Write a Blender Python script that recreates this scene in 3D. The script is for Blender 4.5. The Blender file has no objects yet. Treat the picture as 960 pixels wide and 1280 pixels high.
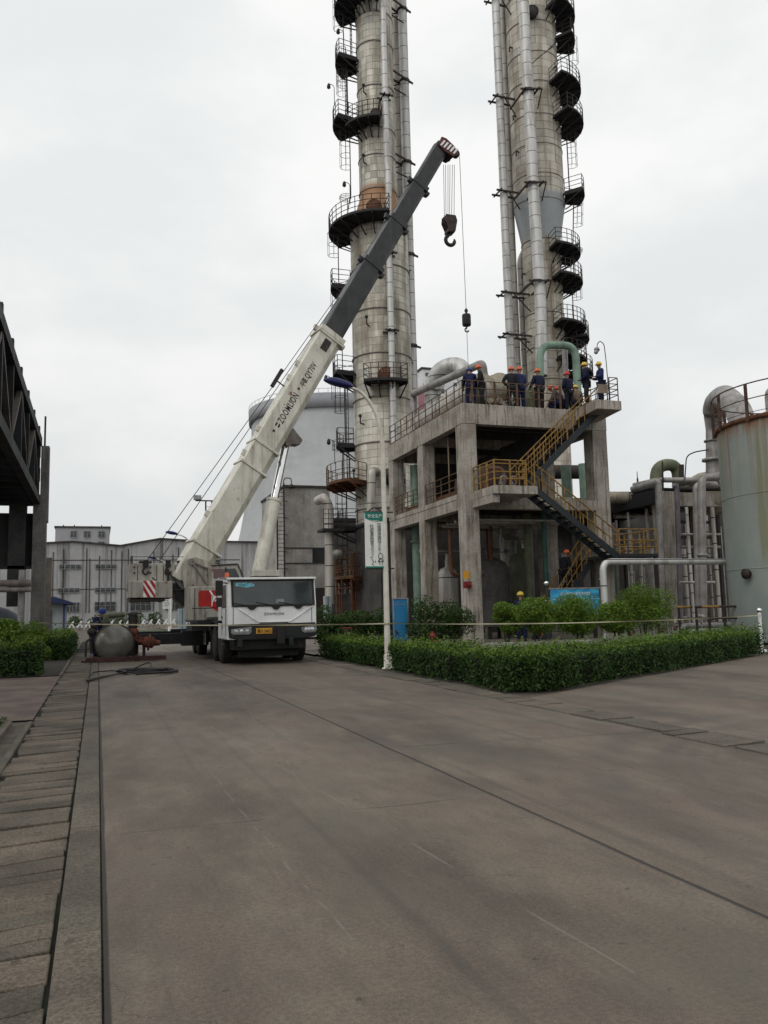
import bpy, math, random
import numpy as np
from mathutils import Vector as V, Matrix
from math import sin, cos, pi, radians, atan2, sqrt
random.seed(7); rng = np.random.default_rng(7)
scn = bpy.context.scene; col = scn.collection

# ------------------------------------------------------------------ camera
EYE = V((0, 0, 1.55)); FPX = 1040.0
PSI, PIT, ROLL = radians(19.0222), radians(6.7651), 0.024
fw = V((sin(PSI)*cos(PIT), cos(PSI)*cos(PIT), sin(PIT)))
r0 = V((cos(PSI), -sin(PSI), 0)); u0 = r0.cross(fw)
RT = r0*cos(ROLL)-u0*sin(ROLL); UP = u0*cos(ROLL)+r0*sin(ROLL)
def ray(x, y): return fw + RT*((x-480)/FPX) + UP*((640-y)/FPX)
def at(x, y, X=None, Y=None, Z=None):
    """surveyed photo point -> world point on the plane X=, Y= or Z="""
    d = ray(x, y)
    if Y is not None: t = Y/d.y
    elif X is not None: t = X/d.x
    else: t = (Z-EYE.z)/d.z
    return EYE + d*t
def zat(X, Y, y):
    """height of the point above (X,Y) that is seen at photo row y"""
    n = UP*FPX-fw*(640-y); d = V((X, Y, 0))-EYE; d.z = 0
    return EYE.z-(n.x*d.x+n.y*d.y)/n.z
cam = bpy.data.objects.new('camera', bpy.data.cameras.new('camera')); col.objects.link(cam)
cam.matrix_world = Matrix(((RT.x, UP.x, -fw.x, EYE.x), (RT.y, UP.y, -fw.y, EYE.y), (RT.z, UP.z, -fw.z, EYE.z), (0, 0, 0, 1)))
cam.data.sensor_fit = 'HORIZONTAL'; cam.data.sensor_width = 36; cam.data.lens = FPX/960*36
cam.data.clip_end = 3000; scn.camera = cam

# ------------------------------------------------------------------ materials
class NT:
    def __init__(s, name):
        s.mat = bpy.data.materials.new(name); s.mat.use_nodes = True
        s.t = s.mat.node_tree; s.n = s.t.nodes; s.b = s.n['Principled BSDF']; s.l = s.t.links
    def node(s, typ, **k):
        n = s.n.new(typ)
        for a, v in k.items():
            if a.startswith('i_'):
                key = a[2:]; key = int(key) if key.isdigit() else key
                s.put(n, key, v)
            else: setattr(n, a, v)
        return n
    def put(s, n, key, v):
        if isinstance(v, bpy.types.NodeSocket): s.l.new(v, n.inputs[key])
        else:
            if isinstance(v, (tuple, list)) and len(v) == 3 and n.inputs[key].type == 'RGBA': v = (*v, 1)
            n.inputs[key].default_value = v
    def math(s, op, a, b=0.0, c=None, clamp=False):
        n = s.n.new('ShaderNodeMath'); n.operation = op; n.use_clamp = clamp
        s.put(n, 0, a); s.put(n, 1, b)
        if c is not None: s.put(n, 2, c)
        return n.outputs[0]
    def mix(s, f, a, b, mode='MIX'):
        n = s.n.new('ShaderNodeMix'); n.data_type = 'RGBA'; n.blend_type = mode
        s.put(n, 0, f); s.put(n, 6, a); s.put(n, 7, b); return n.outputs[2]
    def noise(s, vec, scale, detail=4, rough=.55):
        n = s.node('ShaderNodeTexNoise'); s.l.new(vec, n.inputs['Vector'])
        n.inputs['Scale'].default_value = scale; n.inputs['Detail'].default_value = detail; n.inputs['Roughness'].default_value = rough
        return n.outputs[0]
    def maprange(s, v, a, b, c=0, d=1):
        n = s.node('ShaderNodeMapRange'); n.interpolation_type = 'SMOOTHSTEP'
        s.l.new(v, n.inputs[0])
        for i, x in enumerate((a, b, c, d)): n.inputs[i+1].default_value = x
        return n.outputs[0]
    def vec(s, scale=(1, 1, 1), kind='Object'):
        tc = s.node('ShaderNodeTexCoord'); m = s.node('ShaderNodeMapping'); s.l.new(tc.outputs[kind], m.inputs[0])
        m.inputs['Scale'].default_value = scale; return m.outputs[0]
    def xyz(s, kind='Object'):
        tc = s.node('ShaderNodeTexCoord'); x = s.node('ShaderNodeSeparateXYZ'); s.l.new(tc.outputs[kind], x.inputs[0]); return x.outputs
    def bump(s, h, strength=.3, dist=.02):
        n = s.node('ShaderNodeBump'); n.inputs['Strength'].default_value = strength; n.inputs['Distance'].default_value = dist
        s.l.new(h, n.inputs['Height']); s.l.new(n.outputs[0], s.b.inputs['Normal'])
    def fin(s, color, rough=.7, metal=0., spec=.3):
        s.put(s.b, 'Base Color', color); s.put(s.b, 'Roughness', rough); s.put(s.b, 'Metallic', metal)
        s.b.inputs['Specular IOR Level'].default_value = spec; return s.mat
MATS = {}
SMOOTH = ('crane_white_dirty', 'boom_dark', 'pipe_grey', 'pipe_green', 'pipe_olive', 'tank_grey', 'galvanised', 'windshield_glass', 'glass_far', 'navy_cloth', 'lamp_blue', 'sign_green', 'hut_wall', 'chassis_paint', 'tape')
BRIGHT = ('crane_white', 'white_paint', 'lamp_white', 'chrome', 'lens', 'factory_wall', 'office_wall', 'cooling_concrete', 'cooling_rim', 'apartment_wall', 'helmet_orange', 'helmet_red', 'helmet_yellow', 'board_white', 'banner_blue', 'glass_dark', 'sticker_cyan', 'plate_yellow', 'windshield_glass')
def M(name, c1, c2=None, scale=2.0, rough=.7, metal=0., spec=.3, streak=None, streak_amt=.6, rust=0., bump=0., lo=.35, hi=.68, sz=.07, ss=5.):
    """general weathered surface: two-tone noise, vertical run-off streaks, rust patches"""
    t = NT(name); v = t.vec()
    c2 = c2 or tuple(x*.72 for x in c1)
    if name not in BRIGHT: c1, c2 = tuple(x*.76 for x in c1), tuple(x*.70 for x in c2); streak = streak and tuple(x*.75 for x in streak)
    n1 = t.noise(v, scale, 6, .6)
    c = t.mix(t.maprange(n1, lo, hi), c1, c2)
    if streak:
        sv = t.vec((ss, ss, ss*sz)); n2 = t.noise(sv, 1.0, 5, .65)
        c = t.mix(t.math('MULTIPLY', t.maprange(n2, .48, .68), streak_amt), c, streak)
    if rust:
        n3 = t.noise(t.vec((1, 1, .5)), scale*2.3, 7, .7)
        c = t.mix(t.math('MULTIPLY', t.maprange(n3, .62-rust*.25, .74-rust*.2), .9), c, (.14, .05, .02))
    fine = t.noise(v, scale*14, 3, .6)
    c = t.mix(.10 if name in BRIGHT or name in SMOOTH else .35, c, t.mix(t.maprange(fine, .3, .7), (.5, .5, .5), (1.4, 1.4, 1.4)), 'MULTIPLY')
    if bump: t.bump(fine, bump, .01)
    r = t.maprange(n1, .2, .8, max(.05, rough-.12), min(1, rough+.12))
    MATS[name] = t.fin(c, r, metal, spec); return MATS[name]

def M_clad(name, c1, c2, R, stain, row=.62, wid=1.15, rustz=None):
    """sheet-metal insulation jacket: overlapping panels with dark laps, dirt runs"""
    t = NT(name); o = t.xyz()
    u = t.math('MULTIPLY', t.math('ARCTAN2', o[1], o[0]), R)
    wob = t.noise(t.vec(), 1.2, 3)
    z = t.math('ADD', o[2], t.math('MULTIPLY', wob, .10))
    cb = t.node('ShaderNodeCombineXYZ'); t.l.new(u, cb.inputs[0]); t.l.new(z, cb.inputs[1])
    zr = t.math('DIVIDE', z, row); zi = t.math('FLOOR', zr); zf = t.math('FRACT', zr)
    blk = t.math('FLOOR', t.math('DIVIDE', zi, 5.))
    ur = t.math('ADD', t.math('DIVIDE', u, wid), t.math('MULTIPLY', blk, .43)); ui = t.math('FLOOR', ur); uf = t.math('FRACT', ur)
    hl = t.math('LESS_THAN', zf, .07); vl = t.math('LESS_THAN', uf, .034)
    def rnd(x, y, k):
        cc = t.node('ShaderNodeCombineXYZ'); t.put(cc, 0, x); t.put(cc, 1, y); t.put(cc, 2, k)
        wn = t.node('ShaderNodeTexWhiteNoise'); t.l.new(cc.outputs[0], wn.inputs['Vector']); return wn.outputs['Value']
    pan = rnd(ui, zi, 1.); c = t.mix(pan, c1, c2)
    c = t.mix(t.math('MULTIPLY', t.math('GREATER_THAN', rnd(ui, zi, 5.), .94), .5), c, (.33, .34, .34))
    c = t.mix(t.math('MULTIPLY', t.math('GREATER_THAN', rnd(ui, zi, 9.), .90), .55), c, tuple(x*.45 for x in c1))
    hl = t.math('MULTIPLY', hl, t.math('ADD', .35, t.math('MULTIPLY', rnd(zi, ui, 3.), .65)))
    vl = t.math('MULTIPLY', vl, t.math('MULTIPLY', t.math('ADD', .4, t.math('MULTIPLY', rnd(ui, blk, 4.), .6)), 1.))
    lapm = t.math('MAXIMUM', hl, vl); c = t.mix(lapm, c, (.035, .03, .025))
    st = t.noise(t.vec((1.7, 1.7, .16)), 1.0, 6, .65)
    c = t.mix(t.math('MULTIPLY', t.maprange(st, .43, .68), .8), c, stain)
    big = t.noise(t.vec((.35, .35, .3)), 1.0, 5, .6)
    c = t.mix(t.math('MULTIPLY', t.maprange(big, .45, .68), .65), c, (.13, .105, .07))
    if rustz:
        m = t.math('MULTIPLY', t.maprange(o[2], rustz[0]-.4, rustz[0]+.1), t.maprange(o[2], rustz[1]-.1, rustz[1]+.5, 1, 0))
        rn = t.noise(t.vec((1, 1, .4)), 1.5, 6, .7)
        rc = t.mix(rn, (.20, .085, .035), (.33, .2, .11))
        if len(rustz) > 2: rc = t.mix(rn, (.23, .25, .26), (.29, .31, .32))
        c = t.mix(t.math('MULTIPLY', m, t.maprange(rn, .25, .4) if len(rustz) < 3 else .95), c, rc)
    fine = t.noise(t.vec(), 9, 4, .6)
    c = t.mix(.5, c, t.mix(fine, (.6, .6, .6), (1.3, 1.3, 1.3)), 'MULTIPLY')
    t.bump(lapm, -.4, .03)
    MATS[name] = t.fin(c, .55, .2, .4); return MATS[name]

def M_pipe(name, c1, c2, band=1.0, metal=.3, rough=.5):
    """aluminium-jacketed pipe with a lap every metre of height"""
    t = NT(name); o = t.xyz()
    n1 = t.noise(t.vec((3, 3, .4)), 1.0, 5, .6)
    c = t.mix(t.maprange(n1, .4, .66), c1, c2)
    fr = t.math('FRACT', t.math('DIVIDE', t.math('ADD', o[2], 500.), band))
    c = t.mix(t.math('LESS_THAN', fr, .045), c, (.04, .035, .03))
    MATS[name] = t.fin(c, rough, metal, .4); return MATS[name]

def M_leaf(name, a, b, c, scale=1.6):
    t = NT(name)
    g = t.node('ShaderNodeNewGeometry'); n = t.noise(t.vec(), scale, 3)
    x = t.mix(g.outputs['Random Per Island'], a, b)
    x = t.mix(t.maprange(n, .45, .7), x, c)
    t.fin(x, .55, 0, .25)
    tr = t.node('ShaderNodeBsdfTranslucent'); t.l.new(x, tr.inputs[0])
    ms = t.node('ShaderNodeMixShader'); ms.inputs[0].default_value = .3
    t.l.new(t.b.outputs[0], ms.inputs[1]); t.l.new(tr.outputs[0], ms.inputs[2])
    t.l.new(ms.outputs[0], t.n['Material Output'].inputs[0])
    MATS[name] = t.mat; return t.mat

concrete = M('concrete', (.48, .44, .385), (.31, .275, .23), .9, .9, streak=(.085, .07, .052), streak_amt=.8, bump=.25, ss=7.)
concrete_dk = M('concrete_dark', (.085, .081, .076), (.05, .047, .044), .9, .9, streak=(.06, .05, .045))  # darkened to put the shade inside the frame into the concrete colour
concrete_grey = M('concrete_grey', (.46, .445, .42), (.30, .285, .265), .7, .9, streak=(.20, .175, .15), streak_amt=.5, bump=.2, ss=3.)
steel_dk = M('steel_dark', (.035, .036, .04), (.05, .035, .028), 3, .6, .2, rust=.25)
steel_blk = M('steel_black', (.018, .019, .024), (.028, .024, .022), 3, .7)
steel_teal = M('steel_teal', (.022, .034, .042), (.035, .038, .04), 1.5, .6, rust=.1)
steel_lt = M('steel_light', (.30, .27, .25), (.20, .17, .15), 2, .6, .1, rust=.2)
rust_m = M('rust', (.16, .065, .03), (.09, .04, .022), 4, .85, bump=.3)
rust_rail = M('rust_rail', (.17, .10, .05), (.09, .05, .03), 5, .8)
yellow = M('yellow_paint', (.36, .215, .045), (.20, .11, .035), 6, .6, rust=.35)
galv = M('galvanised', (.42, .43, .44), (.28, .28, .28), 2, .45, .5, streak=(.18, .15, .12))
pipe_al = M_pipe('pipe_jacket', (.50, .50, .49), (.33, .32, .30))
pipe_al2 = M_pipe('pipe_jacket_dull', (.42, .40, .36), (.27, .25, .22), 1.3)
pipe_gr = M('pipe_green', (.25, .37, .29), (.17, .26, .20), 1.5, .5, streak=(.10, .12, .09))
pipe_olive = M('pipe_olive', (.17, .19, .11), (.11, .12, .08), 1.5, .55)
pipe_beige = M('pipe_beige', (.42, .38, .29), (.30, .26, .2), 1.2, .6, streak=(.16, .13, .1))
pipe_grey = M('pipe_grey', (.40, .39, .38), (.27, .25, .24), 2, .5, .2, streak=(.16, .13, .11))
white = M('crane_white', (.60, .585, .51), (.47, .45, .38), 1.1, .45, 0, .4, streak=(.24, .205, .15), streak_amt=.55, rust=.10)
white_d = M('crane_white_dirty', (.52, .50, .44), (.40, .38, .33), 1.2, .6, 0, .3, streak=(.19, .16, .12), streak_amt=.7, rust=.16)
white2 = M('white_paint', (.72, .73, .73), (.62, .63, .62), 2, .4, 0, .4)
lamp_white = M('lamp_white', (.62, .60, .53), (.5, .48, .42), 3, .5, streak=(.3, .27, .22))
boom_dk = M('boom_dark', (.03, .032, .034), (.02, .021, .023), 1.8, .42, 0, .4, streak=(.07, .07, .07), streak_amt=.35)
black = M('black', (.015, .015, .016), (.025, .024, .022), 4, .6)
rubber = M('rubber', (.02, .02, .02), (.05, .046, .04), 6, .9)
chassis = M('chassis_paint', (.014, .018, .018), (.022, .022, .021), 3, .6, rust=.05)
hook_m = M('hook_paint', (.06, .036, .033), (.03, .022, .022), 4, .6)
truss_m = M('truss_steel', (.016, .021, .026), (.022, .022, .023), 1.5, .7)
truss_l = M('truss_brace', (.13, .11, .095), (.07, .06, .052), 2, .7, rust=.1)
hyd_red = M('hydrant_red', (.22, .015, .015), (.15, .02, .018), 5, .5)
red = M('red_paint', (.52, .022, .018), (.40, .02, .018), 3, .5)
dred = M('dull_red', (.15, .05, .045), (.08, .035, .03), 4, .7)
ws_glass = M('windshield_glass', (.012, .018, .019), (.03, .038, .04), .9, .08, 0, .7)
glass = M('glass_dark', (.015, .02, .022), (.025, .03, .03), 1, .08, 0, .6)
glass_far = M('glass_far', (.035, .04, .042), (.06, .065, .065), 1.5, .3, 0, .5)
pinkglass = M('cab_glass', (.13, .05, .06), (.09, .05, .055), 1, .12, 0, .6)
chrome = M('chrome', (.75, .75, .75), (.65, .65, .65), 2, .12, 1.)
lens_m = M('lens', (.55, .57, .58), (.3, .31, .32), 9, .12, .3, .6)
plate_y = M('plate_yellow', (.55, .27, .02), (.45, .22, .02), 5, .45)
blue_m = M('banner_blue', (.02, .18, .36), (.02, .13, .30), 1.2, .5)
blue_lamp = M('lamp_blue', (.015, .02, .12), (.02, .025, .09), 3, .35)
green_sign = M('sign_green', (.01, .22, .17), (.01, .16, .12), 2, .5)
navy = M('navy_cloth', (.008, .014, .07), (.006, .009, .04), 5, .9)
navy2 = M('dark_cloth', (.012, .014, .022), (.02, .02, .024), 5, .9)
skin_m = M('skin', (.36, .2, .14), (.3, .16, .11), 4, .6)
hat_or = M('helmet_orange', (.62, .13, .04), (.5, .1, .03), 4, .4)
hat_rd = M('helmet_red', (.58, .04, .04), (.45, .03, .03), 4, .4)
hat_ye = M('helmet_yellow', (.62, .45, .06), (.5, .36, .05), 4, .4)
hat_bl = M('helmet_blue', (.02, .07, .35), (.02, .05, .25), 4, .4)
card = M('cardboard', (.30, .24, .19), (.24, .19, .15), 2, .9)
bark = M('bark', (.055, .045, .035), (.03, .025, .02), 8, .95)
soil = M('soil', (.055, .045, .035), (.03, .026, .02), 6, .95)
twig = M('hedge_core', (.008, .013, .006), (.012, .012, .008), 5, 1.)
leaf_h = M_leaf('leaf_hedge', (.014, .034, .007), (.042, .090, .015), (.03, .068, .012), 1.3)
leaf_n = M_leaf('leaf_lit_growth', (.06, .12, .013), (.14, .225, .026), (.10, .17, .022), 2.)  # fresh top leaves, coloured paler to carry the light on the hedge top
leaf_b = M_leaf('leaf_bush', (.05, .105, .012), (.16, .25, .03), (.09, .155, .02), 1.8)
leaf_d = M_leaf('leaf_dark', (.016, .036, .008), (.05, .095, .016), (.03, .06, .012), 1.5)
far_wall = M('factory_wall', (.36, .36, .365), (.29, .285, .29), .16, .9, streak=(.09, .085, .085), streak_amt=.85, sz=.03, ss=.8)
far_wall2 = M('office_wall', (.28, .28, .29), (.24, .24, .25), .3, .9)
cool_m = M('cooling_concrete', (.41, .425, .43), (.35, .365, .375), .03, .9, streak=(.33, .345, .35), ss=.09, sz=2.5)
cool_dk = M('cooling_rim', (.24, .245, .265), (.28, .285, .30), .05, .9)
apt_m = M('apartment_wall', (.62, .63, .64), (.54, .55, .56), .2, .9)
pink_m = M('pink_wall', (.42, .20, .22), (.36, .17, .19), .2, .9)
tank_m = M('tank_paint', (.275, .285, .26), (.215, .23, .21), .45, .55, streak=(.19, .125, .065), streak_amt=.55, ss=2.6, sz=.03, rust=.03)
hut_m = M('hut_wall', (.42, .46, .46), (.34, .38, .38), 1, .8)
roof_bl = M('roof_blue', (.03, .05, .13), (.02, .035, .09), 1, .6)
tape_m = M('tape', (.46, .42, .27), (.40, .37, .27), 5, .5)
def M_tank():
    t = NT('tank_shell'); o = t.xyz(); v = t.vec()
    n1 = t.noise(t.vec((.5, .5, .35)), 1., 6, .6); c = t.mix(t.maprange(n1, .35, .65), (.185, .218, .208), (.23, .25, .23))
    up = t.maprange(o[2], 3.2, 8.4)
    st = t.noise(t.vec((2.6, 2.6, .05)), 1., 6, .65); st2 = t.noise(t.vec((6, 6, .12)), 1., 4, .6)
    c = t.mix(t.math('MULTIPLY', t.math('MULTIPLY', t.maprange(st, .46, .66), up), .65), c, (.205, .155, .09))
    c = t.mix(t.math('MULTIPLY', t.math('MULTIPLY', t.maprange(st2, .5, .68), up), .6), c, (.13, .065, .03))
    rimr = t.maprange(o[2], 7.6, 8.45); c = t.mix(t.math('MULTIPLY', t.math('MULTIPLY', rimr, t.maprange(st2, .36, .5)), .9), c, (.17, .075, .03))
    sp = t.noise(t.vec((1.3, 1.3, .09)), 1., 3); c = t.mix(t.math('MULTIPLY', t.maprange(sp, .60, .68), .6), c, (.16, .15, .06))
    f = t.noise(v, 11, 4, .6); c = t.mix(.12, c, t.mix(t.maprange(f, .3, .7), (.6, .6, .6), (1.3, 1.3, 1.3)), 'MULTIPLY')
    return t.fin(c, .6, 0, .3)
tank_m = M_tank()
grass_m = M_leaf('grass', (.03, .06, .012), (.06, .11, .02), (.06, .08, .025), 3)

# ------------------------------------------------------------------ mesh builder
Z = V((0, 0, 1))
def frame_of(d, up=Z):
    d = d.normalized()
    if abs(d.dot(up)) > .98: up = V((0, 1, 0))
    a = d.cross(up).normalized(); return a, a.cross(d).normalized(), d
def arc(pts, r=.3, n=6):
    """fillet the corners of a polyline (pipe bends)"""
    pts = [V(p) for p in pts]; out = [pts[0]]
    for i in range(1, len(pts)-1):
        a, b, c = pts[i-1], pts[i], pts[i+1]
        d1 = (a-b); d2 = (c-b); rr = min(r, d1.length*.49, d2.length*.49)
        p, q = b+d1.normalized()*rr, b+d2.normalized()*rr
        for k in range(n+1):
            t = k/n; out.append(p*(1-t)**2+b*2*t*(1-t)+q*t*t)
    out.append(pts[-1]); return out
class MB:
    def __init__(s): s.v = []; s.f = []; s.sm = []; s.mi = []; s.m = None; s.k = 0; s.c = []
    def add(s, vs, fs, smooth=False):
        o = len(s.v); s.c.append((o, len(s.f)))
        for p in vs:
            p = V(p); s.v.append(s.m @ p if s.m else p)
        for f in fs: s.f.append([i+o for i in f]); s.sm.append(smooth); s.mi.append(s.k)
        return s
    def hexa(s, p): return s.add(p, [(3, 2, 1, 0), (4, 5, 6, 7), (0, 1, 5, 4), (1, 2, 6, 5), (2, 3, 7, 6), (3, 0, 4, 7)])
    def bx(s, x0, x1, y0, y1, z0, z1):
        return s.hexa([(x0, y0, z0), (x1, y0, z0), (x1, y1, z0), (x0, y1, z0), (x0, y0, z1), (x1, y0, z1), (x1, y1, z1), (x0, y1, z1)])
    def bar(s, p, q, w, h, up=Z):
        p, q = V(p), V(q); a, b, d = frame_of(q-p, up); a = a*(w/2); b = b*(h/2)
        return s.hexa([p-a-b, p+a-b, p+a+b, p-a+b, q-a-b, q+a-b, q+a+b, q-a+b])
    def tube(s, pts, r, n=8, caps=True, smooth=True):
        pts = [V(p) for p in pts]; m = len(pts); rs = r if isinstance(r, (list, tuple)) else [r]*m
        vs = []; prev = None
        for i, p in enumerate(pts):
            d = (pts[min(i+1, m-1)]-pts[max(i-1, 0)])
            d = d.normalized() if d.length > 1e-9 else Z
            if prev is None: a, b, _ = frame_of(d)
            else:
                a = prev-d*prev.dot(d); a = a.normalized() if a.length > 1e-6 else frame_of(d)[0]
                b = d.cross(a)
            if prev is None: b = d.cross(a)
            prev = a
            for k in range(n):
                t = 2*pi*k/n; vs.append(p+(a*cos(t)+b*sin(t))*rs[i])
        fs = [(i*n+k, i*n+(k+1) % n, (i+1)*n+(k+1) % n, (i+1)*n+k) for i in range(m-1) for k in range(n)]
        s.add(vs, fs, smooth)
        if caps: s.add(vs[:n], [tuple(range(n))[::-1]]); s.add(vs[-n:], [tuple(range(n))])
        return s
    def cyl(s, p, q, r, r2=None, n=14, caps=True): return s.tube([p, q], [r, r if r2 is None else r2], n, caps)
    def lathe(s, prof, c, n=32, axis=Z, caps=True):
        a, b, d = frame_of(V(axis)); c = V(c)
        if d.z > .98: a, b = V((1, 0, 0)), V((0, 1, 0))
        vs = [c+d*z+(a*cos(2*pi*k/n)+b*sin(2*pi*k/n))*r for r, z in prof for k in range(n)]
        s.add(vs, [(i*n+k, i*n+(k+1) % n, (i+1)*n+(k+1) % n, (i+1)*n+k) for i in range(len(prof)-1) for k in range(n)], True)
        if caps: s.add(vs[:n], [tuple(range(n))[::-1]]); s.add(vs[-n:], [tuple(range(n))])
        return s
    def ball(s, c, r, n=12, sz=1.):
        return s.lathe([(max(1e-3, r*sin(pi*i/8)), -r*sz*cos(pi*i/8)) for i in range(9)], c, n)
    def prism(s, poly, O, U, W, D, t0, t1):
        """polygon (u,w) in the plane O,U,W extruded along D"""
        O, U, W, D = V(O), V(U), V(W), V(D); n = len(poly)
        vs = [O+U*u+W*w+D*t0 for u, w in poly]+[O+U*u+W*w+D*t1 for u, w in poly]
        return s.add(vs, [tuple(range(n))[::-1], tuple(range(n, 2*n))]+[(i, (i+1) % n, n+(i+1) % n, n+i) for i in range(n)])
    def rails(s, pts, h=1.05, levels=(.36, .72, 1.05), step=1.2, r=.022, post=.028, toe=0):
        pts = [V(p) for p in pts]
        for p, q in zip(pts, pts[1:]):
            for l in levels: s.cyl(p+Z*l, q+Z*l, r, n=5)
            if toe: s.bar(p+Z*toe*.5, q+Z*toe*.5, .012, toe)
            k = max(1, round((q-p).length/step))
            for i in range(k): w = p+(q-p)*(i/k); s.cyl(w, w+Z*h, post, n=5)
        s.cyl(pts[-1], pts[-1]+Z*h, post, n=5); return s
    def each(s, name, mat, parent, bevel=0):
        """one object per piece added"""
        out = []; c = s.c+[(len(s.v), len(s.f))]
        for (v0, f0), (v1, f1) in zip(c, c[1:]):
            q = MB(); q.v = s.v[v0:v1]; q.f = [[i-v0 for i in f] for f in s.f[f0:f1]]; q.sm = s.sm[f0:f1]; q.mi = s.mi[f0:f1]; out.append(q.build(name, mat, parent, bevel))
        return out
    def build(s, name, mat, parent=None, bevel=0):
        o = wloc(parent) if parent else V((0, 0, 0))
        me = bpy.data.meshes.new(name); me.from_pydata([p-o for p in s.v], [], s.f)
        for m in (mat if isinstance(mat, (list, tuple)) else [mat]): me.materials.append(m)
        me.polygons.foreach_set('use_smooth', s.sm); me.polygons.foreach_set('material_index', s.mi); me.update()
        ob = bpy.data.objects.new(name, me); col.objects.link(ob)
        if parent: ob.parent = parent
        if bevel:
            b = ob.modifiers.new('bevel', 'BEVEL'); b.width = bevel; b.segments = 2; b.limit_method = 'ANGLE'
        return ob
def wloc(o):
    p = V((0, 0, 0))
    while o: p = p+o.location; o = o.parent
    return p
def tag(o, label, cat, group=None):
    o['label'] = label; o['category'] = cat
    if group: o['group'] = group
    return o
def thing(name, label, cat, loc=(0, 0, 0), group=None):
    o = bpy.data.objects.new(name, None); col.objects.link(o); o.location = loc; o.empty_display_size = .2
    return tag(o, label, cat, group)
def struct(o, kind='structure'): o['kind'] = kind; return o
def solo(mb, name, mat, label, cat, loc, group=None, bevel=0):
    """a thing that is one mesh, its origin at loc"""
    o = mb.build(name, mat, None, bevel); loc = V(loc)
    o.data.transform(Matrix.Translation(-loc)); o.location = loc
    return tag(o, label, cat, group)
def text(body, size, name, mat, parent, O, U, W, depth=.004, spacing=1., lines=1., align='LEFT', shear=0, bold=0, xs=1.):
    cu = bpy.data.curves.new('t', 'FONT'); cu.body = body; cu.size = size; cu.extrude = depth/size*.0+depth
    cu.space_character = spacing; cu.space_line = lines; cu.align_x = align; cu.shear = shear; cu.resolution_u = 2; cu.offset = bold
    o = bpy.data.objects.new('t', cu); col.objects.link(o)
    dg = bpy.context.evaluated_depsgraph_get(); me = bpy.data.meshes.new_from_object(o.evaluated_get(dg))
    U, W = V(U).normalized(), V(W).normalized(); D = U.cross(W); O = V(O)-wloc(parent)
    for v in me.vertices: c = v.co.copy(); v.co = O+U*c.x*xs+W*c.y+D*c.z
    bpy.data.objects.remove(o); me.materials.clear(); me.materials.append(mat)
    t = bpy.data.objects.new(name, me); col.objects.link(t); t.parent = parent; return t

def leaf_mesh(P, N, size, name, mat, parent, aspect=.5):
    """one small folded quad per leaf; P,N arrays of leaf positions and outward normals"""
    n = len(P); o = np.array(wloc(parent)) if parent else np.zeros(3)
    N = N+rng.normal(0, .75, (n, 3)); N /= np.linalg.norm(N, axis=1)[:, None]+1e-9
    A = np.cross(N, rng.normal(0, 1, (n, 3))); A /= np.linalg.norm(A, axis=1)[:, None]+1e-9
    Bv = np.cross(N, A); s = (size*rng.uniform(.6, 1.3, n))[:, None]
    q = np.stack([P-A*s*.5, P+Bv*s*aspect*.5+N*s*.08, P+A*s*.5, P-Bv*s*aspect*.5+N*s*.08], 1)-o
    me = bpy.data.meshes.new(name); me.vertices.add(4*n); me.vertices.foreach_set('co', q.reshape(-1).astype('f'))
    me.loops.add(4*n); me.loops.foreach_set('vertex_index', np.arange(4*n, dtype='i'))
    me.polygons.add(n); me.polygons.foreach_set('loop_start', np.arange(0, 4*n, 4, dtype='i'))
    me.update(calc_edges=True); me.validate(); me.materials.append(mat)
    ob = bpy.data.objects.new(name, me); col.objects.link(ob)
    if parent: ob.parent = parent
    return ob
def clumps(c, R, n, k, hz=.8, rr=.5, fill=.55):
    """leaf points over k overlapping clumps in an ellipsoid crown"""
    c = np.array(c); per = n//k; P = []; Nn = []
    for i in range(k):
        d = rng.normal(0, 1, 3); d /= np.linalg.norm(d); q = c+d*R*rng.uniform(.35, .72)*np.array([1, 1, hz])
        r = R*rr*rng.uniform(.75, 1.25); v = rng.normal(0, 1, (per, 3)); v /= np.linalg.norm(v, axis=1)[:, None]
        rad = r*rng.uniform(fill, 1.08, per)**.6
        P.append(q+v*rad[:, None]*np.array([1, 1, .85])); Nn.append(v)
    return np.concatenate(P), np.concatenate(Nn)
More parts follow.
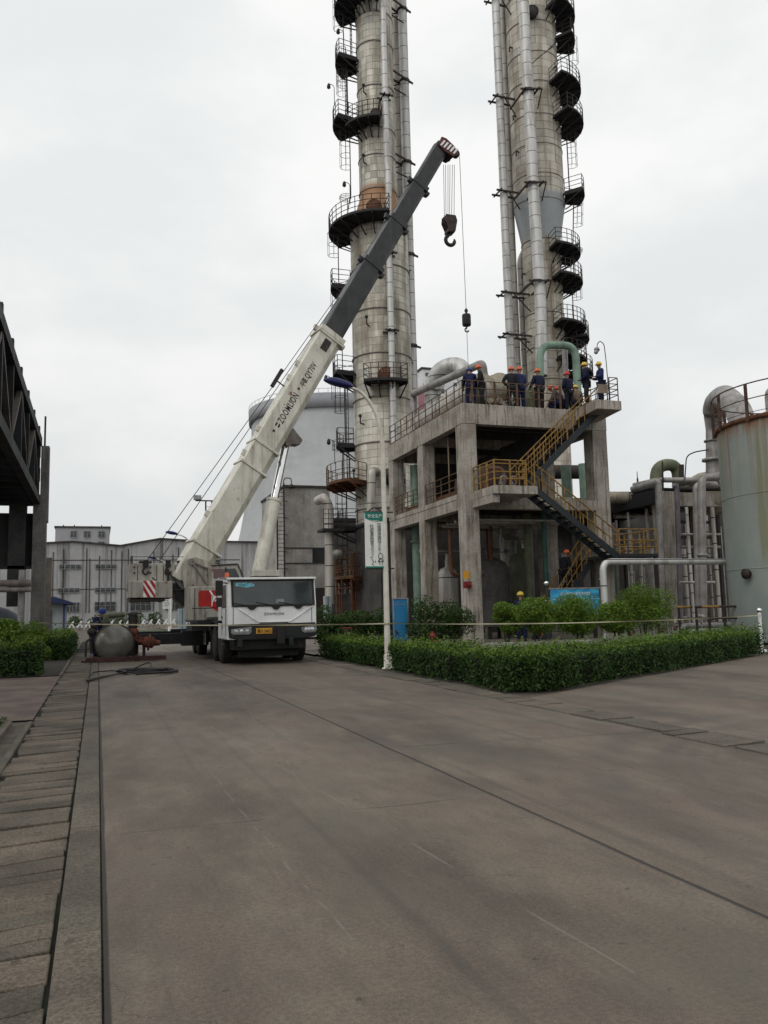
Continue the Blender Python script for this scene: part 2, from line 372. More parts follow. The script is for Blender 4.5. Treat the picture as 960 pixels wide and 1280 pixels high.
# ------------------------------------------------------------------ ground, road, paving
def road_mat():
    t = NT('road_concrete'); o = t.xyz(); v = t.vec()
    w = t.math('MULTIPLY', t.math('SUBTRACT', t.noise(t.vec((1.5, .6, 1)), 1., 4), .5), .09)
    big = t.noise(t.vec((.55, .16, 1)), 1., 6, .62)
    mid = t.noise(t.vec((1.6, .7, 1)), 1., 6, .65)
    fine = t.noise(v, 38, 4, .7); grit = t.noise(v, 130, 2, .6)
    c = t.mix(t.maprange(big, .34, .68), (.138, .109, .083), (.074, .060, .048))
    c = t.mix(t.math('MULTIPLY', t.maprange(mid, .46, .70), .45), c, (.178, .155, .118))
    dk = t.noise(t.vec((.9, .35, 1)), 1.3, 7, .7)
    c = t.mix(t.math('MULTIPLY', t.maprange(dk, .5, .72), .42), c, (.034, .028, .025))
    pk = t.noise(t.vec((.25, .12, 1)), 2.1, 3)
    c = t.mix(t.math('MULTIPLY', t.maprange(pk, .5, .7), .4), c, (.15, .105, .085))
    c = t.mix(.5, c, t.mix(t.maprange(fine, .3, .7), (.6, .6, .6), (1.4, 1.4, 1.4)), 'MULTIPLY')
    c = t.mix(.5, c, t.mix(t.maprange(grit, .3, .7), (.55, .55, .55), (1.45, 1.42, 1.38)), 'MULTIPLY')
    pat = t.noise(t.vec((3.2, 1.7, 1)), 1., 7, .75); c = t.mix(t.math('MULTIPLY', t.maprange(pat, .42, .66), .30), c, (.052, .047, .040))
    sp = t.noise(v, 5.5, 5, .7); c = t.mix(t.math('MULTIPLY', t.maprange(sp, .63, .70), .7), c, (.030, .026, .023))
    ol = t.noise(t.vec((.5, .3, 1)), 1.7, 4); c = t.mix(t.math('MULTIPLY', t.maprange(ol, .5, .66), .4), c, (.095, .092, .07))
    vo = t.node('ShaderNodeTexVoronoi', feature='DISTANCE_TO_EDGE'); wv = t.node('ShaderNodeVectorMath', operation='ADD'); t.l.new(t.vec((.16, .12, .1)), wv.inputs[0])
    nn = t.node('ShaderNodeTexNoise'); t.l.new(v, nn.inputs['Vector']); nn.inputs['Scale'].default_value = 1.3; nn.inputs['Detail'].default_value = 6; sc_ = t.node('ShaderNodeVectorMath', operation='SCALE'); t.l.new(nn.outputs[1], sc_.inputs[0]); sc_.inputs['Scale'].default_value = .22; t.l.new(sc_.outputs[0], wv.inputs[1]); t.l.new(wv.outputs[0], vo.inputs['Vector'])
    hair = t.math('MULTIPLY', t.maprange(vo.outputs[0], .0006, .0022, 1, 0), t.maprange(t.noise(v, .5, 2), .48, .56)); c = t.mix(t.math('MULTIPLY', hair, .75), c, (.02, .017, .015))
    ty = t.noise(t.vec((5.5, .05, 1)), 1., 3); c = t.mix(t.math('MULTIPLY', t.maprange(ty, .55, .7), .3), c, (.04, .036, .033))
    # tyre scrub marks: rings round a turning centre
    dx = t.math('SUBTRACT', o[0], 9.2); dy = t.math('SUBTRACT', o[1], 4.2)
    rad = t.math('SQRT', t.math('ADD', t.math('MULTIPLY', dx, dx), t.math('MULTIPLY', dy, dy)))
    rn = t.node('ShaderNodeTexNoise', noise_dimensions='1D'); t.l.new(rad, rn.inputs['W']); rn.inputs['Scale'].default_value = 1.4; rn.inputs['Detail'].default_value = 6
    ringm = t.math('MULTIPLY', t.maprange(rad, 2.4, 3.2), t.maprange(rad, 5.2, 6.2, 1, 0))
    ringm = t.math('MULTIPLY', ringm, t.math('MULTIPLY', t.maprange(rn.outputs[0], .45, .68), t.maprange(mid, .35, .6)))
    c = t.mix(t.math('MULTIPLY', ringm, .55), c, (.05, .044, .04))
    def line(pos, width, wob=1.):
        d = t.math('ABSOLUTE', t.math('SUBTRACT', t.math('ADD', o[0], t.math('MULTIPLY', w, wob)), pos))
        return t.maprange(d, width*.4, width, 1, 0)
    def cross(pos, width, slope=0.):
        y = t.math('ADD', o[1], t.math('MULTIPLY', w, 1.6)); y = t.math('ADD', y, t.math('MULTIPLY', o[0], slope))
        return t.maprange(t.math('ABSOLUTE', t.math('SUBTRACT', y, pos)), width*.3, width, 1, 0)
    def within(a, b, k=0): return t.math('MULTIPLY', t.math('GREATER_THAN', o[k], a), t.math('LESS_THAN', o[k], b))
    cracks = line(3.15, .024, .5)
    for e in (line(.06, .02, .35), line(6.55, .02, .6)): cracks = t.math('MAXIMUM', cracks, e)
    brk = t.maprange(t.noise(v, 1.1, 3), .42, .56)
    for y0 in (6.5, 12.2, 18.0, 24.0, 30.0):
        cr = t.math('MULTIPLY', t.math('MULTIPLY', cross(y0, .016), within(.06, 3.15)), brk); cracks = t.math('MAXIMUM', cracks, t.math('MULTIPLY', cr, .7))
    for y0 in (9.6, 15.8, 21.5):
        cr = t.math('MULTIPLY', t.math('MULTIPLY', cross(y0, .03, .12), within(3.15, 6.6)), brk); cracks = t.math('MAXIMUM', cracks, t.math('MULTIPLY', cr, .6))
    c = t.mix(t.math('MULTIPLY', cracks, .9), c, (.018, .015, .013))
    # one long pale scrape left by something dragged
    sc = t.math('ABSOLUTE', t.math('SUBTRACT', t.math('ADD', o[0], t.math('MULTIPLY', w, .8)), t.math('ADD', t.math('MULTIPLY', o[1], -.075), 2.42)))
    sm = t.math('MULTIPLY', t.maprange(sc, .002, .010, 1, 0), within(3.2, 15.5, 1)); sm = t.math('MULTIPLY', sm, t.maprange(t.noise(t.vec((1, .5, 1)), 2.2, 4), .42, .6))
    c = t.mix(t.math('MULTIPLY', sm, .42), c, (.24, .215, .20))
    for a_, b_, y0, y1, al in ((-.02, 1.25, 4., 9., .3), (.09, 1.1, 7., 17., .28), (-.19, 3.9, 5., 11., .25), (.03, 4.4, 4., 13., .22)):
        s2 = t.math('ABSOLUTE', t.math('SUBTRACT', t.math('ADD', o[0], t.math('MULTIPLY', w, 1.4)), t.math('ADD', t.math('MULTIPLY', o[1], a_), b_)))
        m2 = t.math('MULTIPLY', t.math('MULTIPLY', t.maprange(s2, .002, .012, 1, 0), within(y0, y1, 1)), t.maprange(t.noise(t.vec((1, .8, 1)), 3.1+b_, 4), .45, .6))
        c = t.mix(t.math('MULTIPLY', m2, al), c, (.25, .22, .20))
    h = t.math('SUBTRACT', t.math('MULTIPLY', grit, .3), cracks); t.bump(h, .45, .012)
    rr = t.maprange(big, .3, .7, .62, .82)
    return t.fin(c, rr, 0, .35)
def paving_mat(name, base, dark, row, wid, rot=0.):
    t = NT(name); v = t.vec(); n1 = t.noise(v, 1.2, 6, .6); n2 = t.noise(v, 55, 4, .75)
    c = t.mix(t.maprange(n1, .35, .65), base, dark)
    c = t.mix(.75, c, t.mix(t.maprange(n2, .3, .7), (.42, .42, .42), (1.6, 1.6, 1.6)), 'MULTIPLY')
    g_ = t.node('ShaderNodeNewGeometry'); c = t.mix(.8, c, t.mix(g_.outputs['Random Per Island'], (.70, .72, .68), (1.22, 1.12, 1.04)), 'MULTIPLY')
    sp = t.noise(v, 7, 5, .7); c = t.mix(t.math('MULTIPLY', t.maprange(sp, .58, .68), .6), c, (.03, .028, .022))
    t.bump(n2, .7, .012); return t.fin(c, .85, 0, .3)
road_m = road_mat()
slab_m = paving_mat('paving_slabs', (.122, .104, .083), (.068, .060, .048), 1, 1)
kerb_m = paving_mat('kerb_concrete', (.118, .106, .087), (.078, .07, .058), 1, 1)
path_m = paving_mat('path_concrete', (.14, .108, .095), (.085, .067, .06), 1, 1)
yard_m = paving_mat('yard_concrete', (.19, .17, .16), (.13, .115, .11), 1, 1)
earth_m = paving_mat('earth', (.10, .09, .075), (.06, .055, .045), 1, 1)

def sheet(name, pts, z, mat):
    m = MB(); m.add([(x, y, z) for x, y in pts], [tuple(range(len(pts)))]); return struct(m.build(name, mat))
sheet('ground', [(-900, -40), (900, -40), (900, 1500), (-900, 1500)], -.03, earth_m)
sheet('road', [(.05, -6), (60, -6), (60, 45), (31, 27.2), (7.0, 13.0), (7.0, 60), (4.6, 160), (.05, 160)], 0., road_m)
m = MB(); y = -2.0
for i in range(16):                                   # flush concrete edging, cast in lengths
    l = 2.2; m.bx(-.165, .04, y+.006, y+l-.006, -.1, .006+.004*random.random()); y += l
struct(m.build('kerb_strip', kerb_m, None, .006))
m = MB(); y = -1.0                                    # drain cover slabs laid across, each a little out of line
while y < 40:
    d = random.choice((.17, .2, .23, .26, .3, .34)); sk = .16+random.uniform(-.05, .05); g = random.choice((.006, .008, .012, .02, .036)); j = random.uniform(-.05, .04)
    za, zb = random.uniform(-.018, .008), random.uniform(-.014, .008)
    a, b = -.87+j, -.185+random.uniform(-.008, .008)
    m.hexa([(a, y-sk*.35, -.1), (b, y+sk*.3, -.1), (b, y+d-g+sk*.3, -.1), (a, y+d-g-sk*.35, -.1), (a, y-sk*.35, za), (b, y+sk*.3, zb), (b, y+d-g+sk*.3, zb), (a, y+d-g-sk*.35, za)])
    y += d
struct(m.build('pavement', slab_m, None, .008))
sheet('drain_channel', [(-.95, -4), (-.12, -4), (-.12, 60), (-.95, 60)], -.022, twig)
sheet('path', [(-30, 14.6), (-.93, 14.3), (-.93, 24.6), (-30, 24.6)], -.004, path_m)
m = MB(); m.bx(-.98, -.90, -4, 13.9, -.1, .02); m.bx(-1.30, -1.18, 4, 13.8, -.1, .05); m.bx(-.98, -.9, 24.7, 60, -.1, .03)
struct(m.build('kerb_edging', kerb_m, None, .01))
sheet('gutter', [(6.56, 4.5), (7.0, 4.5), (7.0, 30), (6.56, 30)], .003, soil)
m = MB(); y = 5.0                                     # broken slabs along the right-hand edge of the road
while y < 30:
    d = random.choice((.3, .42, .55, .7, .85)); a, b = 6.42+random.uniform(0, .10), 7.06+random.uniform(-.12, 0); sk = random.uniform(-.16, .16)
    if 1:
        m.hexa([(a, y, -.05), (b, y+sk, -.05), (b, y+sk+d-.03, -.05), (a, y+d-.03, -.05), (a, y, .006+random.random()*.02), (b, y+sk, .006+random.random()*.02), (b, y+sk+d-random.choice((.01, .03, .06)), .025*random.random()+.006), (a, y+d-random.choice((.01, .03, .07)), .008+random.random()*.015)])
    y += d
struct(m.build('gutter_slabs', kerb_m, None, .008))
sheet('planting_bed', [(7.5, 28.5), (7.5, 14.5), (17.9, 20.3), (22, 24), (24, 30), (14, 33), (7.5, 32)], .03, soil)
sheet('yard', [(7.4, 29.6), (13.2, 24.2), (16, 25.0), (60, 37.0), (90, 120), (7.4, 120)], .045, yard_m)
sheet('planting_bed_left', [(-30, 24.75), (-1.0, 24.75), (-1.0, 45), (-30, 45)], .01, soil)
# weedy verge in the near left corner
P = np.stack([rng.uniform(-1.75, -1.26, 2600), rng.uniform(8.5, 14, 2600), rng.uniform(0, .11, 2600)], 1)
g = leaf_mesh(P, np.tile([.3, .2, .8], (len(P), 1)), .09, 'grass', grass_m, None, .16); struct(g, 'stuff'); g['label'] = 'weedy grass at the left edge of the pavement'
sheet('lawn', [(2.5, 96), (12, 96), (12, 88), (2.5, 88)], .05, grass_m)

# ------------------------------------------------------------------ hedges, bushes, trees
def hedge(path, w, h, dens, size, label, leafm, group, loose=.06, z0=.02):
    pts = [V((*p, 0)) for p in path]
    r = thing('hedge', label, 'hedge', pts[0], group)
    P = []; N = []; core = MB()
    for p, q in zip(pts, pts[1:]):
        d = (q-p); L = d.length; d.normalize(); s = V((-d.y, d.x, 0))
        ext = w*.5 if len(pts) > 2 else .05
        n = int((L+2*ext)*(2*h+w)*dens); t = rng.uniform(-ext, L+ext, n); e = rng.uniform(0, 2*h+w, n)
        ph = rng.uniform(0, 6)
        bul = .06*np.sin(t*1.7+ph)+.05*np.sin(t*4.1+e*2)+.045*np.sin(t*9+e*5)-.14*np.maximum(0, np.sin(t*2.9+ph*2)*np.sin(t*7.3+e*3)-.45); ins = np.abs(rng.normal(0, loose*1.6, n))-rng.exponential(loose*.8, n)-bul
        side = np.where(e < h, -w/2, np.where(e > h+w, w/2, e-h-w/2)); zz = np.where(e < h, e, np.where(e > h+w, 2*h+w-e, h))
        nx = np.where(e < h, -1., np.where(e > h+w, 1., 0)); nz = np.where((e >= h) & (e <= h+w), 1., .15)
        ed = np.clip(zz/h-.75, 0, 1)*.25; side = side*(1-ed*(nx != 0))
        side = side-nx*ins; zz = np.maximum(zz-(nz > .5)*ins, .0)+z0
        X = p.x+d.x*t+s.x*side; Y = p.y+d.y*t+s.y*side
        P.append(np.stack([X, Y, zz], 1)); N.append(np.stack([s.x*nx, s.y*nx, nz], 1))
        # ragged inner mass of twigs
        for k in range(int((L-.5)/.35)+1):
            c = p+d*(min(k*.35, L-.75)+.25); hh = h*random.uniform(.7, .82); ww = w*.5-.20-random.uniform(0, .05)
            core.hexa([tuple(c+s*a+d*b+Z*zc) for zc, f in ((.02, .8), (hh, 1.)) for a, b in ((-ww*f, -.06), (ww*f, -.06), (ww*f, .45), (-ww*f, .45))])
    P = np.concatenate(P); N = np.concatenate(N)
    for v_ in pts[1:-1]:                                   # rounded outer corner
        n = int(2*pi*w/2*h*dens*1.3); a = rng.uniform(0, 2*pi, n); rr = w/2-np.abs(rng.normal(0, loose, n))+rng.exponential(loose*.8, n); zz = rng.uniform(0, h, n)
        P = np.concatenate([P, np.stack([v_.x+np.cos(a)*rr, v_.y+np.sin(a)*rr, zz+z0], 1)]); N = np.concatenate([N, np.stack([np.cos(a), np.sin(a), a*0+.15], 1)])
        n = int(pi*w*w/4*dens); a = rng.uniform(0, 2*pi, n); rr = w/2*np.sqrt(rng.uniform(0, 1, n))
        P = np.concatenate([P, np.stack([v_.x+np.cos(a)*rr, v_.y+np.sin(a)*rr, h+z0+rng.normal(0, .03, n)], 1)]); N = np.concatenate([N, np.tile([0, 0, 1.], (n, 1))])
        core.lathe([(w*.33, .02), (w*.36, h*.72)], v_, 14)
    # leaves closing the two ends
    for e_, dd in ((pts[0], pts[0]-pts[1]), (pts[-1], pts[-1]-pts[-2])):
        dd = dd.normalized(); s = V((-dd.y, dd.x, 0)); n = int(w*h*dens*1.6); a = rng.uniform(-w/2, w/2, n); zz = rng.uniform(0, h, n); t = np.abs(rng.normal(0, .07, n))*-1.5+.06
        P = np.concatenate([P, np.stack([e_.x+s.x*a+dd.x*t, e_.y+s.y*a+dd.y*t, zz+z0], 1)]); N = np.concatenate([N, np.tile([dd.x, dd.y, .2], (n, 1))])
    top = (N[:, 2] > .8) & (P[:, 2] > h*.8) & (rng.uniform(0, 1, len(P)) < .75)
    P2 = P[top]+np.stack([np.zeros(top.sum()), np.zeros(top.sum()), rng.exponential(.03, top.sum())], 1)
    leaf_mesh(P[~top], N[~top], size, 'foliage', leafm, r); leaf_mesh(P2, N[top], size*.9, 'lit_growth', leaf_n, r); core.build('twigs', twig, r); return r
hedge([(7.9, 28.4), (7.9, 22.1)], 1.05, .58, 700, .085, 'clipped hedge beside the crane, running behind the white lamp post', leaf_h, 'clipped hedges')
hedge([(7.85, 20.5), (7.85, 14.55), (18.2, 20.4)], 1.2, .62, 850, .075, 'long clipped green hedge turning the corner of the road', leaf_h, 'clipped hedges')
hedge([(-12, 25.6), (-1.5, 25.6)], 1.3, .85, 620, .085, 'low dark hedge at the left edge, bordering the reddish path', leaf_h, 'clipped hedges')
hedge([(-1.5, 33.5), (-1.5, 44)], .9, .85, 450, .10, 'narrow green hedge in front of the blue roofed hut', leaf_h, 'clipped hedges')

def bush(c, R, hz, n, k, size, label, leafm, trunk=0., name='bush', cat='bush', group='round bushes behind the hedge', stems=4):
    c = V(c); r = thing(name, label, cat, c, group)
    cz = trunk+R*hz*.8
    P, N = clumps((c.x, c.y, c.z+cz), R, n, k, hz)
    P[:, 2] = np.where(P[:, 2] < c.z+trunk*.75, c.z+trunk*.75+rng.uniform(0, R, len(P)), P[:, 2]) if trunk > .3 else np.maximum(P[:, 2], c.z+.03+trunk*.6)
    leaf_mesh(P, N, size, 'crown' if trunk else 'foliage', leafm, r)
    m = MB()
    for i in range(stems):
        a = i*2*pi/stems+random.random(); b = V((cos(a), sin(a), 0)); o = c+b*.05; e = c+b*R*.55*random.uniform(.6, 1.1)+Z*(cz+R*hz*random.uniform(-.1, .4)); mid = c+b*R*.16+Z*(trunk*.9+.1)
        m.tube([o, mid, (mid+e)/2+V((random.uniform(-.05, .05),)*3), e], [.035, .03, .02, .008], 6)
        for q in range(3):
            f = mid.lerp(e, .3+.25*q); d = V((random.uniform(-1, 1), random.uniform(-1, 1), random.uniform(.1, .8))).normalized()
            m.tube([f, f+d*R*.4], [.014, .004], 5)
    m.build('trunk' if trunk else 'stems', bark, r)
    return r
def bpos(x, y, Y): p = at(x, y, Y=Y); return p
for (x, w, top, Yd, lab) in ((634, 40, 757, 26.6, 'small round tree with thin trunks, leftmost of the row behind the hedge'), (672, 52, 748, 25.4, 'round tree in front of the left end of the blue notice board'),
        (726, 60, 749, 25.6, 'broad round tree hiding the lower right of the blue notice board'), (772, 44, 757, 26.0, 'small low tree right of the grey pipe arch foot'), (806, 66, 738, 27.5, 'largest round tree, rightmost of the row, below the concrete pipe rack')):
    p = at(x, 800, Y=Yd); dep = (p-EYE).dot(fw); R = w*dep/FPX*.53; ztop = zat(p.x, p.y, top-3); trunk = .62
    bush((p.x, p.y, .04), R, (ztop-.04-trunk)/(R*1.62), 14000, 20, .075, lab, leaf_b, trunk, 'small_tree', 'tree', 'small round trees behind the hedge', 3)
for (x, w, top, Yd, lab) in ((412, 40, 762, 31.5, 'low bush right beside the crane cab'), (447, 44, 758, 31.5, 'low bush left of the white lamp post'), (482, 40, 762, 31, 'low bush behind the white lamp post'),
        (532, 50, 758, 30, 'low bush right of the blue standing panel'), (572, 50, 755, 29.5, 'low bush at the foot of the corner concrete column')):
    p = at(x, 800, Y=Yd); dep = (p-EYE).dot(fw); R = w*dep/FPX*.62; ztop = zat(p.x, p.y, top)
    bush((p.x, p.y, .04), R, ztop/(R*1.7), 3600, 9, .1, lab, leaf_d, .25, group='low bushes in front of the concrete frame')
for (x, w, top, Yd, lab) in ((8, 50, 770, 27.5, 'leafy bush at the left edge behind the low hedge'), (38, 40, 775, 28, 'leafy bush below the grey concrete column'), (-26, 60, 768, 27.8, 'leafy bush cut by the left edge of the photo')):
    p = at(x, 800, Y=Yd); dep = (p-EYE).dot(fw); R = w*dep/FPX*.6; ztop = zat(p.x, p.y, top)
    bush((p.x, p.y, .02), R, ztop/(R*1.7), 3800, 9, .095, lab, leaf_b, .1, group='bushes on the left')

# ------------------------------------------------------------------ distant buildings
def windows(root, cells, y, pane=glass_far, fr=galv, nx=4):
    for x0, x1, z0, z1 in cells:
        w = MB(); w.bx(x0, x1, y-.10, y-.02, z0, z1); w = w.build('window', pane, root)
        f = MB(); t = .07
        for k in range(nx+1): xx = x0+(x1-x0)*k/nx; f.bx(xx-t/2, xx+t/2, y-.16, y-.11, z0, z1)
        for zz in (z0, z1): f.bx(x0, x1, y-.17, y-.105, zz-t/2, zz+t/2)
        f.bx(x0, x1, y-.165, y-.108, z0+(z1-z0)*.62, z0+(z1-z0)*.62+t*.6)
        f.build('frame', fr, w)
fy = 130.; fz = lambda y: at(150, y, Y=fy).z
fx = lambda x: at(x, 720, Y=fy).x
fb = thing('factory_building', 'long pale grey factory hall with streaked walls, far behind the crane', 'building', (7, fy, 0))
m = MB(); prof = [(fx(56), fz(680)), (fx(90), fz(678)), (fx(150), fz(683)), (fx(200), fz(674)), (fx(250), fz(677)), (fx(420), fz(679))]
m.prism([(prof[0][0]-26, 0), (prof[-1][0], 0)]+prof[::-1]+[(prof[0][0]-26, fz(681))], (0, fy, 0), (1, 0, 0), Z, (0, 1, 0), 0, 40)
m.build('wall', far_wall, fb)
m = MB()
for a, b in zip(prof, prof[1:]): m.bar((a[0], fy-.05, a[1]+.12), (b[0], fy-.05, b[1]+.12), .5, .22)
m.build('roof_edge', concrete_dk, fb)
m = MB()
for x in (66, 79, 108, 112, 124, 139, 152, 160, 176, 192, 216, 223, 244, 256, 262): m.bx(fx(x)-.06, fx(x)+.06, fy-.1, fy-.01, fz(765), fz(684)+random.uniform(-2, 0))
for yy in (700, 736): m.bx(fx(56)-20, fx(300), fy-.06, fy-.012, fz(yy)-.05, fz(yy)+.05)
m.build('drain_pipes', concrete_dk, fb)
cells = [(fx(74), fx(101), fz(711), fz(705.5)), (fx(119), fx(145), fz(711), fz(705.5)), (fx(73), fx(100), fz(740), fz(734.5)), (fx(119), fx(145), fz(740), fz(734.5)),
         (fx(84), fx(100), fz(764), fz(752)), (fx(119), fx(145), fz(764), fz(752)), (fx(163), fx(189), fz(764), fz(752)), (fx(207), fx(230), fz(764), fz(752)), (fx(250), fx(275), fz(711), fz(700)), (fx(163), fx(189), fz(711), fz(705.5)), (fx(207), fx(230), fz(740), fz(734.5))]
windows(fb, cells, fy)
ob = thing('office_block', 'small grey office block with square windows, rising above the factory roof', 'building', (fx(100), 172, 0))
gx_ = lambda x: at(x, 670, Y=172).x; gz_ = lambda y: at(100, y, Y=172).z
m = MB(); m.bx(gx_(69), gx_(137), 172, 188, 0, gz_(660)); m.build('wall', far_wall2, ob)
m = MB(); m.bx(gx_(69)-.2, gx_(137)+.2, 171.8, 188.2, gz_(660)+.02, gz_(660)+.35); m.build('roof', concrete_dk, ob)
windows(ob, [(gx_(x), gx_(x+8), gz_(b), gz_(a)) for x in (88, 105, 123) for a, b in ((664, 672), (677, 686))], 172, nx=2)
m = MB()
for x in (78, 92, 127): m.cyl((gx_(x), 176, gz_(660)), (gx_(x), 176, gz_(653.5)), .1)
m.build('antenna', steel_dk, ob)
# cooling tower
cc = V((at(415, 492, Y=245).x, 245, 0)); tz = zat(cc.x, cc.y-24, 493); dep = (cc-EYE).length
R0 = 103*(V((cc.x, cc.y, tz))-EYE).dot(fw)/FPX; ct = thing('cooling_tower', 'huge pale hyperbolic cooling tower behind the crane boom', 'cooling tower', cc)
prof = [(R0*(1.34-.0), 0), (R0*1.31, 6)]+[(R0*(.97+.34*((1-k/20)**1.9)), 6+(tz-10)*k/20) for k in range(1, 21)]
m = MB(); m.lathe(prof, cc, 72, caps=False)
o = m.build('shell', cool_m, ct)
z1 = prof[-1][1]
m = MB(); m.lathe([(R0*.975, z1-.1), (R0*1.0, z1), (R0*1.005, tz), (R0*.95, tz), (R0*.94, z1-4)], cc, 72, caps=False); m.build('rim', cool_dk, ct)
m = MB()
for k in range(60): a = 2*pi*k/60; m.rails([cc+V((cos(a), sin(a), 0))*R0+Z*tz, cc+V((cos(a+2*pi/60), sin(a+2*pi/60), 0))*R0+Z*tz], 1.2, (1.2,), 5, .05, .05)
m.build('railing', steel_dk, ct)
# apartment block beyond the vessel
ax = lambda x: at(x, 480, Y=220).x; az = lambda y: at(560, y, Y=220).z
ap = thing('apartment_block', 'white apartment block far behind the fat white bent pipe', 'building', (ax(560), 220, 0))
m = MB(); m.bx(ax(528), ax(586), 220, 240, 0, az(464)); m.build('wall', apt_m, ap)
m = MB(); m.bx(ax(518), ax(529)-.05, 219, 238, 0, az(494)); m.build('side_wing', pink_m, ap)
windows(ap, [(ax(x), ax(x+4), az(b), az(a)) for x in (532, 541, 551, 567, 576) for a, b in ((468, 472), (478, 482), (487, 492), (497, 502), (507, 511))], 220, nx=2)
m = MB(); m.bx(ax(528)-.3, ax(586)+.3, 219.7, 240.3, az(464)+.02, az(464)+.6); m.build('roof', concrete_dk, ap)
for x, y, yt, lab in ((541, 466, 461, 'a'),): pass
# grey concrete block building between crane cab and left column
bY = 60.; bx_ = lambda x: at(x, 660, Y=bY).x; bz_ = lambda y: at(385, y, Y=bY).z
bb = thing('concrete_block', 'windowless grey concrete block building between the crane cab and the tower', 'building', (bx_(384), bY, 0))
m = MB(); m.bx(bx_(356), bx_(413), bY, bY+9, 0, bz_(610)); m.build('wall', concrete_grey, bb)
m = MB(); m.bx(bx_(356)-.1, bx_(413)+.1, bY-.12, bY+9.1, bz_(610)+.01, bz_(610)+.18); m.build('parapet', concrete_dk, bb)
m = MB(); m.bx(bx_(390), bx_(405), bY-.06, bY-.01, bz_(703), bz_(685)); m.build('window', glass, bb)
m = MB()
for yy in (685, 704): m.bx(bx_(356), bx_(413), bY-.05, bY-.004, bz_(yy)-.04, bz_(yy)+.04)
m.build('string_course', concrete_dk, bb)
m = MB(); m.bx(bx_(393), bx_(406), bY-.08, bY-.012, 0, bz_(735)); m.build('door', steel_dk, bb)
hb_ = thing('dark_backing_block', 'low dark backing building added to close the bright gap behind the left column foot', 'building', (at(455, 700, Y=74).x, 74, 0))  # dark building added to hide the bright sky behind the column foot
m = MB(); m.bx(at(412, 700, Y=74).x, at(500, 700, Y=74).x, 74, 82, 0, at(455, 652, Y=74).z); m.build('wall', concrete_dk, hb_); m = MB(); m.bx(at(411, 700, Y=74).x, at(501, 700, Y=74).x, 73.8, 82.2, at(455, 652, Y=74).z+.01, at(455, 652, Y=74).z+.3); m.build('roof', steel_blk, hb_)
windows(hb_, [(at(418, 700, Y=74).x, at(430, 700, Y=74).x, 3.2, 5.4), (at(436, 700, Y=74).x, at(448, 700, Y=74).x, 3.2, 5.4)], 74, glass_far, steel_lt, 3)
# ladder tower with gooseneck flood light at its left corner
lt = thing('ladder_mast', 'thin rusty ladder mast with a hooked flood lamp, left of the concrete block', 'ladder', (bx_(350), bY-.6, 0))
m = MB(); xa, xb, zt = bx_(344.5), bx_(353), bz_(600)
for x in (xa, xb): m.bx(x-.05, x+.05, bY-.65, bY-.55, 0, zt-.4)
for k in range(34): m.cyl((xa, bY-.6, .4+k*.31), (xb, bY-.6, .4+k*.31), .022, n=5)
for k in range(8): m.cyl((xb, bY-.6, 1+k*1.25), (xb+.35, bY, 1+k*1.25), .03, n=5)
m.build('ladder', steel_dk, lt)
m = MB(); m.tube(arc([(xb, bY-.6, zt-.5), (xb, bY-.6, zt), (xb+.55, bY-.7, zt), (xb+.55, bY-.7, zt-.45)], .28), .035, 6); m.build('lamp_arm', steel_dk, lt)
m = MB(); m.lathe([(.05, .3), (.2, .2), (.24, 0), (.02, -.05)], (xb+.55, bY-.7, zt-.75), 14); m.build('lamp_head', steel_dk, lt)

# planter fence and shrubs in front of the factory
f = thing('ornamental_fence', 'low white fence of slanting slats in front of the factory hall', 'fence', (3, 112, 0)); m = MB()
px = lambda x: at(x, 770, Y=112).x
x = px(66)
while x < px(246):
    m.bar((x, 112, .35), (x+.55, 112, 1.15), .10, .16); m.bar((x+.62, 112.02, .35), (x+.3, 112.02, 1.0), .10, .14); x += .95
m.build('slats', white2, f); m = MB(); m.bx(px(64), px(248), 112.15, 112.3, .35, .5); m.bx(px(64), px(248), 112.1, 112.5, 0, .3); m.build('kerb', concrete, f)
for i, (x, lab) in enumerate(((88, 'left of the window with pale frame'), (128, 'above the horizontal air tank'), (150, 'just right of the air tank'), (172, 'under the striped counterweight'), (193, 'left of the small white sign'), (236, 'right of the small white sign'))):
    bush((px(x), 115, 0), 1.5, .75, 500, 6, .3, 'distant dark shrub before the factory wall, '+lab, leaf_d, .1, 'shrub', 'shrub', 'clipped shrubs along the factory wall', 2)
# ------------------------------------------------------------------ mobile crane
cr = thing('mobile_crane', 'white truck crane with dark telescopic boom raised over the concrete frame', 'crane', (5.1, 30, 0))
XL, XR, YF = 3.72, 6.50, 25.6
# --- carrier cab
m = MB(); m.prism([(0, .78), (0, 1.80), (.14, 2.58), (.24, 2.66), (2.0, 2.70), (2.05, 2.5), (2.05, .78)], (XL, YF, 0), (0, 1, 0), Z, (1, 0, 0), 0, XR-XL)
cab = m.build('carrier_cab', white2, cr, .03)
y_at = lambda z: YF+(z-1.80)/(.78)*.14
def ws(x0, x1, z0, z1, d): return [(x0, y_at(z0)-d, z0), (x1, y_at(z0)-d, z0), (x1, y_at(z0)+.02, z0), (x0, y_at(z0)+.02, z0), (x0, y_at(z1)-d, z1), (x1, y_at(z1)-d, z1), (x1, y_at(z1)+.02, z1), (x0, y_at(z1)+.02, z1)]
m = MB(); m.hexa(ws(XL+.20, XR-.12, 1.83, 2.55, .015)); wsd = m.build('windshield', ws_glass, cab)
m = MB()
for a in ((XL+.13, XL+.20, 1.78, 2.60), (XR-.12, XR-.05, 1.78, 2.60), (XL+.20, XR-.12, 1.765, 1.83), (XL+.2, XR-.12, 2.55, 2.6)): m.hexa(ws(*a, .02))
m.build('windshield_seal', black, cab)
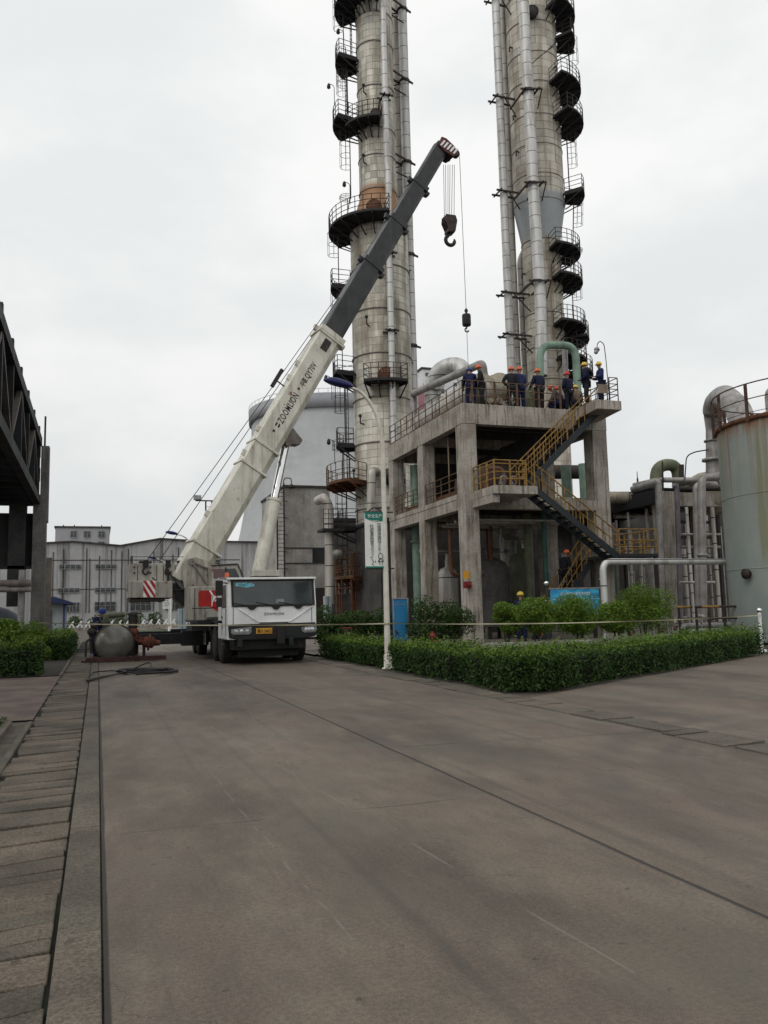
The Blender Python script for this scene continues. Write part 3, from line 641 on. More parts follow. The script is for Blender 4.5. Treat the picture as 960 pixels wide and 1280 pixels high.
m = MB(); m.prism([(-.14, 2.60), (-.14, 2.665), (1.95, 2.74), (1.95, 2.70), (.24, 2.66)], (XL-.01, YF+.15, 0), (0, 1, 0), Z, (1, 0, 0), 0, XR-XL+.02); m.build('roof_visor', white2, cab, .015)
m = MB()                                            # raised V-shaped moulding across the nose
for p, q in (((XL+.35, 1.72), (XL+.95, 1.30)), ((XL+.95, 1.30), (XR-.85, 1.30)), ((XR-.85, 1.30), (XR-.12, 1.76))): m.bar((p[0], YF-.012, p[1]), (q[0], YF-.012, q[1]), .03, .035, V((0, 1, 0)))
m.build('nose_moulding', chrome, cab)
m = MB(); m.bx(XL+.12, XR-.05, YF-.02, YF+.01, 1.215, 1.245); m.bx(XL+.17, XL+.185, YF-.01, YF+.01, 1.25, 1.78); m.bx(XR-.16, XR-.145, YF-.01, YF+.01, 1.25, 1.78); m.build('panel_gap', black, cab)
m = MB()
for x in (XL+.75, XL+1.5, XL+2.2):                 # wipers: scalloped arms under the glass
    m.prism([(-.2, .02), (.2, .02), (.05, -.12), (-.05, -.12)], (x, YF-.02, 1.79), (1, 0, 0), Z, (0, 1, 0), -.02, .01); m.bar((x, YF-.03, 1.78), (x-.62, YF-.01, 1.90), .02, .02)
m.build('wiper', black, cab)
m = MB()
for x, s in ((XL+.55, .1), (XL+.62, .07), (XL+.5, .06), (XL+.72, .08), (XL+.36, .09), (XL+.42, .06), (XL+.8, .05)): m.hexa(ws(x-s, x+s*.8, 2.36+random.uniform(0, .06), 2.42+s*.9, .022))
m.build('window_sticker', M('sticker_cyan', (.22, .55, .62), (.12, .4, .55), 9, .5), wsd)
m = MB(); m.hexa(ws(XL+1.32, XL+1.6, 2.14, 2.34, .0)); m.hexa(ws(XL+1.5, XL+1.75, 1.87, 1.99, .018)); m.each('dashboard_item', M('dash_item', (.25, .27, .27), (.18, .2, .2), 5, .6), wsd)
text('ZOOMLION', .11, 'lettering', steel_dk, cab, (XL+1.12, YF-.006, 1.50), (1, 0, 0), Z, .004, 1.1)
m = MB(); m.prism([(XL+.02, 1.21), (XR+.01, 1.21), (XR-.02, .84), (XR-.4, .76), (XL+.4, .76), (XL+.05, .84)], (0, YF-.06, 0), (1, 0, 0), Z, (0, 1, 0), 0, .25); bmp = m.build('bumper', chassis, cr, .03)
for x0, x1 in ((XL+.10, XL+.72), (XR-.50, XR-.02)):
    m = MB(); m.prism([(x0, .98), (x0+.08, .93), (x1-.06, .93), (x1, 1.0), (x1, 1.16), (x0, 1.10)], (0, YF-.09, 0), (1, 0, 0), Z, (0, 1, 0), 0, .04); hl = m.build('headlight', M('lamp_housing', (.30, .31, .31), (.16, .17, .17), 8, .2, .2, .6), bmp, .01)
    m = MB()
    for k in range(3): m.lathe([(.01, -.02), (.055, -.015), (.075, .01), (.075, .03)], (x0+.15+k*(x1-x0-.28)/2, YF-.085, 1.03), 14, axis=(0, 1, 0))
    m.build('lens', lens_m, hl)
m = MB(); m.bx(XL+.86, XL+1.36, YF-.085, YF-.062, .94, 1.11); pl = m.build('number_plate', plate_y, bmp, .005)
text('鲁S·24022', .13, 'lettering', black, pl, (XL+.885, YF-.088, .975), (1, 0, 0), Z, .003, .92)
m = MB(); m.bx(XL+1.5, XL+1.75, YF-.12, YF-.05, .62, 1.18); m.bx(XR-.9, XR-.75, YF-.08, YF+.1, .55, .8); m.bx(XL+.3, XL+.45, YF-.08, YF+.1, .55, .8); m.each('tow_hook', black, bmp, .02)
m = MB(); m.bx(XL-.008, XL+.004, YF+.25, YF+1.1, 1.75, 2.45); m.build('side_window', glass, cab)
m = MB(); m.tube(arc([(XL+.05, YF+.15, 2.5), (XL-.25, YF-.02, 2.52), (XL-.25, YF-.02, 2.2)], .1), .022, 6); m.bx(XL-.36, XL-.14, YF-.09, YF-.02, 2.12, 2.58); m.bx(XL-.34, XL-.16, YF-.08, YF-.02, 1.78, 2.06)
m.build('mirror', black, cab, .02)
m = MB(); m.lathe([(.07, 0), (.07, .1), (.03, .14)], (XL+.05, YF+.4, 2.70), 12); m.build('beacon', hat_or, cab)
# --- chassis, wheels
m = MB(); m.bx(3.95, 6.25, 26.0, 38.8, .95, 1.32); m.bx(4.3, 5.9, 26.2, 38.6, .55, .95); m.bx(3.78, 6.42, 27.75, 29.7, 1.20, 1.42); m.bx(3.78, 6.42, 30.4, 38.9, 1.25, 1.45)
m.bx(3.95, 6.2, YF+.25, 27.5, .45, .9); m.bx(3.8, 4.3, 29.7, 30.2, .6, 1.2); m.bx(5.9, 6.4, 29.7, 30.3, .6, 1.2)
m.build('chassis', chassis, cr, .02)
m = MB(); m.bx(4.15, 6.05, 26.25, 26.35, .22, .8); m.bx(3.75, 6.45, 28.1, 28.14, .22, 1.0); m.bx(3.72, 6.48, 29.62, 29.66, .12, 1.0); m.each('dark_underpanel', black, cr)  # black panels added under the truck to block light and deepen its shade
m = MB()
for y0 in (27.35, 28.95): 
    m.prism([(-.75, 1.2), (-.68, 1.05), (-.5, 1.28), (.5, 1.28), (.68, 1.05), (.75, 1.2), (.6, 1.36), (-.6, 1.36)], (3.72, y0, 0), (0, 1, 0), Z, (1, 0, 0), 0, .5)
m.each('mudguard', chassis, cr)
def wheel(x, y, side, dual=False):
    w = .32; xs = x+side*.0; m = MB(); ax_ = V((side, 0, 0))
    m.lathe([(.30, -.16), (.50, -.17), (.57, -.12), (.585, 0), (.57, .12), (.50, .17), (.30, .16)], (x, y, .585), 36, ax_)
    for k in range(36):
        a = 2*pi*k/36; c = V((x, y+cos(a)*.585, .585+sin(a)*.585)); m.bar(c+V((-.13, 0, 0)), c+V((.13, 0, 0)), .045, .02, V((0, cos(a), sin(a))))
    t = m.build('wheel', rubber, cr)
    m = MB(); m.lathe([(.02, .05), (.10, .06), (.12, .0), (.22, -.02), (.27, .10), (.30, .165), (.31, .12)], (x, y, .585), 24, ax_)
    for k in range(10): a = 2*pi*k/10; m.cyl((x+side*.0, y+cos(a)*.17, .585+sin(a)*.17), (x+side*.04, y+cos(a)*.17, .585+sin(a)*.17), .016, n=6)
    m.build('rim', steel_lt, t)
for y in (27.35, 28.95, 33.9, 35.35):
    for x, s in ((3.92, -1), (6.28, 1)):
        wheel(x, y, s)
m = MB()
for y in (27.35, 28.95, 33.9, 35.35): m.cyl((3.9, y, .585), (6.3, y, .585), .11, n=10); m.ball((5.1, y, .585), .24)
m.build('axle', chassis, cr)
# --- service box with the red panel
sx0, sx1, sy = 3.70, 4.85, 29.75; kz = lambda y: at(260, y, Y=sy).z; kx = lambda x: at(x, 760, Y=sy).x
m = MB(); m.bx(kx(238), kx(277), sy, 31.9, kz(788)+.35, kz(733)); sb = m.build('engine_housing', white_d, cr, .03)
m = MB(); a, b = kx(248), kx(277); m.prism([(kx(248), kz(758)), (kx(262), kz(758)), (kx(277)-.02, kz(767)), (kx(277)-.02, kz(738)), (kx(264), kz(738)), (kx(249.5), kz(738)), (kx(248), kz(741))], (0, sy-.012, 0), (1, 0, 0), Z, (0, 1, 0), 0, .011); m.build('red_panel', red, sb)
m = MB(); m.prism([(kx(261), kz(738)), (kx(263.2), kz(738)), (kx(266.5), kz(743)), (kx(265.3), kz(758)), (kx(264.2), kz(758)), (kx(264.6), kz(744))], (0, sy-.016, 0), (1, 0, 0), Z, (0, 1, 0), 0, .003); m.bx(kx(265.5), kx(274), sy-.016, sy-.013, kz(752), kz(744)); m.build('white_stripe', white2, sb)
text('70V', .30, 'lettering', red, sb, (kx(266), sy-.018, kz(751.5)), (1, 0, 0), Z, .003, .85, shear=.2)
m = MB(); m.bx(kx(248), kx(277), sy-.05, sy+.6, kz(788)+.22, kz(788)+.33); m.bx(kx(240), kx(262), sy+.1, sy+2, kz(788)+.0, kz(788)+.2); m.build('step', chassis, sb)
m = MB()
for k in range(4): z = .55+k*.3; m.bar((3.60, 30.05, z), (3.60, 30.45, z), .05, .03)
m.bar((3.6, 30.05, .5), (3.6, 30.05, 1.6), .03, .03); m.bar((3.6, 30.45, .5), (3.6, 30.45, 1.6), .03, .03); m.build('side_ladder', steel_lt, cr)
m = MB(); m.bx(kx(243), kx(243)+.02, sy-.012, sy-.002, kz(784), kz(735)); m.bx(kx(240), kx(276), sy-.012, sy-.002, kz(760)-.01, kz(760)+.01); m.bx(kx(256), kx(256)+.015, sy-.012, sy-.002, kz(786), kz(760))
for k in range(6): m.bx(kx(258), kx(274), sy-.013, sy-.003, kz(772)-.03*k-.0, kz(772)-.03*k+.014)
m.build('panel_gap', black, sb)
m = MB(); m.bx(XL+.9, XR-.9, YF+.8, YF+1.6, 2.735, 2.93); m.build('air_conditioner', white_d, cab, .03)
m = MB(); m.bx(XL-.012, XL, YF+.3, YF+.315, .9, 1.72); m.bx(XL-.012, XL, YF+1.15, YF+1.165, .9, 2.5); m.bx(XL-.04, XL, YF+1.0, YF+1.12, 1.45, 1.49); m.bx(XL-.06, XL-.01, YF+.3, YF+1.1, .62, .66); m.build('door_handle', black, cab)
m = MB()
for k in range(5): m.bx(XL+.75, XL+2.05, YF-.066, YF-.056, .80+k*.02, .808+k*.02)
m.bx(XL+.98, XR-.9, YF-.012, YF-.004, 1.255, 1.275); m.build('grille', black, bmp)
# --- outriggers
for s, y in ((-1, 32.55), (1, 32.55), (-1, 37.4), (1, 37.4)):
    e = 1.35 if s < 0 else 8.6; i = 4.0 if s < 0 else 6.2
    m = MB(); m.bx(min(i, i+s*1.0), max(i, i+s*1.0), y-.26, y+.26, .42, .98); o = m.build('outrigger', chassis, cr, .02)
    m = MB(); m.bx(min(i+s*.9, e), max(i+s*.9, e), y-.17, y+.19, .50, .90); m.build('beam', chassis, o, .015)
    m = MB(); m.cyl((e, y, .18), (e, y, 1.05), .10); m.cyl((e, y, .06), (e, y, .7), .065); m.lathe([(.28, 0.0), (.28, .06), (.1, .12), (.07, .16)], (e, y, .01), 18); m.build('jack', steel_dk, o)
# --- superstructure (slewed so the boom points right)
pv = at(247, 700, Y=34.0); ph = at(549, 190, Y=36.2)
m = MB(); m.lathe([(1.0, 0), (1.0, .3), (.85, .3), (.85, .5)], (5.1, 34.3, 1.42), 32); m.build('slew_ring', chassis, cr)
S = lambda x, y: at(x, y, Y=33.6)
cw = [S(161, 748), S(161, 742), S(158.5, 735), S(160, 706), S(163, 704), S(272, 705), S(276, 735), S(250, 760), S(226, 757), S(214, 740), S(214, 748)]
m = MB(); m.prism([(p.x, p.z) for p in cw], (0, 33.6, 0), (1, 0, 0), Z, (0, 1, 0), 0, 1.5); fr = m.build('superstructure', white_d, cr, .02)
cwp = [S(160, 748), S(160, 727), S(214, 727), S(214, 748)]
m = MB(); m.prism([(p.x, p.z) for p in cwp], (0, 33.0, 0), (1, 0, 0), Z, (0, 1, 0), 0, 2.7); cwt = m.build('counterweight', white_d, cr, .03)
m = MB(); a, b = S(178, 747), S(193, 726.5); m.bx(a.x, b.x, 32.985, 32.998, a.z, b.z); wp = m.build('warning_panel', white2, cwt)
m = MB(); W = b.x-a.x; H = b.z-a.z
for pts in ([(0, .42), (0, .75), (.62, 0), (.35, 0)], [(0, 1), (.22, 1), (1, .12), (1, 0), (.88, 0), (0, .95)], [(.48, 1), (.75, 1), (1, .72), (1, .4)]): m.prism([(u*W, w*H) for u, w in pts], (a.x, 32.98, a.z), (1, 0, 0), Z, (0, 1, 0), 0, .004)
m.build('stripe', red, wp)
m = MB(); p, q = S(162, 752), S(205, 749); m.bx(p.x, q.x, 33.05, 35.5, p.z, q.z)
for x in (163, 185, 203): m.bx(S(x, 750).x-.04, S(x, 750).x+.04, 33.1, 35.4, S(x, 752).z, S(x, 746).z)
m.build('undertray', steel_dk, cwt)
m = MB(); m.prism([(S(x, y).x, S(x, y).z) for x, y in ((207, 730), (220, 729), (238, 746), (238, 757), (228, 757), (220, 750), (215, 733), (207, 733))], (0, 33.45, 0), (1, 0, 0), Z, (0, 1, 0), 0, .14); m.build('access_cover', chassis, fr)
m = MB()
for x, y in ((182, 711), (210, 711)):
    p = S(x, y); m.tube(arc([p+V((0, -.02, .25)), p+V((0, -.08, .1)), p+V((-.14, -.1, -.12)), p+V((.02, -.1, -.26)), p+V((.12, -.08, -.1))], .1), .035, 7)
    m.bx(p.x-.1, p.x+.1, 33.5, 33.59, p.z+.05, p.z+.32)
p = S(210, 718); m.bar(p+V((0, -.06, .2)), p+V((0, -.06, -.65)), .08, .16)
m.build('lifting_hook', black, fr)
m = MB()
for x0, x1, h in ((174, 190, .12), (222, 232, .14)): m.bx(S(x0, 705).x, S(x1, 705).x, 33.7, 34.9, S(200, 705).z-.01, S(200, 705).z+h)
m.rails([(S(163, 704).x, 33.65, S(163, 704).z), (S(236, 704).x, 33.65, S(163, 704).z)], .25, (.25,), .9, .012, .012)
m.cyl(S(165, 704), S(165, 695), .03); m.build('winch_cover', steel_dk, fr)
m = MB()                                            # boom foot cheek plates
for yy in (33.25, 34.62):
    m.prism([(S(x, y).x, S(x, y).z) for x, y in ((226, 712), (232, 700), (243, 697), (258, 702), (305, 726), (318, 733), (318, 741), (292, 742), (262, 735), (246, 757), (232, 757))], (0, yy, 0), (1, 0, 0), Z, (0, 1, 0), 0, .12)
m.each('boom_foot', white_d, fr, .01)
m = MB(); q = lambda x, y: at(x, y, Y=33.2)
for a, b in (((240, 702), (300, 727)), ((240, 702), (258, 730)), ((258, 718), (300, 727))): m.bar(q(*a), q(*b), .05, .12, V((0, 1, 0)))
m.cyl(q(240, 702)-V((0, .03, 0)), q(240, 702)+V((0, 1.6, 0)), .13)
m.build('foot_stiffener', steel_lt, fr)
m = MB()
for k, (x0, y0, x1, y1) in enumerate(((190, 722, 236, 735), (212, 716, 244, 740), (226, 725, 262, 742))):
    a_, b_ = at(x0, y0, Y=33.4), at(x1, y1, Y=33.2); m.tube(arc([a_, a_.lerp(b_, .5)-Z*.35, b_], .6), .028, 6)
m.build('hydraulic_hose', black, fr)
m = MB()
for x in (172, 196, 204, 219, 252): m.bx(S(x, 720).x-.012, S(x, 720).x+.012, 33.588, 33.598, S(x, 726).z, S(x, 707).z)
for x in (168, 188, 230, 246, 256):
    for y in (709, 716): m.cyl((S(x, y).x, 33.56, S(x, y).z), (S(x, y).x, 33.61, S(x, y).z), .035, n=8)
m.bx(S(230, 720).x, S(240, 720).x, 33.585, 33.597, S(235, 724).z, S(235, 712).z); m.build('panel_gap', steel_dk, fr)
# operator cab
oy = 32.2; O = lambda x, y: at(x, y, Y=oy)
m = MB(); m.prism([(O(x, y).x, O(x, y).z) for x, y in ((266, 760), (264, 707), (296, 705.5), (303, 722), (306, 760))], (0, oy, 0), (1, 0, 0), Z, (0, 1, 0), 0, 1.1); oc = m.build('operator_cab', white_d, cr, .03)
m = MB(); m.prism([(O(x, y).x, O(x, y).z) for x, y in ((267, 723), (267, 711), (281, 711), (281, 723))], (0, oy-.012, 0), (1, 0, 0), Z, (0, 1, 0), 0, .01); m.build('window', pinkglass, oc)
m = MB(); m.prism([(O(x, y).x, O(x, y).z) for x, y in ((284, 723), (283, 711), (294, 710.5), (300, 723))], (0, oy-.012, 0), (1, 0, 0), Z, (0, 1, 0), 0, .01); m.build('window', glass, oc)
m = MB()
for a, b in (((264, 707), (297, 705)), ((297, 705), (304, 722)), ((282, 709), (283, 724))): m.bar(O(*a)-V((0, .02, 0)), O(*b)-V((0, .02, 0)), .05, .06, V((0, 1, 0)))
m.build('cab_frame', steel_dk, oc)
# --- boom
A = (ph-pv); BL = A.length; A.normalize(); SD = A.cross(Z).normalized(); NU = SD.cross(A)   # SD towards the camera side
if SD.y > 0: SD = -SD
def t_of(x, y):                                      # distance along the boom of a photo point
    d = V((x-247, y-700, 0)); e = V((549-247, 190-700, 0)); return BL*d.dot(e)/e.dot(e)
ts = [0, t_of(403, 452), t_of(455, 358), t_of(487, 296), t_of(517, 240), t_of(552, 184)]
hs = [(1.20, .95), (1.03, .82), (.93, .74), (.84, .66), (.74, .58)]
pv2 = pv+NU*.02
def section(m, a, b, h, w):
    c = [(-w/2, -h*.30), (-w*.3, -h*.5), (w*.3, -h*.5), (w/2, -h*.30), (w/2, h*.47), (w*.46, h*.5), (-w*.46, h*.5), (-w/2, h*.47)]
    m.prism(c, pv2, SD, NU, A, a, b)
m = MB(); section(m, -1.15, ts[1], *hs[0]); base = m.build('boom_base', white, cr, .02)
m = MB()
for px_, py_, h in ((253, 690, 1.34), (300, 606, 1.30), (318, 585, 1.28), (398, 460, 1.34)):
    t = t_of(px_, py_); c = [(-.53, -h*.5), (.53, -h*.5), (.53, h*.5), (-.53, h*.5)]; m.prism(c, pv2, SD, NU, A, t, t+.09)
for px_, py_ in ((262, 662), (305, 600), (318, 572), (344, 508), (352, 490)):
    t = t_of(px_, py_); m.prism([(t, .58), (t, .74), (t+.22, .78), (t+.26, .58)], pv2+SD*.2, A, NU, SD, 0, .12)
m.each('collar', white, base)
m = MB(); t = t_of(392, 462); m.bx(-.01, .01, 0, .01, 0, .01) if 0 else None; m.prism([(t-.5, -.12), (t+.05, -.12), (t+.05, .22), (t-.5, .22)], pv2+SD*(hs[0][1]/2), A, NU, SD, .002, .03); m.build('port_cover', steel_dk, base)
sec = []
for i in range(1, 5):
    m = MB(); section(m, ts[i]-.6, ts[i+1]+.02, *hs[i]); s_ = m.build('boom_section', boom_dk, cr, .015); sec.append(s_)
    m = MB(); h, w = hs[i-1]; m.prism([(-w*.54, -h*.53), (w*.54, -h*.53), (w*.54, h*.54), (-w*.54, h*.54)], pv2, SD, NU, A, ts[i]-.26, ts[i]-.02)
    m.prism([(ts[i]-.26, h*.5), (ts[i]-.05, h*.5), (ts[i]-.05, h*.5+.26), (ts[i]-.26, h*.5+.18)], pv2-SD*.1, A, NU, SD, 0, .2); m.prism([(ts[i]-.3, -h*.5), (ts[i]-.05, -h*.5), (ts[i]-.05, -h*.5-.22), (ts[i]-.2, -h*.5-.24)], pv2-SD*.15, A, NU, SD, 0, .3)
    m.build('collar', white if i == 1 else boom_dk, s_ if i > 1 else base)
# lettering along the base section
face = hs[0][1]/2+.006
tx = lambda px_, py_: pv2+A*t_of(px_, py_)+SD*face
U_ = A; W_ = NU if U_.cross(NU).dot(SD) > 0 else -NU
text('ZOOMLION', .42, 'lettering', black, base, tx(333.5, 557)+W_*-.08, U_, W_, .003, 1.14, bold=.004, xs=.62)
text('中联', .30, 'lettering', steel_dk, base, tx(356.5, 513.5)+W_*-.05, U_, W_, .003, .95, bold=.004, xs=.65)
text('QY70V', .40, 'lettering', black, base, tx(362, 504)+W_*-.08, U_, W_, .003, 1.1, bold=.003, xs=.62)
m = MB()
for px_, py_, s in ((327, 567, .05), (354, 518, .05)): m.prism([(-s, -s+.1), (s, -s+.1), (s, s+.1), (-s, s+.1)], tx(px_, py_), U_, W_, SD, -.003, .003)
for w0 in (-.02, .12): m.prism([(.0, w0), (.17, w0), (.21, w0+.07), (.04, w0+.07)], tx(330, 562.5)+U_*.0, U_, W_, SD, -.003, .003)
m.build('emblem', black, base)
# boom head
Hd = pv2+A*ts[5]; hx = V((A.x, A.y, 0)).normalized()
m = MB(); h = .8
dn = V((1, .06, -.42)).normalized(); up = dn.cross(SD).normalized()
if up.z < 0: up = -up
hp = [(-.30, .30), (-.32, -.22), (.12, -.36), (.62, -.34), (.80, -.08), (.50, .22), (-.05, .36)]
for sd in (-.38, .30): m.prism(hp, Hd, dn, up, SD, sd, sd+.08)
head = m.build('boom_head', dred, cr, .01)
m = MB()
for k in range(5): u = -.24+k*.19; m.prism([(u, -.2), (u+.09, -.2), (u+.2, .18), (u+.1, .18)], Hd, dn, up, SD, .383, .388)
m.build('stripe', white2, head)
m = MB()
for c_, r in (((.0, .06), .26), ((.48, -.14), .24)):
    for k in range(4): o = Hd+dn*c_[0]+up*c_[1]+SD*(-.24+k*.16); m.lathe([(.04, -.05), (r, -.06), (r*.86, 0), (r, .06), (.04, .05)], o, 20, SD)
m.build('sheave', steel_dk, head)
tip = at(569, 192, Y=36.3)
m = MB(); m.bar(Hd+dn*.6+up*.1, tip+V((.05, 0, .05)), .22, .28); m.lathe([(.04, -.08), (.24, -.07), (.2, 0), (.24, .07), (.04, .08)], tip, 18, SD); m.build('jib_sheave', steel_dk, head)
# hoist ropes, hook block, overhaul ball
blk = at(562, 281, Y=36.25)
m = MB()
for k, (x, xb) in enumerate(((554.5, 555.5), (557, 557.5), (560, 560), (562.5, 562), (565.5, 564.5), (568, 567.5))):
    m.cyl(at(x, 206, Y=36.1+.06*k), at(xb, 273, Y=36.2+.02*k), .014, n=5)
rope_b = at(574.5, 196, Y=36.4); ball = at(579, 400, Y=36.4)
ball.x = rope_b.x+.05
m.cyl(rope_b, ball+Z*.5, .014, n=5); low = V((ball.x, ball.y, 11.6)); m.cyl(ball-Z*.4, low, .012, n=5)
for px_, py_ in ((347, 475),): pass
w1, w2 = at(184, 700, Y=33.9), at(200, 700, Y=34.2)
k1, k2 = at(420, 372, Y=34.9), at(424, 372, Y=35.1)
g1 = at(346, 476, Y=34.6)
m.cyl(w1, g1, .016, n=5); m.cyl(w2, g1+V((.15, .2, -.1)), .016, n=5); m.cyl(g1, k1, .016, n=5); m.cyl(g1+V((.15, .2, -.1)), k2, .016, n=5)
m.cyl(k1, at(546, 180, Y=36), .012, n=5); m.cyl(Hd+up*.4, tip+Z*.3, .014, n=5)
m.build('hoist_rope', steel_dk, cr)
m = MB(); m.bar(g1-A*.45+Z*.1, g1+A*.5+Z*.1, .12, .16); m.tube([g1, g1-NU*.9], .03, 6); m.build('rope_guide', steel_dk, cr)
m = MB()
for sd in (-.26, -.09, .08, .23): m.prism([(-.30, .42), (.24, .42), (.32, .15), (.20, -.42), (-.12, -.42), (-.34, .1)], blk, (1, 0, 0), Z, (0, 1, 0), sd, sd+.04)
m.bx(blk.x-.18, blk.x+.18, blk.y-.25, blk.y+.27, blk.z-.46, blk.z-.30); hb = m.build('hook_block', hook_m, cr, .01)
m = MB()
for sd in (-.16, 0, .16): m.lathe([(.04, -.05), (.27, -.055), (.23, 0), (.27, .055), (.04, .05)], blk+V((-.02, sd, .12)), 20, (0, 1, 0))
m.build('sheave', steel_dk, hb)
m = MB(); c = blk-Z*.82
pts = [c+Z*.42+V((0, 0, 0)), c+V((-.04, 0, .3))]+[c+V((cos(a)*-.24*1, 0, sin(a)*.25)) for a in [radians(x) for x in range(60, -215, -22)]]
m.tube(pts, [.07, .07]+[.095]*(len(pts)-4)+[.07, .03], 10); m.build('hook', black, hb)
m = MB(); m.lathe([(.03, .62), (.10, .5), (.04, .36), (.05, .34), (.20, .30), (.22, .24), (.22, -.22), (.20, -.28), (.05, -.32), (.04, -.36)], ball, 18); ob_ = m.build('overhaul_ball', black, cr)
c = ball-Z*.5; m = MB(); m.tube([c+Z*.16, c+Z*.1]+[c+V((cos(radians(a))*-.1, 0, sin(radians(a))*.1)) for a in range(60, -200, -26)], .035, 8); m.build('hook', black, ob_)
# luffing cylinder
c0 = at(322, 724, Y=34.0); c1 = at(357, 556, Y=34.9); mid = c0.lerp(c1, .56)
m = MB(); m.cyl(c0-(c1-c0).normalized()*.6, mid, .30, n=20); m.cyl(mid, mid+(c1-c0).normalized()*.12, .33, n=20); lc = m.build('luffing_cylinder', white, cr)
m = MB(); m.cyl(mid, c1, .17, n=18); m.build('rod', chrome, lc)
m = MB(); d = (c1-c0).normalized(); m.prism([(-.55, .1), (.35, .1), (.12, -.62), (-.12, -.62)], c1+d*.45, A, NU, SD, -.28, .28); m.cyl(c1-SD*.34, c1+SD*.34, .14); m.build('cylinder_bracket', steel_lt, lc)
# control cabinet hanging under the frame
# ------------------------------------------------------------------ distillation columns
class Tower:
    def __init__(s, name, label, cx, cy_, Y):
        p = at(cx, cy_, Y=Y); s.c = V((p.x, p.y, 0)); n = s.c.normalized()
        s.tc = -n; s.lf = V((-n.y, n.x, 0)); s.root = thing(name, label, 'distillation column', s.c, 'distillation columns')
    def d(s, a): a = radians(a); return s.tc*cos(a)+s.lf*sin(a)
    def z(s, y): return zat(s.c.x, s.c.y, y)
    def r(s, w, y): return w/2*((s.c+Z*s.z(y)-EYE).dot(fw))/FPX
    def p(s, a, r, z): return s.c+s.d(a)*r+Z*z
    def shell(s, prof, mat, name='shell', n=48):
        m = MB(); m.lathe(prof, s.c, n); return m.build(name, mat, s.root)
    def platform(s, y, a0, a1, w, ri, rusty=False, h=1.1, toe=.1):
        z = s.z(y); m = MB(); n = max(4, int((a1-a0)/9)); ro = ri+w
        A_ = [a0+(a1-a0)*k/n for k in range(n+1)]
        vs = [s.p(a, rr, zz) for a in A_ for rr, zz in ((ri, z-.1), (ro, z-.1), (ro, z), (ri, z))]
        fs = [(4*k+i, 4*k+(i+1) % 4, 4*k+4+(i+1) % 4, 4*k+4+i) for k in range(n) for i in range(4)]+[(3, 2, 1, 0), tuple(4*n+i for i in range(4))]
        m.add(vs, fs)
        for k in range(0, n+1, 2):                                         # knee brackets
            a = A_[k]; m.bar(s.p(a, ri-.05, z-.16), s.p(a, ro-.05, z-.16), .08, .14); m.bar(s.p(a, ri-.03, z-1.0), s.p(a, ro-.15, z-.2), .07, .07)
        pm = m.build('platform', rust_m if rusty else steel_blk, s.root)
        m = MB(); pts = [s.p(a0, ri+.1, z)]+[s.p(a, ro-.04, z) for a in A_]+[s.p(a1, ri+.1, z)]
        m.rails(pts, h, (.38, .74, h), 1.0, .024, .028, toe); m.build('railing', rust_rail if rusty else steel_dk, pm)
        return pm
    def ladder(s, ya, yb, a, r, cage=True, r2=None):
        z0, z1 = s.z(ya), s.z(yb); m = MB(); r2 = r2 or r; L = z1-z0
        def q(da, rr, f): return s.p(a, r+(r2-r)*f+rr, z0+L*f)+tang*da
        tang = s.d(a+90)
        for sd in (-.24, .24): m.cyl(q(sd, 0, 0), q(sd, 0, 1), .03, n=5)
        k = int(L/.32)
        for i in range(k): m.cyl(q(-.24, 0, (i+.5)/k), q(.24, 0, (i+.5)/k), .015, n=4)
        if cage:
            hp = [(sin(t)*.36, .05+.62*(.5-.5*cos(2*t)) if False else .72*sin(t*1.0)**.0) for t in ()]
            arcp = [(-.3, 0), (-.38, .3), (-.24, .62), (0, .72), (.24, .62), (.38, .3), (.3, 0)]
            f0 = min(.9, 2.2/L); kk = max(2, int(L*(1-f0)/.8))
            for i in range(kk+1):
                f = f0+(1-f0)*i/kk; m.tube([q(x, y, f) for x, y in arcp], .018, 4, False)
            for x, y in arcp[1:-1:1]: m.cyl(q(x, y, f0), q(x, y, 1), .014, n=4)
        m.build('ladder', steel_dk, s.root)
    def bracket(s, y, a, ro, rp, mat=None, part='pipe_bracket'):
        z = s.z(y); m = MB(); t = s.d(a+90)
        for sd in (-rp*.9, rp*.9): m.bar(s.p(a, ro*.0+s.rs, z)+t*sd, s.p(a, ro+rp+.25, z)+t*sd, .09, .12)
        m.bar(s.p(a, ro+rp+.06, z)-t*(rp+.28), s.p(a, ro+rp+.06, z)+t*(rp+.28), .08, .12); m.bar(s.p(a, ro-rp-.06, z)-t*(rp+.28), s.p(a, ro-rp-.06, z)+t*(rp+.28), .08, .12)
        m.bar(s.p(a, s.rs, z-.8)+t*rp*.5, s.p(a, ro, z-.05)+t*rp*.5, .06, .06); m.bar(s.p(a, s.rs, z+.0)-t*rp*.9, s.p(a, ro, z-.05)+t*rp*.9, .05, .05)
        m.build(part, steel_dk, s.root)
    def manhole(s, y, a, ri, r=.42, mat=None):
        z = s.z(y); m = MB(); d = s.d(a); m.lathe([(r, -.3), (r, .28), (r*1.25, .28), (r*1.25, .42), (.05, .46)], s.p(a, ri, z), 20, d)
        for k in range(12): t = 2*pi*k/12; o = s.p(a, ri+.43, z)+s.d(a+90)*cos(t)*r*1.12+Z*sin(t)*r*1.12; m.cyl(o, o+d*.06, .035, n=6)
        m.build('manhole', mat or rust_m, s.root)

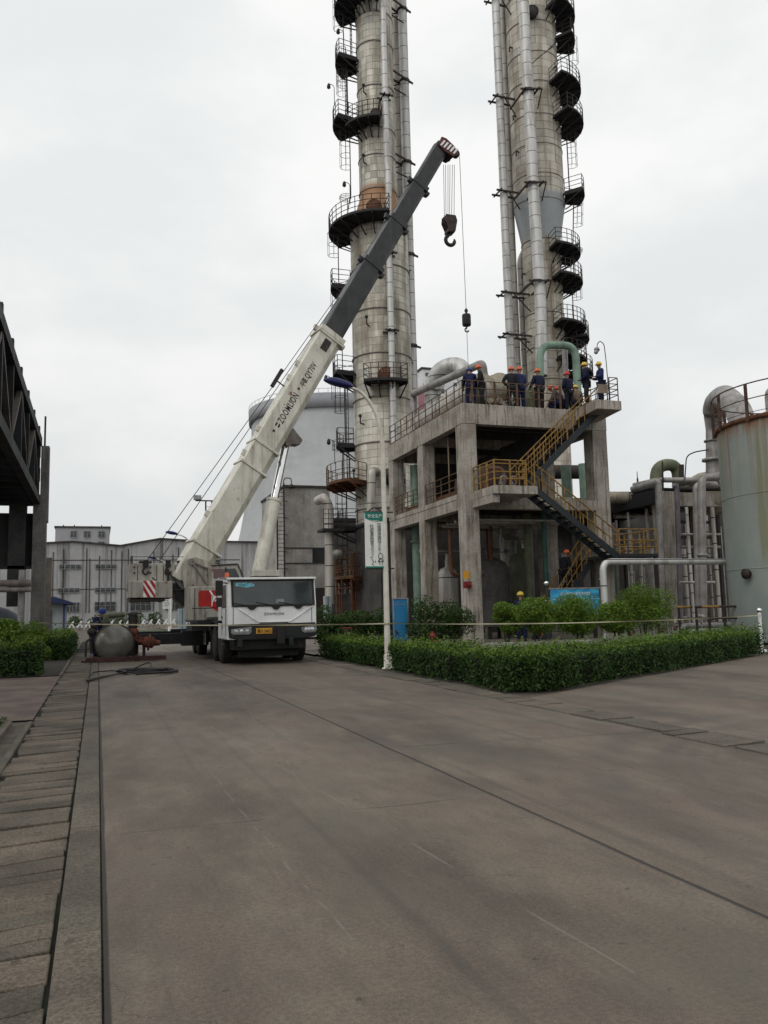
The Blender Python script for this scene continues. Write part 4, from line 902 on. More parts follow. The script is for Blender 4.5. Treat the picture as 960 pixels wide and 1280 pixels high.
# ---- left column
L = Tower('distillation_column', 'left distillation column, wide below and narrow above a rusty cone, behind the crane boom', 477, 430, 52.)
rl, ru = L.r(73, 430), L.r(46, 180)
zc0, zc1 = L.z(294), L.z(249)
clad_L = M_clad('clad_left', (.52, .50, .43), (.37, .35, .295), rl, (.115, .092, .062), .50, .74, rustz=(zc0+.4, zc1+.3))
L.shell([(rl*1.04, 0), (rl*1.04, .5), (rl, .52), (rl, zc0), (rl*.97, zc0+.4), (ru*1.04, zc1-.3), (ru, zc1), (ru, L.z(-60)), (ru*.5, L.z(-75))], clad_L)
m = MB(); m.lathe([(rl+.09, 0), (rl+.09, 2.2), (rl-.1, 2.25)], L.c, 40); m.build('skirt', concrete, L.root)
m = MB()
for y in (700, 640, 560, 505, 452, 398, 345, 296): m.lathe([(rl-.02, 0), (rl+.06, .02), (rl+.06, .09), (rl-.02, .12)], L.c+Z*L.z(y), 40, caps=False)
for y in (246, 205, 172, 120, 66, 30): m.lathe([(ru-.02, 0), (ru+.05, .02), (ru+.05, .08), (ru-.02, .1)], L.c+Z*L.z(y), 40, caps=False)
m.each('stiffening_ring', steel_lt, L.root)
L.rs = ru
for y, a0, a1, w, ri in ((14, -8, 118, 1.5, ru), (80, 62, 118, 1.5, ru), (168, -6, 60, 1.15, ru), (158, 58, 122, 1.75, ru), (291, -12, 122, 1.55, rl*.96), (361, 72, 118, 1.4, rl), (470, 62, 116, 1.35, rl), (488, -34, 24, .95, rl), (557, 72, 118, 1.2, rl)):
    L.platform(y, a0, a1, w, ri+.04)
L.platform(607, 34, 122, 1.95, rl, True, 1.25); L.platform(722, 38, 118, 1.5, rl, True, 1.5); L.platform(660, 62, 112, 1.9, rl, False, 1.2)
for ya, yb, a, r, r2 in ((72, -20, 88, ru+.9, None), (152, 60, 92, ru+.75, None), (247, 165, 86, ru+.6, None), (288, 246, 84, rl+.35, ru+.65), (358, 292, 86, rl+.85, None), (468, 366, 88, rl+.7, None), (554, 475, 90, rl+.6, None), (604, 552, 78, rl+.8, None), (740, 612, 84, rl+.6, None)):
    L.ladder(ya, yb, a, r, True, r2)
L.ladder(152, 100, 68, ru+.9, True); L.ladder(604, 470, 104, rl+.55, False); L.ladder(70, 15, 100, ru+.4, False)
m = MB(); e = MATS['rust']
for y, a, w in ((742, 80, .2), ):
    for k in range(7): aa = 40+k*11; m.bar(L.p(aa, rl+.3, 0), L.p(aa, rl+.3, L.z(690)), .07, .07)
    for yy in (690, 700, 712, 735): m.tube([L.p(40+k*8, rl+1.4, L.z(yy)) for k in range(10)], .04, 5)
    for k in range(5): aa = 42+k*17; m.bar(L.p(aa, rl+1.4, 0), L.p(aa, rl+1.4, L.z(700)), .09, .09)
m.build('support_frame', rust_m, L.root)
# risers
ap_ = -16; rp = L.r(7.5, 300); m = MB(); ra = rl+rp+.12; rb = ru+rp+.5
m.tube(arc([L.p(ap_, ra, L.z(760)), L.p(ap_, ra, L.z(300)), L.p(ap_-4, ra-.15, L.z(250)), L.p(ap_-3, rb, L.z(215)), L.p(ap_-3, rb, L.z(-40))], 1.), rp, 14); m.build('riser_pipe', pipe_al, L.root)
L.rs = rl
for y in (428, 335): L.bracket(y, ap_, ra, rp)
L.rs = ru
for y in (142, 5): L.bracket(y, ap_-3, rb, rp)
rp = L.r(12, 260); q0 = at(509, 230, Y=53.5); m = MB()
m.cyl((q0.x, q0.y, 0), (q0.x, q0.y, L.z(-40)), rp, n=18); m.build('riser_pipe', pipe_al, L.root)
for y in (14, 103, 205, 320, 434):
    z = zat(q0.x, q0.y, y); rr = rl if y > 270 else ru
    m = MB(); dv = (V((q0.x, q0.y, 0))-L.c); dist = dv.length; dv.normalize(); t = V((-dv.y, dv.x, 0))
    for sd in (-.35, .35): m.bar(L.c+dv*(rr-.05)+t*sd+Z*z, L.c+dv*(dist+.55)+t*sd+Z*z, .09, .13)
    m.bar(L.c+dv*(rr-.05)+t*.35+Z*(z-1.1), L.c+dv*(dist-.2)+t*.35+Z*(z-.1), .07, .07); m.bar(L.c+dv*(rr-.05)-t*.35+Z*(z-1.4), L.c+dv*(dist-.3)-t*.35+Z*(z-1.3), .07, .07)
    m.lathe([(rp+.02, 0), (rp+.07, 0), (rp+.07, .16), (rp+.02, .16)], (q0.x, q0.y, z), 18, caps=False)
    m.build('pipe_bracket', steel_dk, L.root)
# dark second pipe behind the right edge
q1 = at(502, 300, Y=54.5); m = MB(); m.cyl((q1.x, q1.y, 0), (q1.x, q1.y, L.z(-40)), .35); m.build('riser_pipe', pipe_al2, L.root)
L.manhole(481, -6, rl, .45); L.manhole(276, 8, (rl+ru)/2+.1, .42); L.manhole(160, 0, ru, .33, steel_dk); L.manhole(702, -10, rl, .4)
# downcomer duct low on the column (beside the lamp post)
m = MB(); m.tube(arc([L.p(14, rl+.05, L.z(596)), L.p(18, rl+.75, L.z(596)), L.p(20, rl+.75, L.z(660)), L.p(20, rl+.75, L.z(752))], .5), L.r(15, 620)*.72, 16); m.build('downcomer', pipe_al2, L.root)
m = MB(); d = L.d(-8); m.lathe([(.42, -.4), (.42, .5), (.5, .5), (.5, .62), (.02, .7)], L.p(-8, rl, L.z(600)), 18, d-Z*.5); m.build('nozzle', steel_dk, L.root)
m = MB()
for y, a in ((418, 24), (536, 40), (600, 60), (130, 30), (215, 35), (350, 30)): o = L.p(a, (rl if y > 270 else ru), L.z(y)); m.tube(arc([o, o+L.d(a)*.35, o+L.d(a)*.35+Z*.5], .1), .05, 6); m.ball(o+L.d(a)*.35+Z*.5, .12, 8)
m.build('gauge', steel_dk, L.root)
m = MB()
for y, a, ri in ((480, 96, rl+1.5), (560, 98, rl+1.4), (110, 100, ru+1.7), (45, 96, ru+.9), (236, 100, ru+.7)):
    z = L.z(y); o = L.p(a, ri, z-.9); m.tube(arc([o, o+Z*1.5, o+Z*1.7+L.d(a)*.35], .2), .025, 5); m.lathe([(.03, .25), (.12, .1), (.14, -.1), (.03, -.2)], o+Z*1.5+L.d(a)*.4, 10)
m.build('work_light', steel_dk, L.root)

# ---- small vent pipe and duct left of the column foot
vd = thing('exhaust_duct', 'bent pale duct with a caged ladder between the concrete block and the left column', 'duct', at(412, 745, Y=50.5)*1)
vd.location.z = 0; m = MB(); q = lambda x, y, Y=50.5: at(x, y, Y=Y)
m.tube(arc([q(405, 622)+V((0, 1.5, 0)), q(405, 622), q(411, 632), q(412, 690), q(412, 755)], .5), .30, 14); m.tube(arc([q(413, 692), q(424, 692), q(424, 692)+V((0, 1.5, 0))], .3), .28, 14); m.build('pipe', pipe_al2, vd)
m = MB(); P0 = q(411, 662)
m.rails([P0+V((-.55, -.8, 0)), P0+V((.75, -.8, 0)), P0+V((.75, .5, 0))], 1.2, (.3, .6, .9, 1.2), .3, .02, .02); m.bx(P0.x-.6, P0.x+.8, P0.y-.85, P0.y+.6, P0.z-.16, P0.z); m.build('walkway', steel_blk, vd)

# ---- right column
R = Tower('distillation_column', 'right distillation column, wide above and narrow below a grey cone, with platforms on its right side', 671, 200, 54.)
rw, rn = R.r(62, 120), R.r(48, 380)
zb0, zb1 = R.z(306), R.z(262)
clad_R = M_clad('clad_right', (.54, .51, .44), (.41, .375, .315), rw, (.165, .125, .08), .64, .95, rustz=(zb0+.2, zb1+.4, 1))
R.shell([(rn*1.05, 0), (rn*1.05, 1), (rn, 1.02), (rn, zb0), (rw, zb1), (rw, R.z(-60)), (rw*.5, R.z(-80))], clad_R)
m = MB()
for y in (480, 440, 398, 360, 308): m.lathe([(rn-.02, 0), (rn+.05, .02), (rn+.05, .08), (rn-.02, .1)], R.c+Z*R.z(y), 40, caps=False)
for y in (262, 232, 196, 160, 120, 84, 46, 12): m.lathe([(rw-.02, 0), (rw+.04, .02), (rw+.04, .07), (rw-.02, .09)], R.c+Z*R.z(y), 40, caps=False)
m.each('stiffening_ring', steel_lt, R.root)
R.rs = rw
for y, a0, a1, w, ri in ((-4, -112, -40, 1.3, rw), (30, -118, -38, 1.5, rw), (60, -112, -66, 1.4, rw), (122, -122, -36, 1.65, rw), (163, -124, -42, 1.7, rw), (250, -112, -70, 1.5, rw), (322, -128, -22, 1.45, rn), (358, -128, -26, 1.5, rn), (415, -126, -24, 1.55, rn), (428, -120, -70, 1.75, rn), (455, -126, -30, 1.5, rn), (472, -118, -60, 1.9, rn)):
    R.platform(y, a0, a1, w, ri+.04)
for ya, yb, a, r, r2 in ((58, 25, -94, rw+.5, None), (118, 55, -92, rw+.9, None), (246, 160, -92, rw+.4, None), (320, 248, -92, rn+.9, rw+.7), (356, 318, -84, rn+.9, None), (412, 352, -90, rn+.7, None), (470, 412, -94, rn+.9, None), (520, 470, -92, rn+.8, None), (20, -20, -95, rw+.6, None)):
    R.ladder(ya, yb, a, r, True, r2)
R.manhole(40, -4, rw, .42, steel_dk)
rp = R.r(13.5, 250); m = MB(); a_ = 20
q = [at(x, y, Y=Yv) for x, y, Yv in ((653, -20, 51.3), (661, 130, 51.3), (668, 262, 51.3), (676, 380, 51.3), (677, 470, 51.3))]
m.tube(arc(q, 2), rp, 18); m.build('riser_pipe', pipe_al, R.root)
for x, y in ((660, 116), (665, 232), (671, 354)):
    o = at(x, y, Y=51.3); m = MB()
    for d1 in (-1, 1): m.bar(o+RT*(rp+.08)*d1-V((0, .7, 0)), o+RT*(rp+.08)*d1+V((0, 1.8, -.2)), .1, .12)
    m.bar(o-RT*(rp+.4)-V((0, rp+.1, 0)), o+RT*(rp+.4)-V((0, rp+.1, 0)), .1, .12); m.bar(o+RT*(rp+.4)+V((0, -rp, 0)), o+RT*(rp+.5)+V((0, .5, -1.0)), .07, .07)
    m.lathe([(rp+.02, 0), (rp+.06, 0), (rp+.06, .15), (rp+.02, .15)], o, 18, caps=False); m.build('pipe_bracket', steel_dk, R.root)
rp = R.r(10, 240); qa = at(629, 225, Y=54); m = MB(); m.cyl((qa.x, qa.y, 0), (qa.x, qa.y, R.z(-30)), rp, n=16); m.build('riser_pipe', pipe_al, R.root)
qb = at(637, 225, Y=55.2); m = MB(); m.cyl((qb.x, qb.y, 0), (qb.x, qb.y, R.z(-30)), rp*.8, n=14); m.build('riser_pipe', pipe_al2, R.root)
qc = at(653, 400, Y=55.5); m = MB(); m.tube(arc([(qc.x, qc.y, 0), (qc.x, qc.y, R.z(318)), (qc.x+.9, qc.y+.6, R.z(296)), (qc.x+.9, qc.y+.6, R.z(280))], .6), rp*.75, 14); m.build('riser_pipe', pipe_al2, R.root)
for y in (0, 125, 242, 368, 420):
    z = zat(qa.x, qa.y, y); m = MB(); dv = V((qa.x, qa.y, 0))-R.c; dist = dv.length; dv.normalize(); t = V((-dv.y, dv.x, 0)); rr = rn if y > 290 else rw
    for sd in (-.4, .4): m.bar(R.c+dv*(rr-.05)+t*sd+Z*z, R.c+dv*(dist+.8)+t*sd+Z*z, .1, .13)
    m.bar(R.c+dv*(rr-.05)+t*.4+Z*(z-1.3), R.c+dv*(dist-.2)+t*.4+Z*z, .07, .07); m.bar(R.c+dv*(dist+.5)-t*.7+Z*z, R.c+dv*(dist+.5)+t*.7+Z*z, .08, .1)
    m.build('pipe_bracket', steel_dk, R.root)
m = MB()
for k, (y, a, w) in enumerate(((70, 48, .0), (155, 46, 0), (100, -55, 0), (200, 42, 0), (345, 60, 0), (430, 55, 0))): o = R.p(a, (rn if y > 290 else rw), R.z(y)); m.tube(arc([o, o+R.d(a)*.3, o+R.d(a)*.3-Z*.4], .1), .06, 6)
for y, a in ((312, -118), (350, -120), (420, -124), (66, -115)): o = R.p(a, (rn if y > 290 else rw)+1.3, R.z(y)); m.tube(arc([o-Z, o+Z*.6, o+Z*.8+R.d(a)*.3], .2), .025, 5); m.lathe([(.03, .25), (.12, .1), (.14, -.1), (.03, -.2)], o+Z*.6+R.d(a)*.35, 10)
m.build('gauge', steel_dk, R.root)
m = MB(); 
for (y0, a0, y1, a1) in ((108, 20, 72, -60), (86, -30, 64, -70)):
    m.tube([R.p(a0+(a1-a0)*k/6, rw+.03, R.z(y0)+(R.z(y1)-R.z(y0))*k/6) for k in range(7)], .025, 5)
m.build('cable', steel_dk, R.root)
# ------------------------------------------------------------------ concrete process frame
X0, X1, Y0, Y1 = 15.5, 23.1, 33.78, 44.0
DT, DB, MT, MBt = 10.85, 9.90, 6.75, 6.02
pf = thing('process_structure', 'two storey bare concrete process frame with stained columns, carrying the workers and vessels', 'process structure', (X0, Y0, 0))
XS = [(X0, X0+.68), (X1-.8, X1)]
YS = [(Y0, Y0+.8), (38.75, 39.5), (Y1-.7, Y1)]
for xi, (a, b) in enumerate(XS):
    for yi, (c, d) in enumerate(YS):
        m = MB(); m.bx(a, b, c, d, 0, DB if yi or xi else DB)
        m.build('column', concrete, pf, .02)
m = MB(); m.bx(X0+.01, X1, Y0+.01, Y1, DT-.22, DT); m.build('deck_slab', concrete, pf, .012)
def ring(zb, zt, t=.4):
    o = []
    for (x0, x1, y0, y1) in ((X0-.012, X0+t, Y0+.82, YS[1][0]-.01), (X0-.012, X0+t, YS[1][1]+.01, YS[2][0]-.01), (XS[0][1]+.01, XS[1][0]-.01, Y0-.012, Y0+t), (X1-t, X1+.01, Y0+.82, Y1-.72), (XS[0][1]+.01, XS[1][0]-.01, Y1-t, Y1+.01), (X0+t+.01, X1-t-.01, 38.9, 39.3)):
        m = MB(); m.bx(x0, x1, y0, y1, zb, zt); o.append(m.build('beam', concrete, pf, .015))
ring(DB, DT-.002-.0); ring(MBt, MT-.25)
m = MB(); m.bx(X0-.012, X0+.68, Y0-.012, Y0+.8, DB+.01, DT+.004); m.bx(X0-.012, X0+.66, YS[1][0], YS[1][1], DB+.01, DT-.0045); m.bx(X0-.012, X0+.66, YS[2][0], YS[2][1], DB+.01, DT-.0045); m.bx(XS[1][0], X1+.012, Y0-.012, Y0+.8, DB+.002, DT-.225); m.bx(XS[1][0], X1+.012, YS[2][0], Y1+.012, DB+.002, DT-.225); m.each('column_head', concrete, pf, .02)
m = MB(); m.bx(X0-.03, X1+.02, Y0+.85, Y1+.02, MT-.24, MT-.005); m.build('floor_slab', concrete, pf, .012)
m = MB(); m.bx(X0+2.6, 20.2, Y1-.3, Y1-.06, MT, DB-.01); m.bx(20.21, 20.4, Y1-3.4, Y1-.06, MT, DB-.01); m.each('dark_backing_wall', concrete_dk, pf)  # dark walls added to shut out the sky and darken the upper bay
m = MB(); m.bx(X0+4.4, X0+4.6, Y0+1.2, Y0+5, MT, DB-.01); m.build('partition', steel_blk, pf)
m = MB()
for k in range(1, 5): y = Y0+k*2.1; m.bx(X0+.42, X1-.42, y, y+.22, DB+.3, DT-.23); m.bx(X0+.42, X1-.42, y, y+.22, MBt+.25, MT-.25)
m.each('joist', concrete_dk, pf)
# balcony landings on the front face
tl, tr = at(742, 512, Z=DT), at(777, 509, Z=DT)
fyL = 31.75; lx0, lx1 = 21.3, at(777, 509, Y=fyL).x
m = MB(); m.hexa([(lx0, fyL, DT-.42), (lx1, fyL, DT-.42), (lx1, Y0-.015, DT-.55), (lx0, Y0-.015, DT-.55), (lx0, fyL, DT+.004), (lx1, fyL, DT+.004), (lx1, Y0-.015, DT+.004), (lx0, Y0-.015, DT+.004)])
m.each('landing_slab', concrete, pf, .015)
mx0, mx1, my = 15.86, 17.95, 31.55
m = MB(); m.bx(mx0, mx1, my, Y0-.015, MT-.36, MT); m.bx(mx0, mx0+.35, my+.2, Y0-.015, MT-.72, MT-.365); m.each('landing_slab', concrete, pf, .015)
# railings
zD = DT+.005
def rail(pts, mat, name='railing', **k): m = MB(); m.rails(pts, **k); return m.build(name, mat, pf)
rail([(X0+.1, Y1-.1, zD), (X0+.1, Y0+.1, zD)], rust_rail, step=.95, levels=(.4, .75, 1.1), h=1.1, toe=.12)
rail([(X0+.1, Y0+.1, zD), (20.4, Y0+.1, zD)], rust_rail, step=1.25, levels=(.4, .75, 1.1), h=1.1)
m = MB()
for k in range(5): x = X0+.6+k*1.15; m.bx(x-.045, x+.045, Y0+.07, Y0+.12, zD, zD+1.12)
m.each('rail_post', rust_rail, pf)
rail([(lx0+.75, fyL+.08, zD), (lx1-.1, fyL+.08, zD), (lx1-.1, Y0+1.4, zD)], steel_dk, step=.75, levels=(.3, .55, .8, 1.1), h=1.1)
rail([(X0+.1, Y1-.1, MT), (X0+.1, YS[1][1]+.1, MT)], rust_rail, step=.85, levels=(.3, .55, .8, 1.05), toe=.12)
rail([(X0+.1, YS[1][0]-.05, MT), (X0+.1, Y0+.9, MT)], rust_rail, step=1., levels=(.4, .75, 1.05), toe=.1)
rail([(mx0+.06, Y0-.1, MT), (mx0+.06, my+.08, MT), (mx1-.5, my+.08, MT)], yellow, step=.7, levels=(.3, .6, .95, 1.1), h=1.1, post=.045, r=.03)
# ---- stairs
st = thing('steel_stair', 'steel zigzag stair with yellow railings climbing the front of the concrete frame', 'staircase', (20, 32, 0))
def flight(p, q, w, n):
    """p,q: nosing line start and end at y = near edge; w: width in +Y"""
    p, q = V(p), V(q); m = MB(); d = (q-p)
    for yy in (0, w): m.bar(p+V((0, yy, -.12)), q+V((0, yy, -.12)), .07, .28)
    f = m.build('stair_flight', steel_teal, st)
    m = MB()
    for k in range(n):
        c = p+d*((k+.5)/n); m.bx(c.x-.15, c.x+.15, c.y+.04, c.y+w-.04, c.z-.02, c.z+.015); m.bx(c.x-.15, c.x-.13, c.y+.04, c.y+w-.04, c.z-.06, c.z)
    m.build('treads', steel_blk, f)
    for yy in (0, w):
        m = MB(); a, b = p+V((0, yy, 0)), q+V((0, yy, 0))
        for l in (.5, 1.02): m.cyl(a+Z*l, b+Z*l, .032 if l > 1 else .022, n=6)
        k = max(3, int(d.length/.42))
        for i in range(k+1): c = a.lerp(b, i/k); m.cyl(c, c+Z*1.02, .035 if i % 4 == 0 else .02, n=5)
        m.build('railing', yellow, f)
    return f
uy, ly = 32.72, 31.62
flight((mx1-.25, uy, MT), (lx0+.9, uy, DT), .85, 17)
e2 = at(772, 695, Y=ly)
flight((mx1-.1, ly, MT), (e2.x, ly, e2.z+.1), .9, 13)
EZ = e2.z+.1
m = MB(); m.bx(e2.x, e2.x+2.1, ly-.1, ly+2.4, EZ-.14, EZ); st_l = m.build('lower_landing', steel_teal, st)
m = MB(); m.rails([(e2.x+.1, ly-.05, EZ), (e2.x+2.05, ly-.05, EZ), (e2.x+2.05, ly+2.35, EZ), (e2.x+.1, ly+2.35, EZ)], 1.1, (.3, .6, 1.1), .6, .03, .04); m.build('railing', yellow, st_l)
m = MB()
for x in (e2.x+.15, e2.x+2.0):
    for y in (ly, ly+2.3): m.bx(x-.07, x+.07, y-.07, y+.07, 0, EZ-.14)
m.each('leg', steel_dk, st_l)
e3 = at(668, 748, Y=34.6)
flight((e3.x+.0, 34.0, 0.15), (e2.x+.2, 34.0, EZ), .85, 14)
# ---- equipment on the deck and the middle floor
def pipe(label, pts, r, mat, rad=.5, name='process_pipe', n=14, flanges=(), cat='pipe', loc=None, group=None, extra=None):
    pts = [V(p) for p in pts]; m = MB(); m.tube(arc(pts, rad), r, n)
    for i, f in flanges:
        a, b = pts[i], pts[i+1]; c = a.lerp(b, f); m.lathe([(r*.9, -.06), (r*1.35, -.06), (r*1.35, .06), (r*.9, .06)], c, 18, (b-a))
    if extra: extra(m)
    lo = min(pts, key=lambda p: p.z); return solo(m, name, mat, label, cat, loc or lo, group)
def vessel(name, label, a, b, r, mat, sadz, mat2=concrete_dk):
    a, b = V(a), V(b); d = (b-a).normalized(); L_ = (b-a).length
    t = thing(name, label, 'pressure vessel', (a+b)/2*1); t.location.z = sadz
    prof = [(.02, -r*.5), (r*.5, -r*.42), (r*.85, -r*.2), (r, 0), (r, L_), (r*.85, L_+r*.2), (r*.5, L_+r*.42), (.02, L_+r*.5)]
    m = MB(); m.lathe(prof, a, 28, d); m.build('shell', mat, t)
    m = MB()
    for f in (.12, .5, .88): m.lathe([(r+.005, -.03), (r+.03, -.03), (r+.03, .03), (r+.005, .03)], a+d*L_*f, 28, d, False)
    m.each('band', steel_lt, t)
    m = MB(); s = d.cross(Z).normalized()
    for f in (.2, .8):
        c = a+d*L_*f; m.prism([(-r*.8, sadz-c.z), (r*.8, sadz-c.z), (r*.7, -r*.55), (-r*.7, -r*.55)], c, s, Z, d, -.14, .14)
    m.each('saddle', mat2, t)
    return t
hv = vessel('horizontal_vessel', 'long grey horizontal vessel lying behind the left railing of the top deck', (17.2, 35.2, 11.95), (17.2, 43.2, 11.95), .72, pipe_al2, DT)
m = MB(); m.lathe([(.75, 0), (.78, .02), (.78, .12), (.5, .2), (.02, .24)], (17.2, 35.15, 11.95), 28, (0, -1, 0)); m.build('end_cover', pipe_beige, hv)
dv2 = at(616, 481, Y=37.5); t = vessel('domed_vessel', 'pale round-ended vessel behind the worker in the dark vest', (dv2.x, 36.6, dv2.z-.35), (dv2.x, 40.5, dv2.z-.35), .74, pipe_beige, DT)
q = lambda x, y, Y: at(x, y, Y=Y)
pipe('slanting grey pipe rising above the left railing of the top deck', [q(517, 560, 42.6), q(517, 494, 42.6), q(517, 492, 42.4), q(603, 454, 35.6), q(603, 454, 35.6)+V((.3, .3, -1.2))], .20, pipe_grey, .25, loc=(at(517, 560, Y=42.6).x, 42.6, DT))
pipe('fat white bent pipe looping above the slanting grey pipe on the top deck', [q(540, 540, 42.), q(541, 486, 42.), q(546, 466, 41.5), q(562, 456, 41), q(577, 458, 40.5), q(583, 478, 40), q(592, 500, 39), q(592, 520, 39)], .46, pipe_al, .9, flanges=((1, .2),))
pipe('pale green inverted U pipe rising between the workers on the top deck', [q(675, 540, 41), q(675, 431, 41), q(719, 432, 41), q(725, 540, 41)], .22, pipe_gr, .8, loc=(at(675, 540, Y=41).x, 41, DT))
pipe('short grey pipe standing inside the green inverted U pipe', [q(708, 520, 41.6), q(706, 436, 41.6)], .17, pipe_grey, .3)
m = MB(); bm_ = MB()                                   # rubbish heap of lagging on the deck
for k in range(26):
    c = V((16.95+rng.uniform(0, 1.7), Y0+.55+rng.uniform(0, .7), zD+.1+rng.uniform(0, .35))); d = V(rng.normal(0, 1, 3)).normalized(); m.bar(c-d*.22, c+d*.22, rng.uniform(.05, .3), .04, V(rng.normal(0, 1, 3)))
solo(m, 'scrap_heap', M('lagging', (.42, .38, .31), (.18, .13, .09), 5, .95), 'heap of torn pale lagging and scrap at the front edge of the top deck', 'scrap heap', (17.8, Y0+.8, zD))
m = MB(); c = at(663, 498, Y=35.2); m.lathe([(.30, -1), (.34, -.4), (.30, .25), (.1, .4)], (c.x, c.y, zD+1.0), 14); solo(m, 'filter_drum', pipe_olive, 'dull olive drum standing between the workers at the deck railing', 'drum', (c.x, c.y, zD))
# green verticals and others in and under the frame
pipe('thick pale green standing pipe under the left end of the concrete frame', [(16.75, 43.0, .05), (16.75, 43.0, 9.6)], .31, pipe_gr, flanges=((0, .12), (0, .55)))
a = at(682, 700, Y=36.2); pipe('thin dark green standing pipe under the frame, right of the yellow-helmeted man', [(a.x, 36.2, .05), (a.x, 36.2, MBt+.2)], .14, M('green_dark', (.06, .16, .12), (.04, .10, .08), 2, .5))
a = at(661, 700, Y=37.0); pipe('dull olive standing pipe under the frame behind the yellow-helmeted man', [(a.x, 37, .05), (a.x, 37, MBt+.2)], .22, pipe_olive)
a = at(575, 680, Y=41); pipe('horizontal pale pipe crossing under the middle floor', [(16.3, 41.5, 4.7), (21.5, 41.5, 4.7)], .13, pipe_grey)
a = at(727, 560, Y=42); pipe('green standing pipe behind the upper stair flight', [(a.x, 42, MT), (a.x, 42, DB-.02)], .24, pipe_gr)
a = at(706, 560, Y=43); pipe('darker green standing pipe behind the middle of the upper stair flight', [(a.x, 43, MT), (a.x, 43, DB-.02)], .3, M('green_dull', (.13, .19, .15), (.09, .13, .1), 2, .6))
vessel('horizontal_vessel', 'rust brown horizontal vessel on the middle floor behind the railing', (17.6, 35.4, 7.75), (17.6, 38.2, 7.75), .62, M('brown_shell', (.22, .15, .12), (.13, .09, .075), 2, .7, rust=.2), MT)
c = V((18.6, 37.6, .05)); t = thing('standing_vessel', 'dark upright vessel with ribbed jacket on the ground behind the corner column', 'pressure vessel', c)
m = MB(); m.lathe([(.85, .6), (.85, 3.4), (.7, 3.75), (.3, 3.95), (.05, 4.0)], c, 26); m.build('shell', concrete_dk, t)
m = MB()
for k in range(4): a = pi/4+k*pi/2; m.bar(c+V((cos(a)*.7, sin(a)*.7, 0)), c+V((cos(a)*.7, sin(a)*.7, .8)), .14, .14)
m.each('leg', steel_dk, t)
c = V((18.8, 42.0, .05)); t = thing('motor_skid', 'grey motor with round casing and white control panel under the frame', 'machine', c)
m = MB(); m.lathe([(.3, 0), (.55, .1), (.58, .9), (.3, 1.2)], c+V((-.6, 0, 1.0)), 18, (1, 0, 0)); m.bx(c.x-.9, c.x+.9, c.y-.5, c.y+.5, 0.05, .5); m.build('motor', steel_dk, t)
m = MB(); m.bx(c.x+.05, c.x+1.0, c.y-.9, c.y-.6, 1.4, 3.1); m.bx(c.x+.35, c.x+.65, c.y-.85, c.y-.65, .05, 1.4); m.build('control_panel', white2, t, .02)
# white sign board on the middle floor
s0, s1 = at(494, 582, Y=44.6), at(506, 622, Y=44.6); sg = thing('hazard_sign', 'white hanging sign with big black characters in the left bay of the frame', 'sign', (s0.x, 44.6, MT))
m = MB(); m.bx(s0.x, s1.x+.1, 44.6, 44.64, s1.z, s0.z); m.bx(s0.x, s0.x+.06, 44.66, 44.72, MT, s0.z); m.build('panel', white2, sg)
text('高\n压', .62, 'lettering', black, sg, (s0.x+.02, 44.594, (s0.z+s1.z)/2-.05), (1, 0, 0), Z, .003, 1, .8)
# workshop building closing off the rear
wy = 47.0; wb = thing('workshop_building', 'dark workshop wall with tall barred windows behind the concrete frame', 'building', (20, wy, 0))
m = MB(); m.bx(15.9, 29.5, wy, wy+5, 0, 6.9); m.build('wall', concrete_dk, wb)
m = MB(); m.bx(15.8, 29.6, wy-.1, wy+5.1, 6.92, 7.1); m.build('roof', steel_blk, wb)
wx = lambda x: at(x, 700, Y=wy).x; wz = lambda y: at(650, y, Y=wy).z
windows(wb, [(wx(632), wx(645), wz(735), wz(696)), (wx(647), wx(657), wz(735), wz(696)), (wx(630), wx(656), wz(686), wz(675)), (wx(700), wx(716), wz(735), wz(690))], wy, M('pale_pane', (.42, .44, .45), (.3, .32, .33), 3, .4), steel_dk, 3)

# ------------------------------------------------------------------ process rack right of the frame
rk = thing('pipe_rack', 'concrete portal pipe rack with dark steel roof beams, left of the storage tank', 'pipe rack', (28.2, 36, 0))
ry = 36.; rx = lambda x: at(x, 620, Y=ry).x; rz_ = lambda y, x=840: at(x, y, Y=ry).z
m = MB(); m.bx(rx(826), rx(845), ry, ry+.8, 0, rz_(614)); m.build('column', concrete, rk, .02)
m = MB(); m.bx(rx(845)+.01, rx(912), ry+.02, ry+.55, rz_(632), rz_(615)); m.build('beam', concrete, rk, .015)
m = MB(); xa = rx(826)-.05; m.bar((xa, ry+.1, rz_(620)), (xa, 53, rz_(620)), .3, .75); m.bar((xa+3.2, ry+.6, rz_(621)), (xa+3.2, 53, rz_(621)), .3, .7)
for k in range(7): m.bar((xa+.15, ry+1+k*2.4, rz_(621)), (xa+3.2, ry+1+k*2.4, rz_(621)), .2, .3)
m.bx(xa-.1, xa+3.4, ry+.6, 53, rz_(617)+.32, rz_(617)+.4); m.each('roof_beam', steel_blk, rk)
m = MB()
for y in (44, 52.5): m.bx(xa-.2, xa+.2, y, y+.4, 0, rz_(620)-.4); m.bx(xa+3, xa+3.4, y, y+.4, 0, rz_(620)-.4)
m.each('rear_column', concrete_dk, rk)
m = MB(); p0 = rz_(696)
for yy in (648, 668, 696): m.bx(rx(848), rx(912), ry+1.5, ry+1.62, rz_(yy)-.08, rz_(yy)+.08)
m.each('cross_bar', steel_dk, rk)
pb = thing('rack_backing', 'dark backing wall added under and behind the pipe rack to close off bright sky', 'building', (33, 50, 0))
m = MB(); m.bx(26.6, 52, 54, 60, 0, 9.2); m.build('wall', concrete_dk, pb)  # dark wall added to keep bright sky from showing through the rack
ww = lambda x: at(x, 700, Y=54).x; wz2 = lambda y: at(800, y, Y=54).z
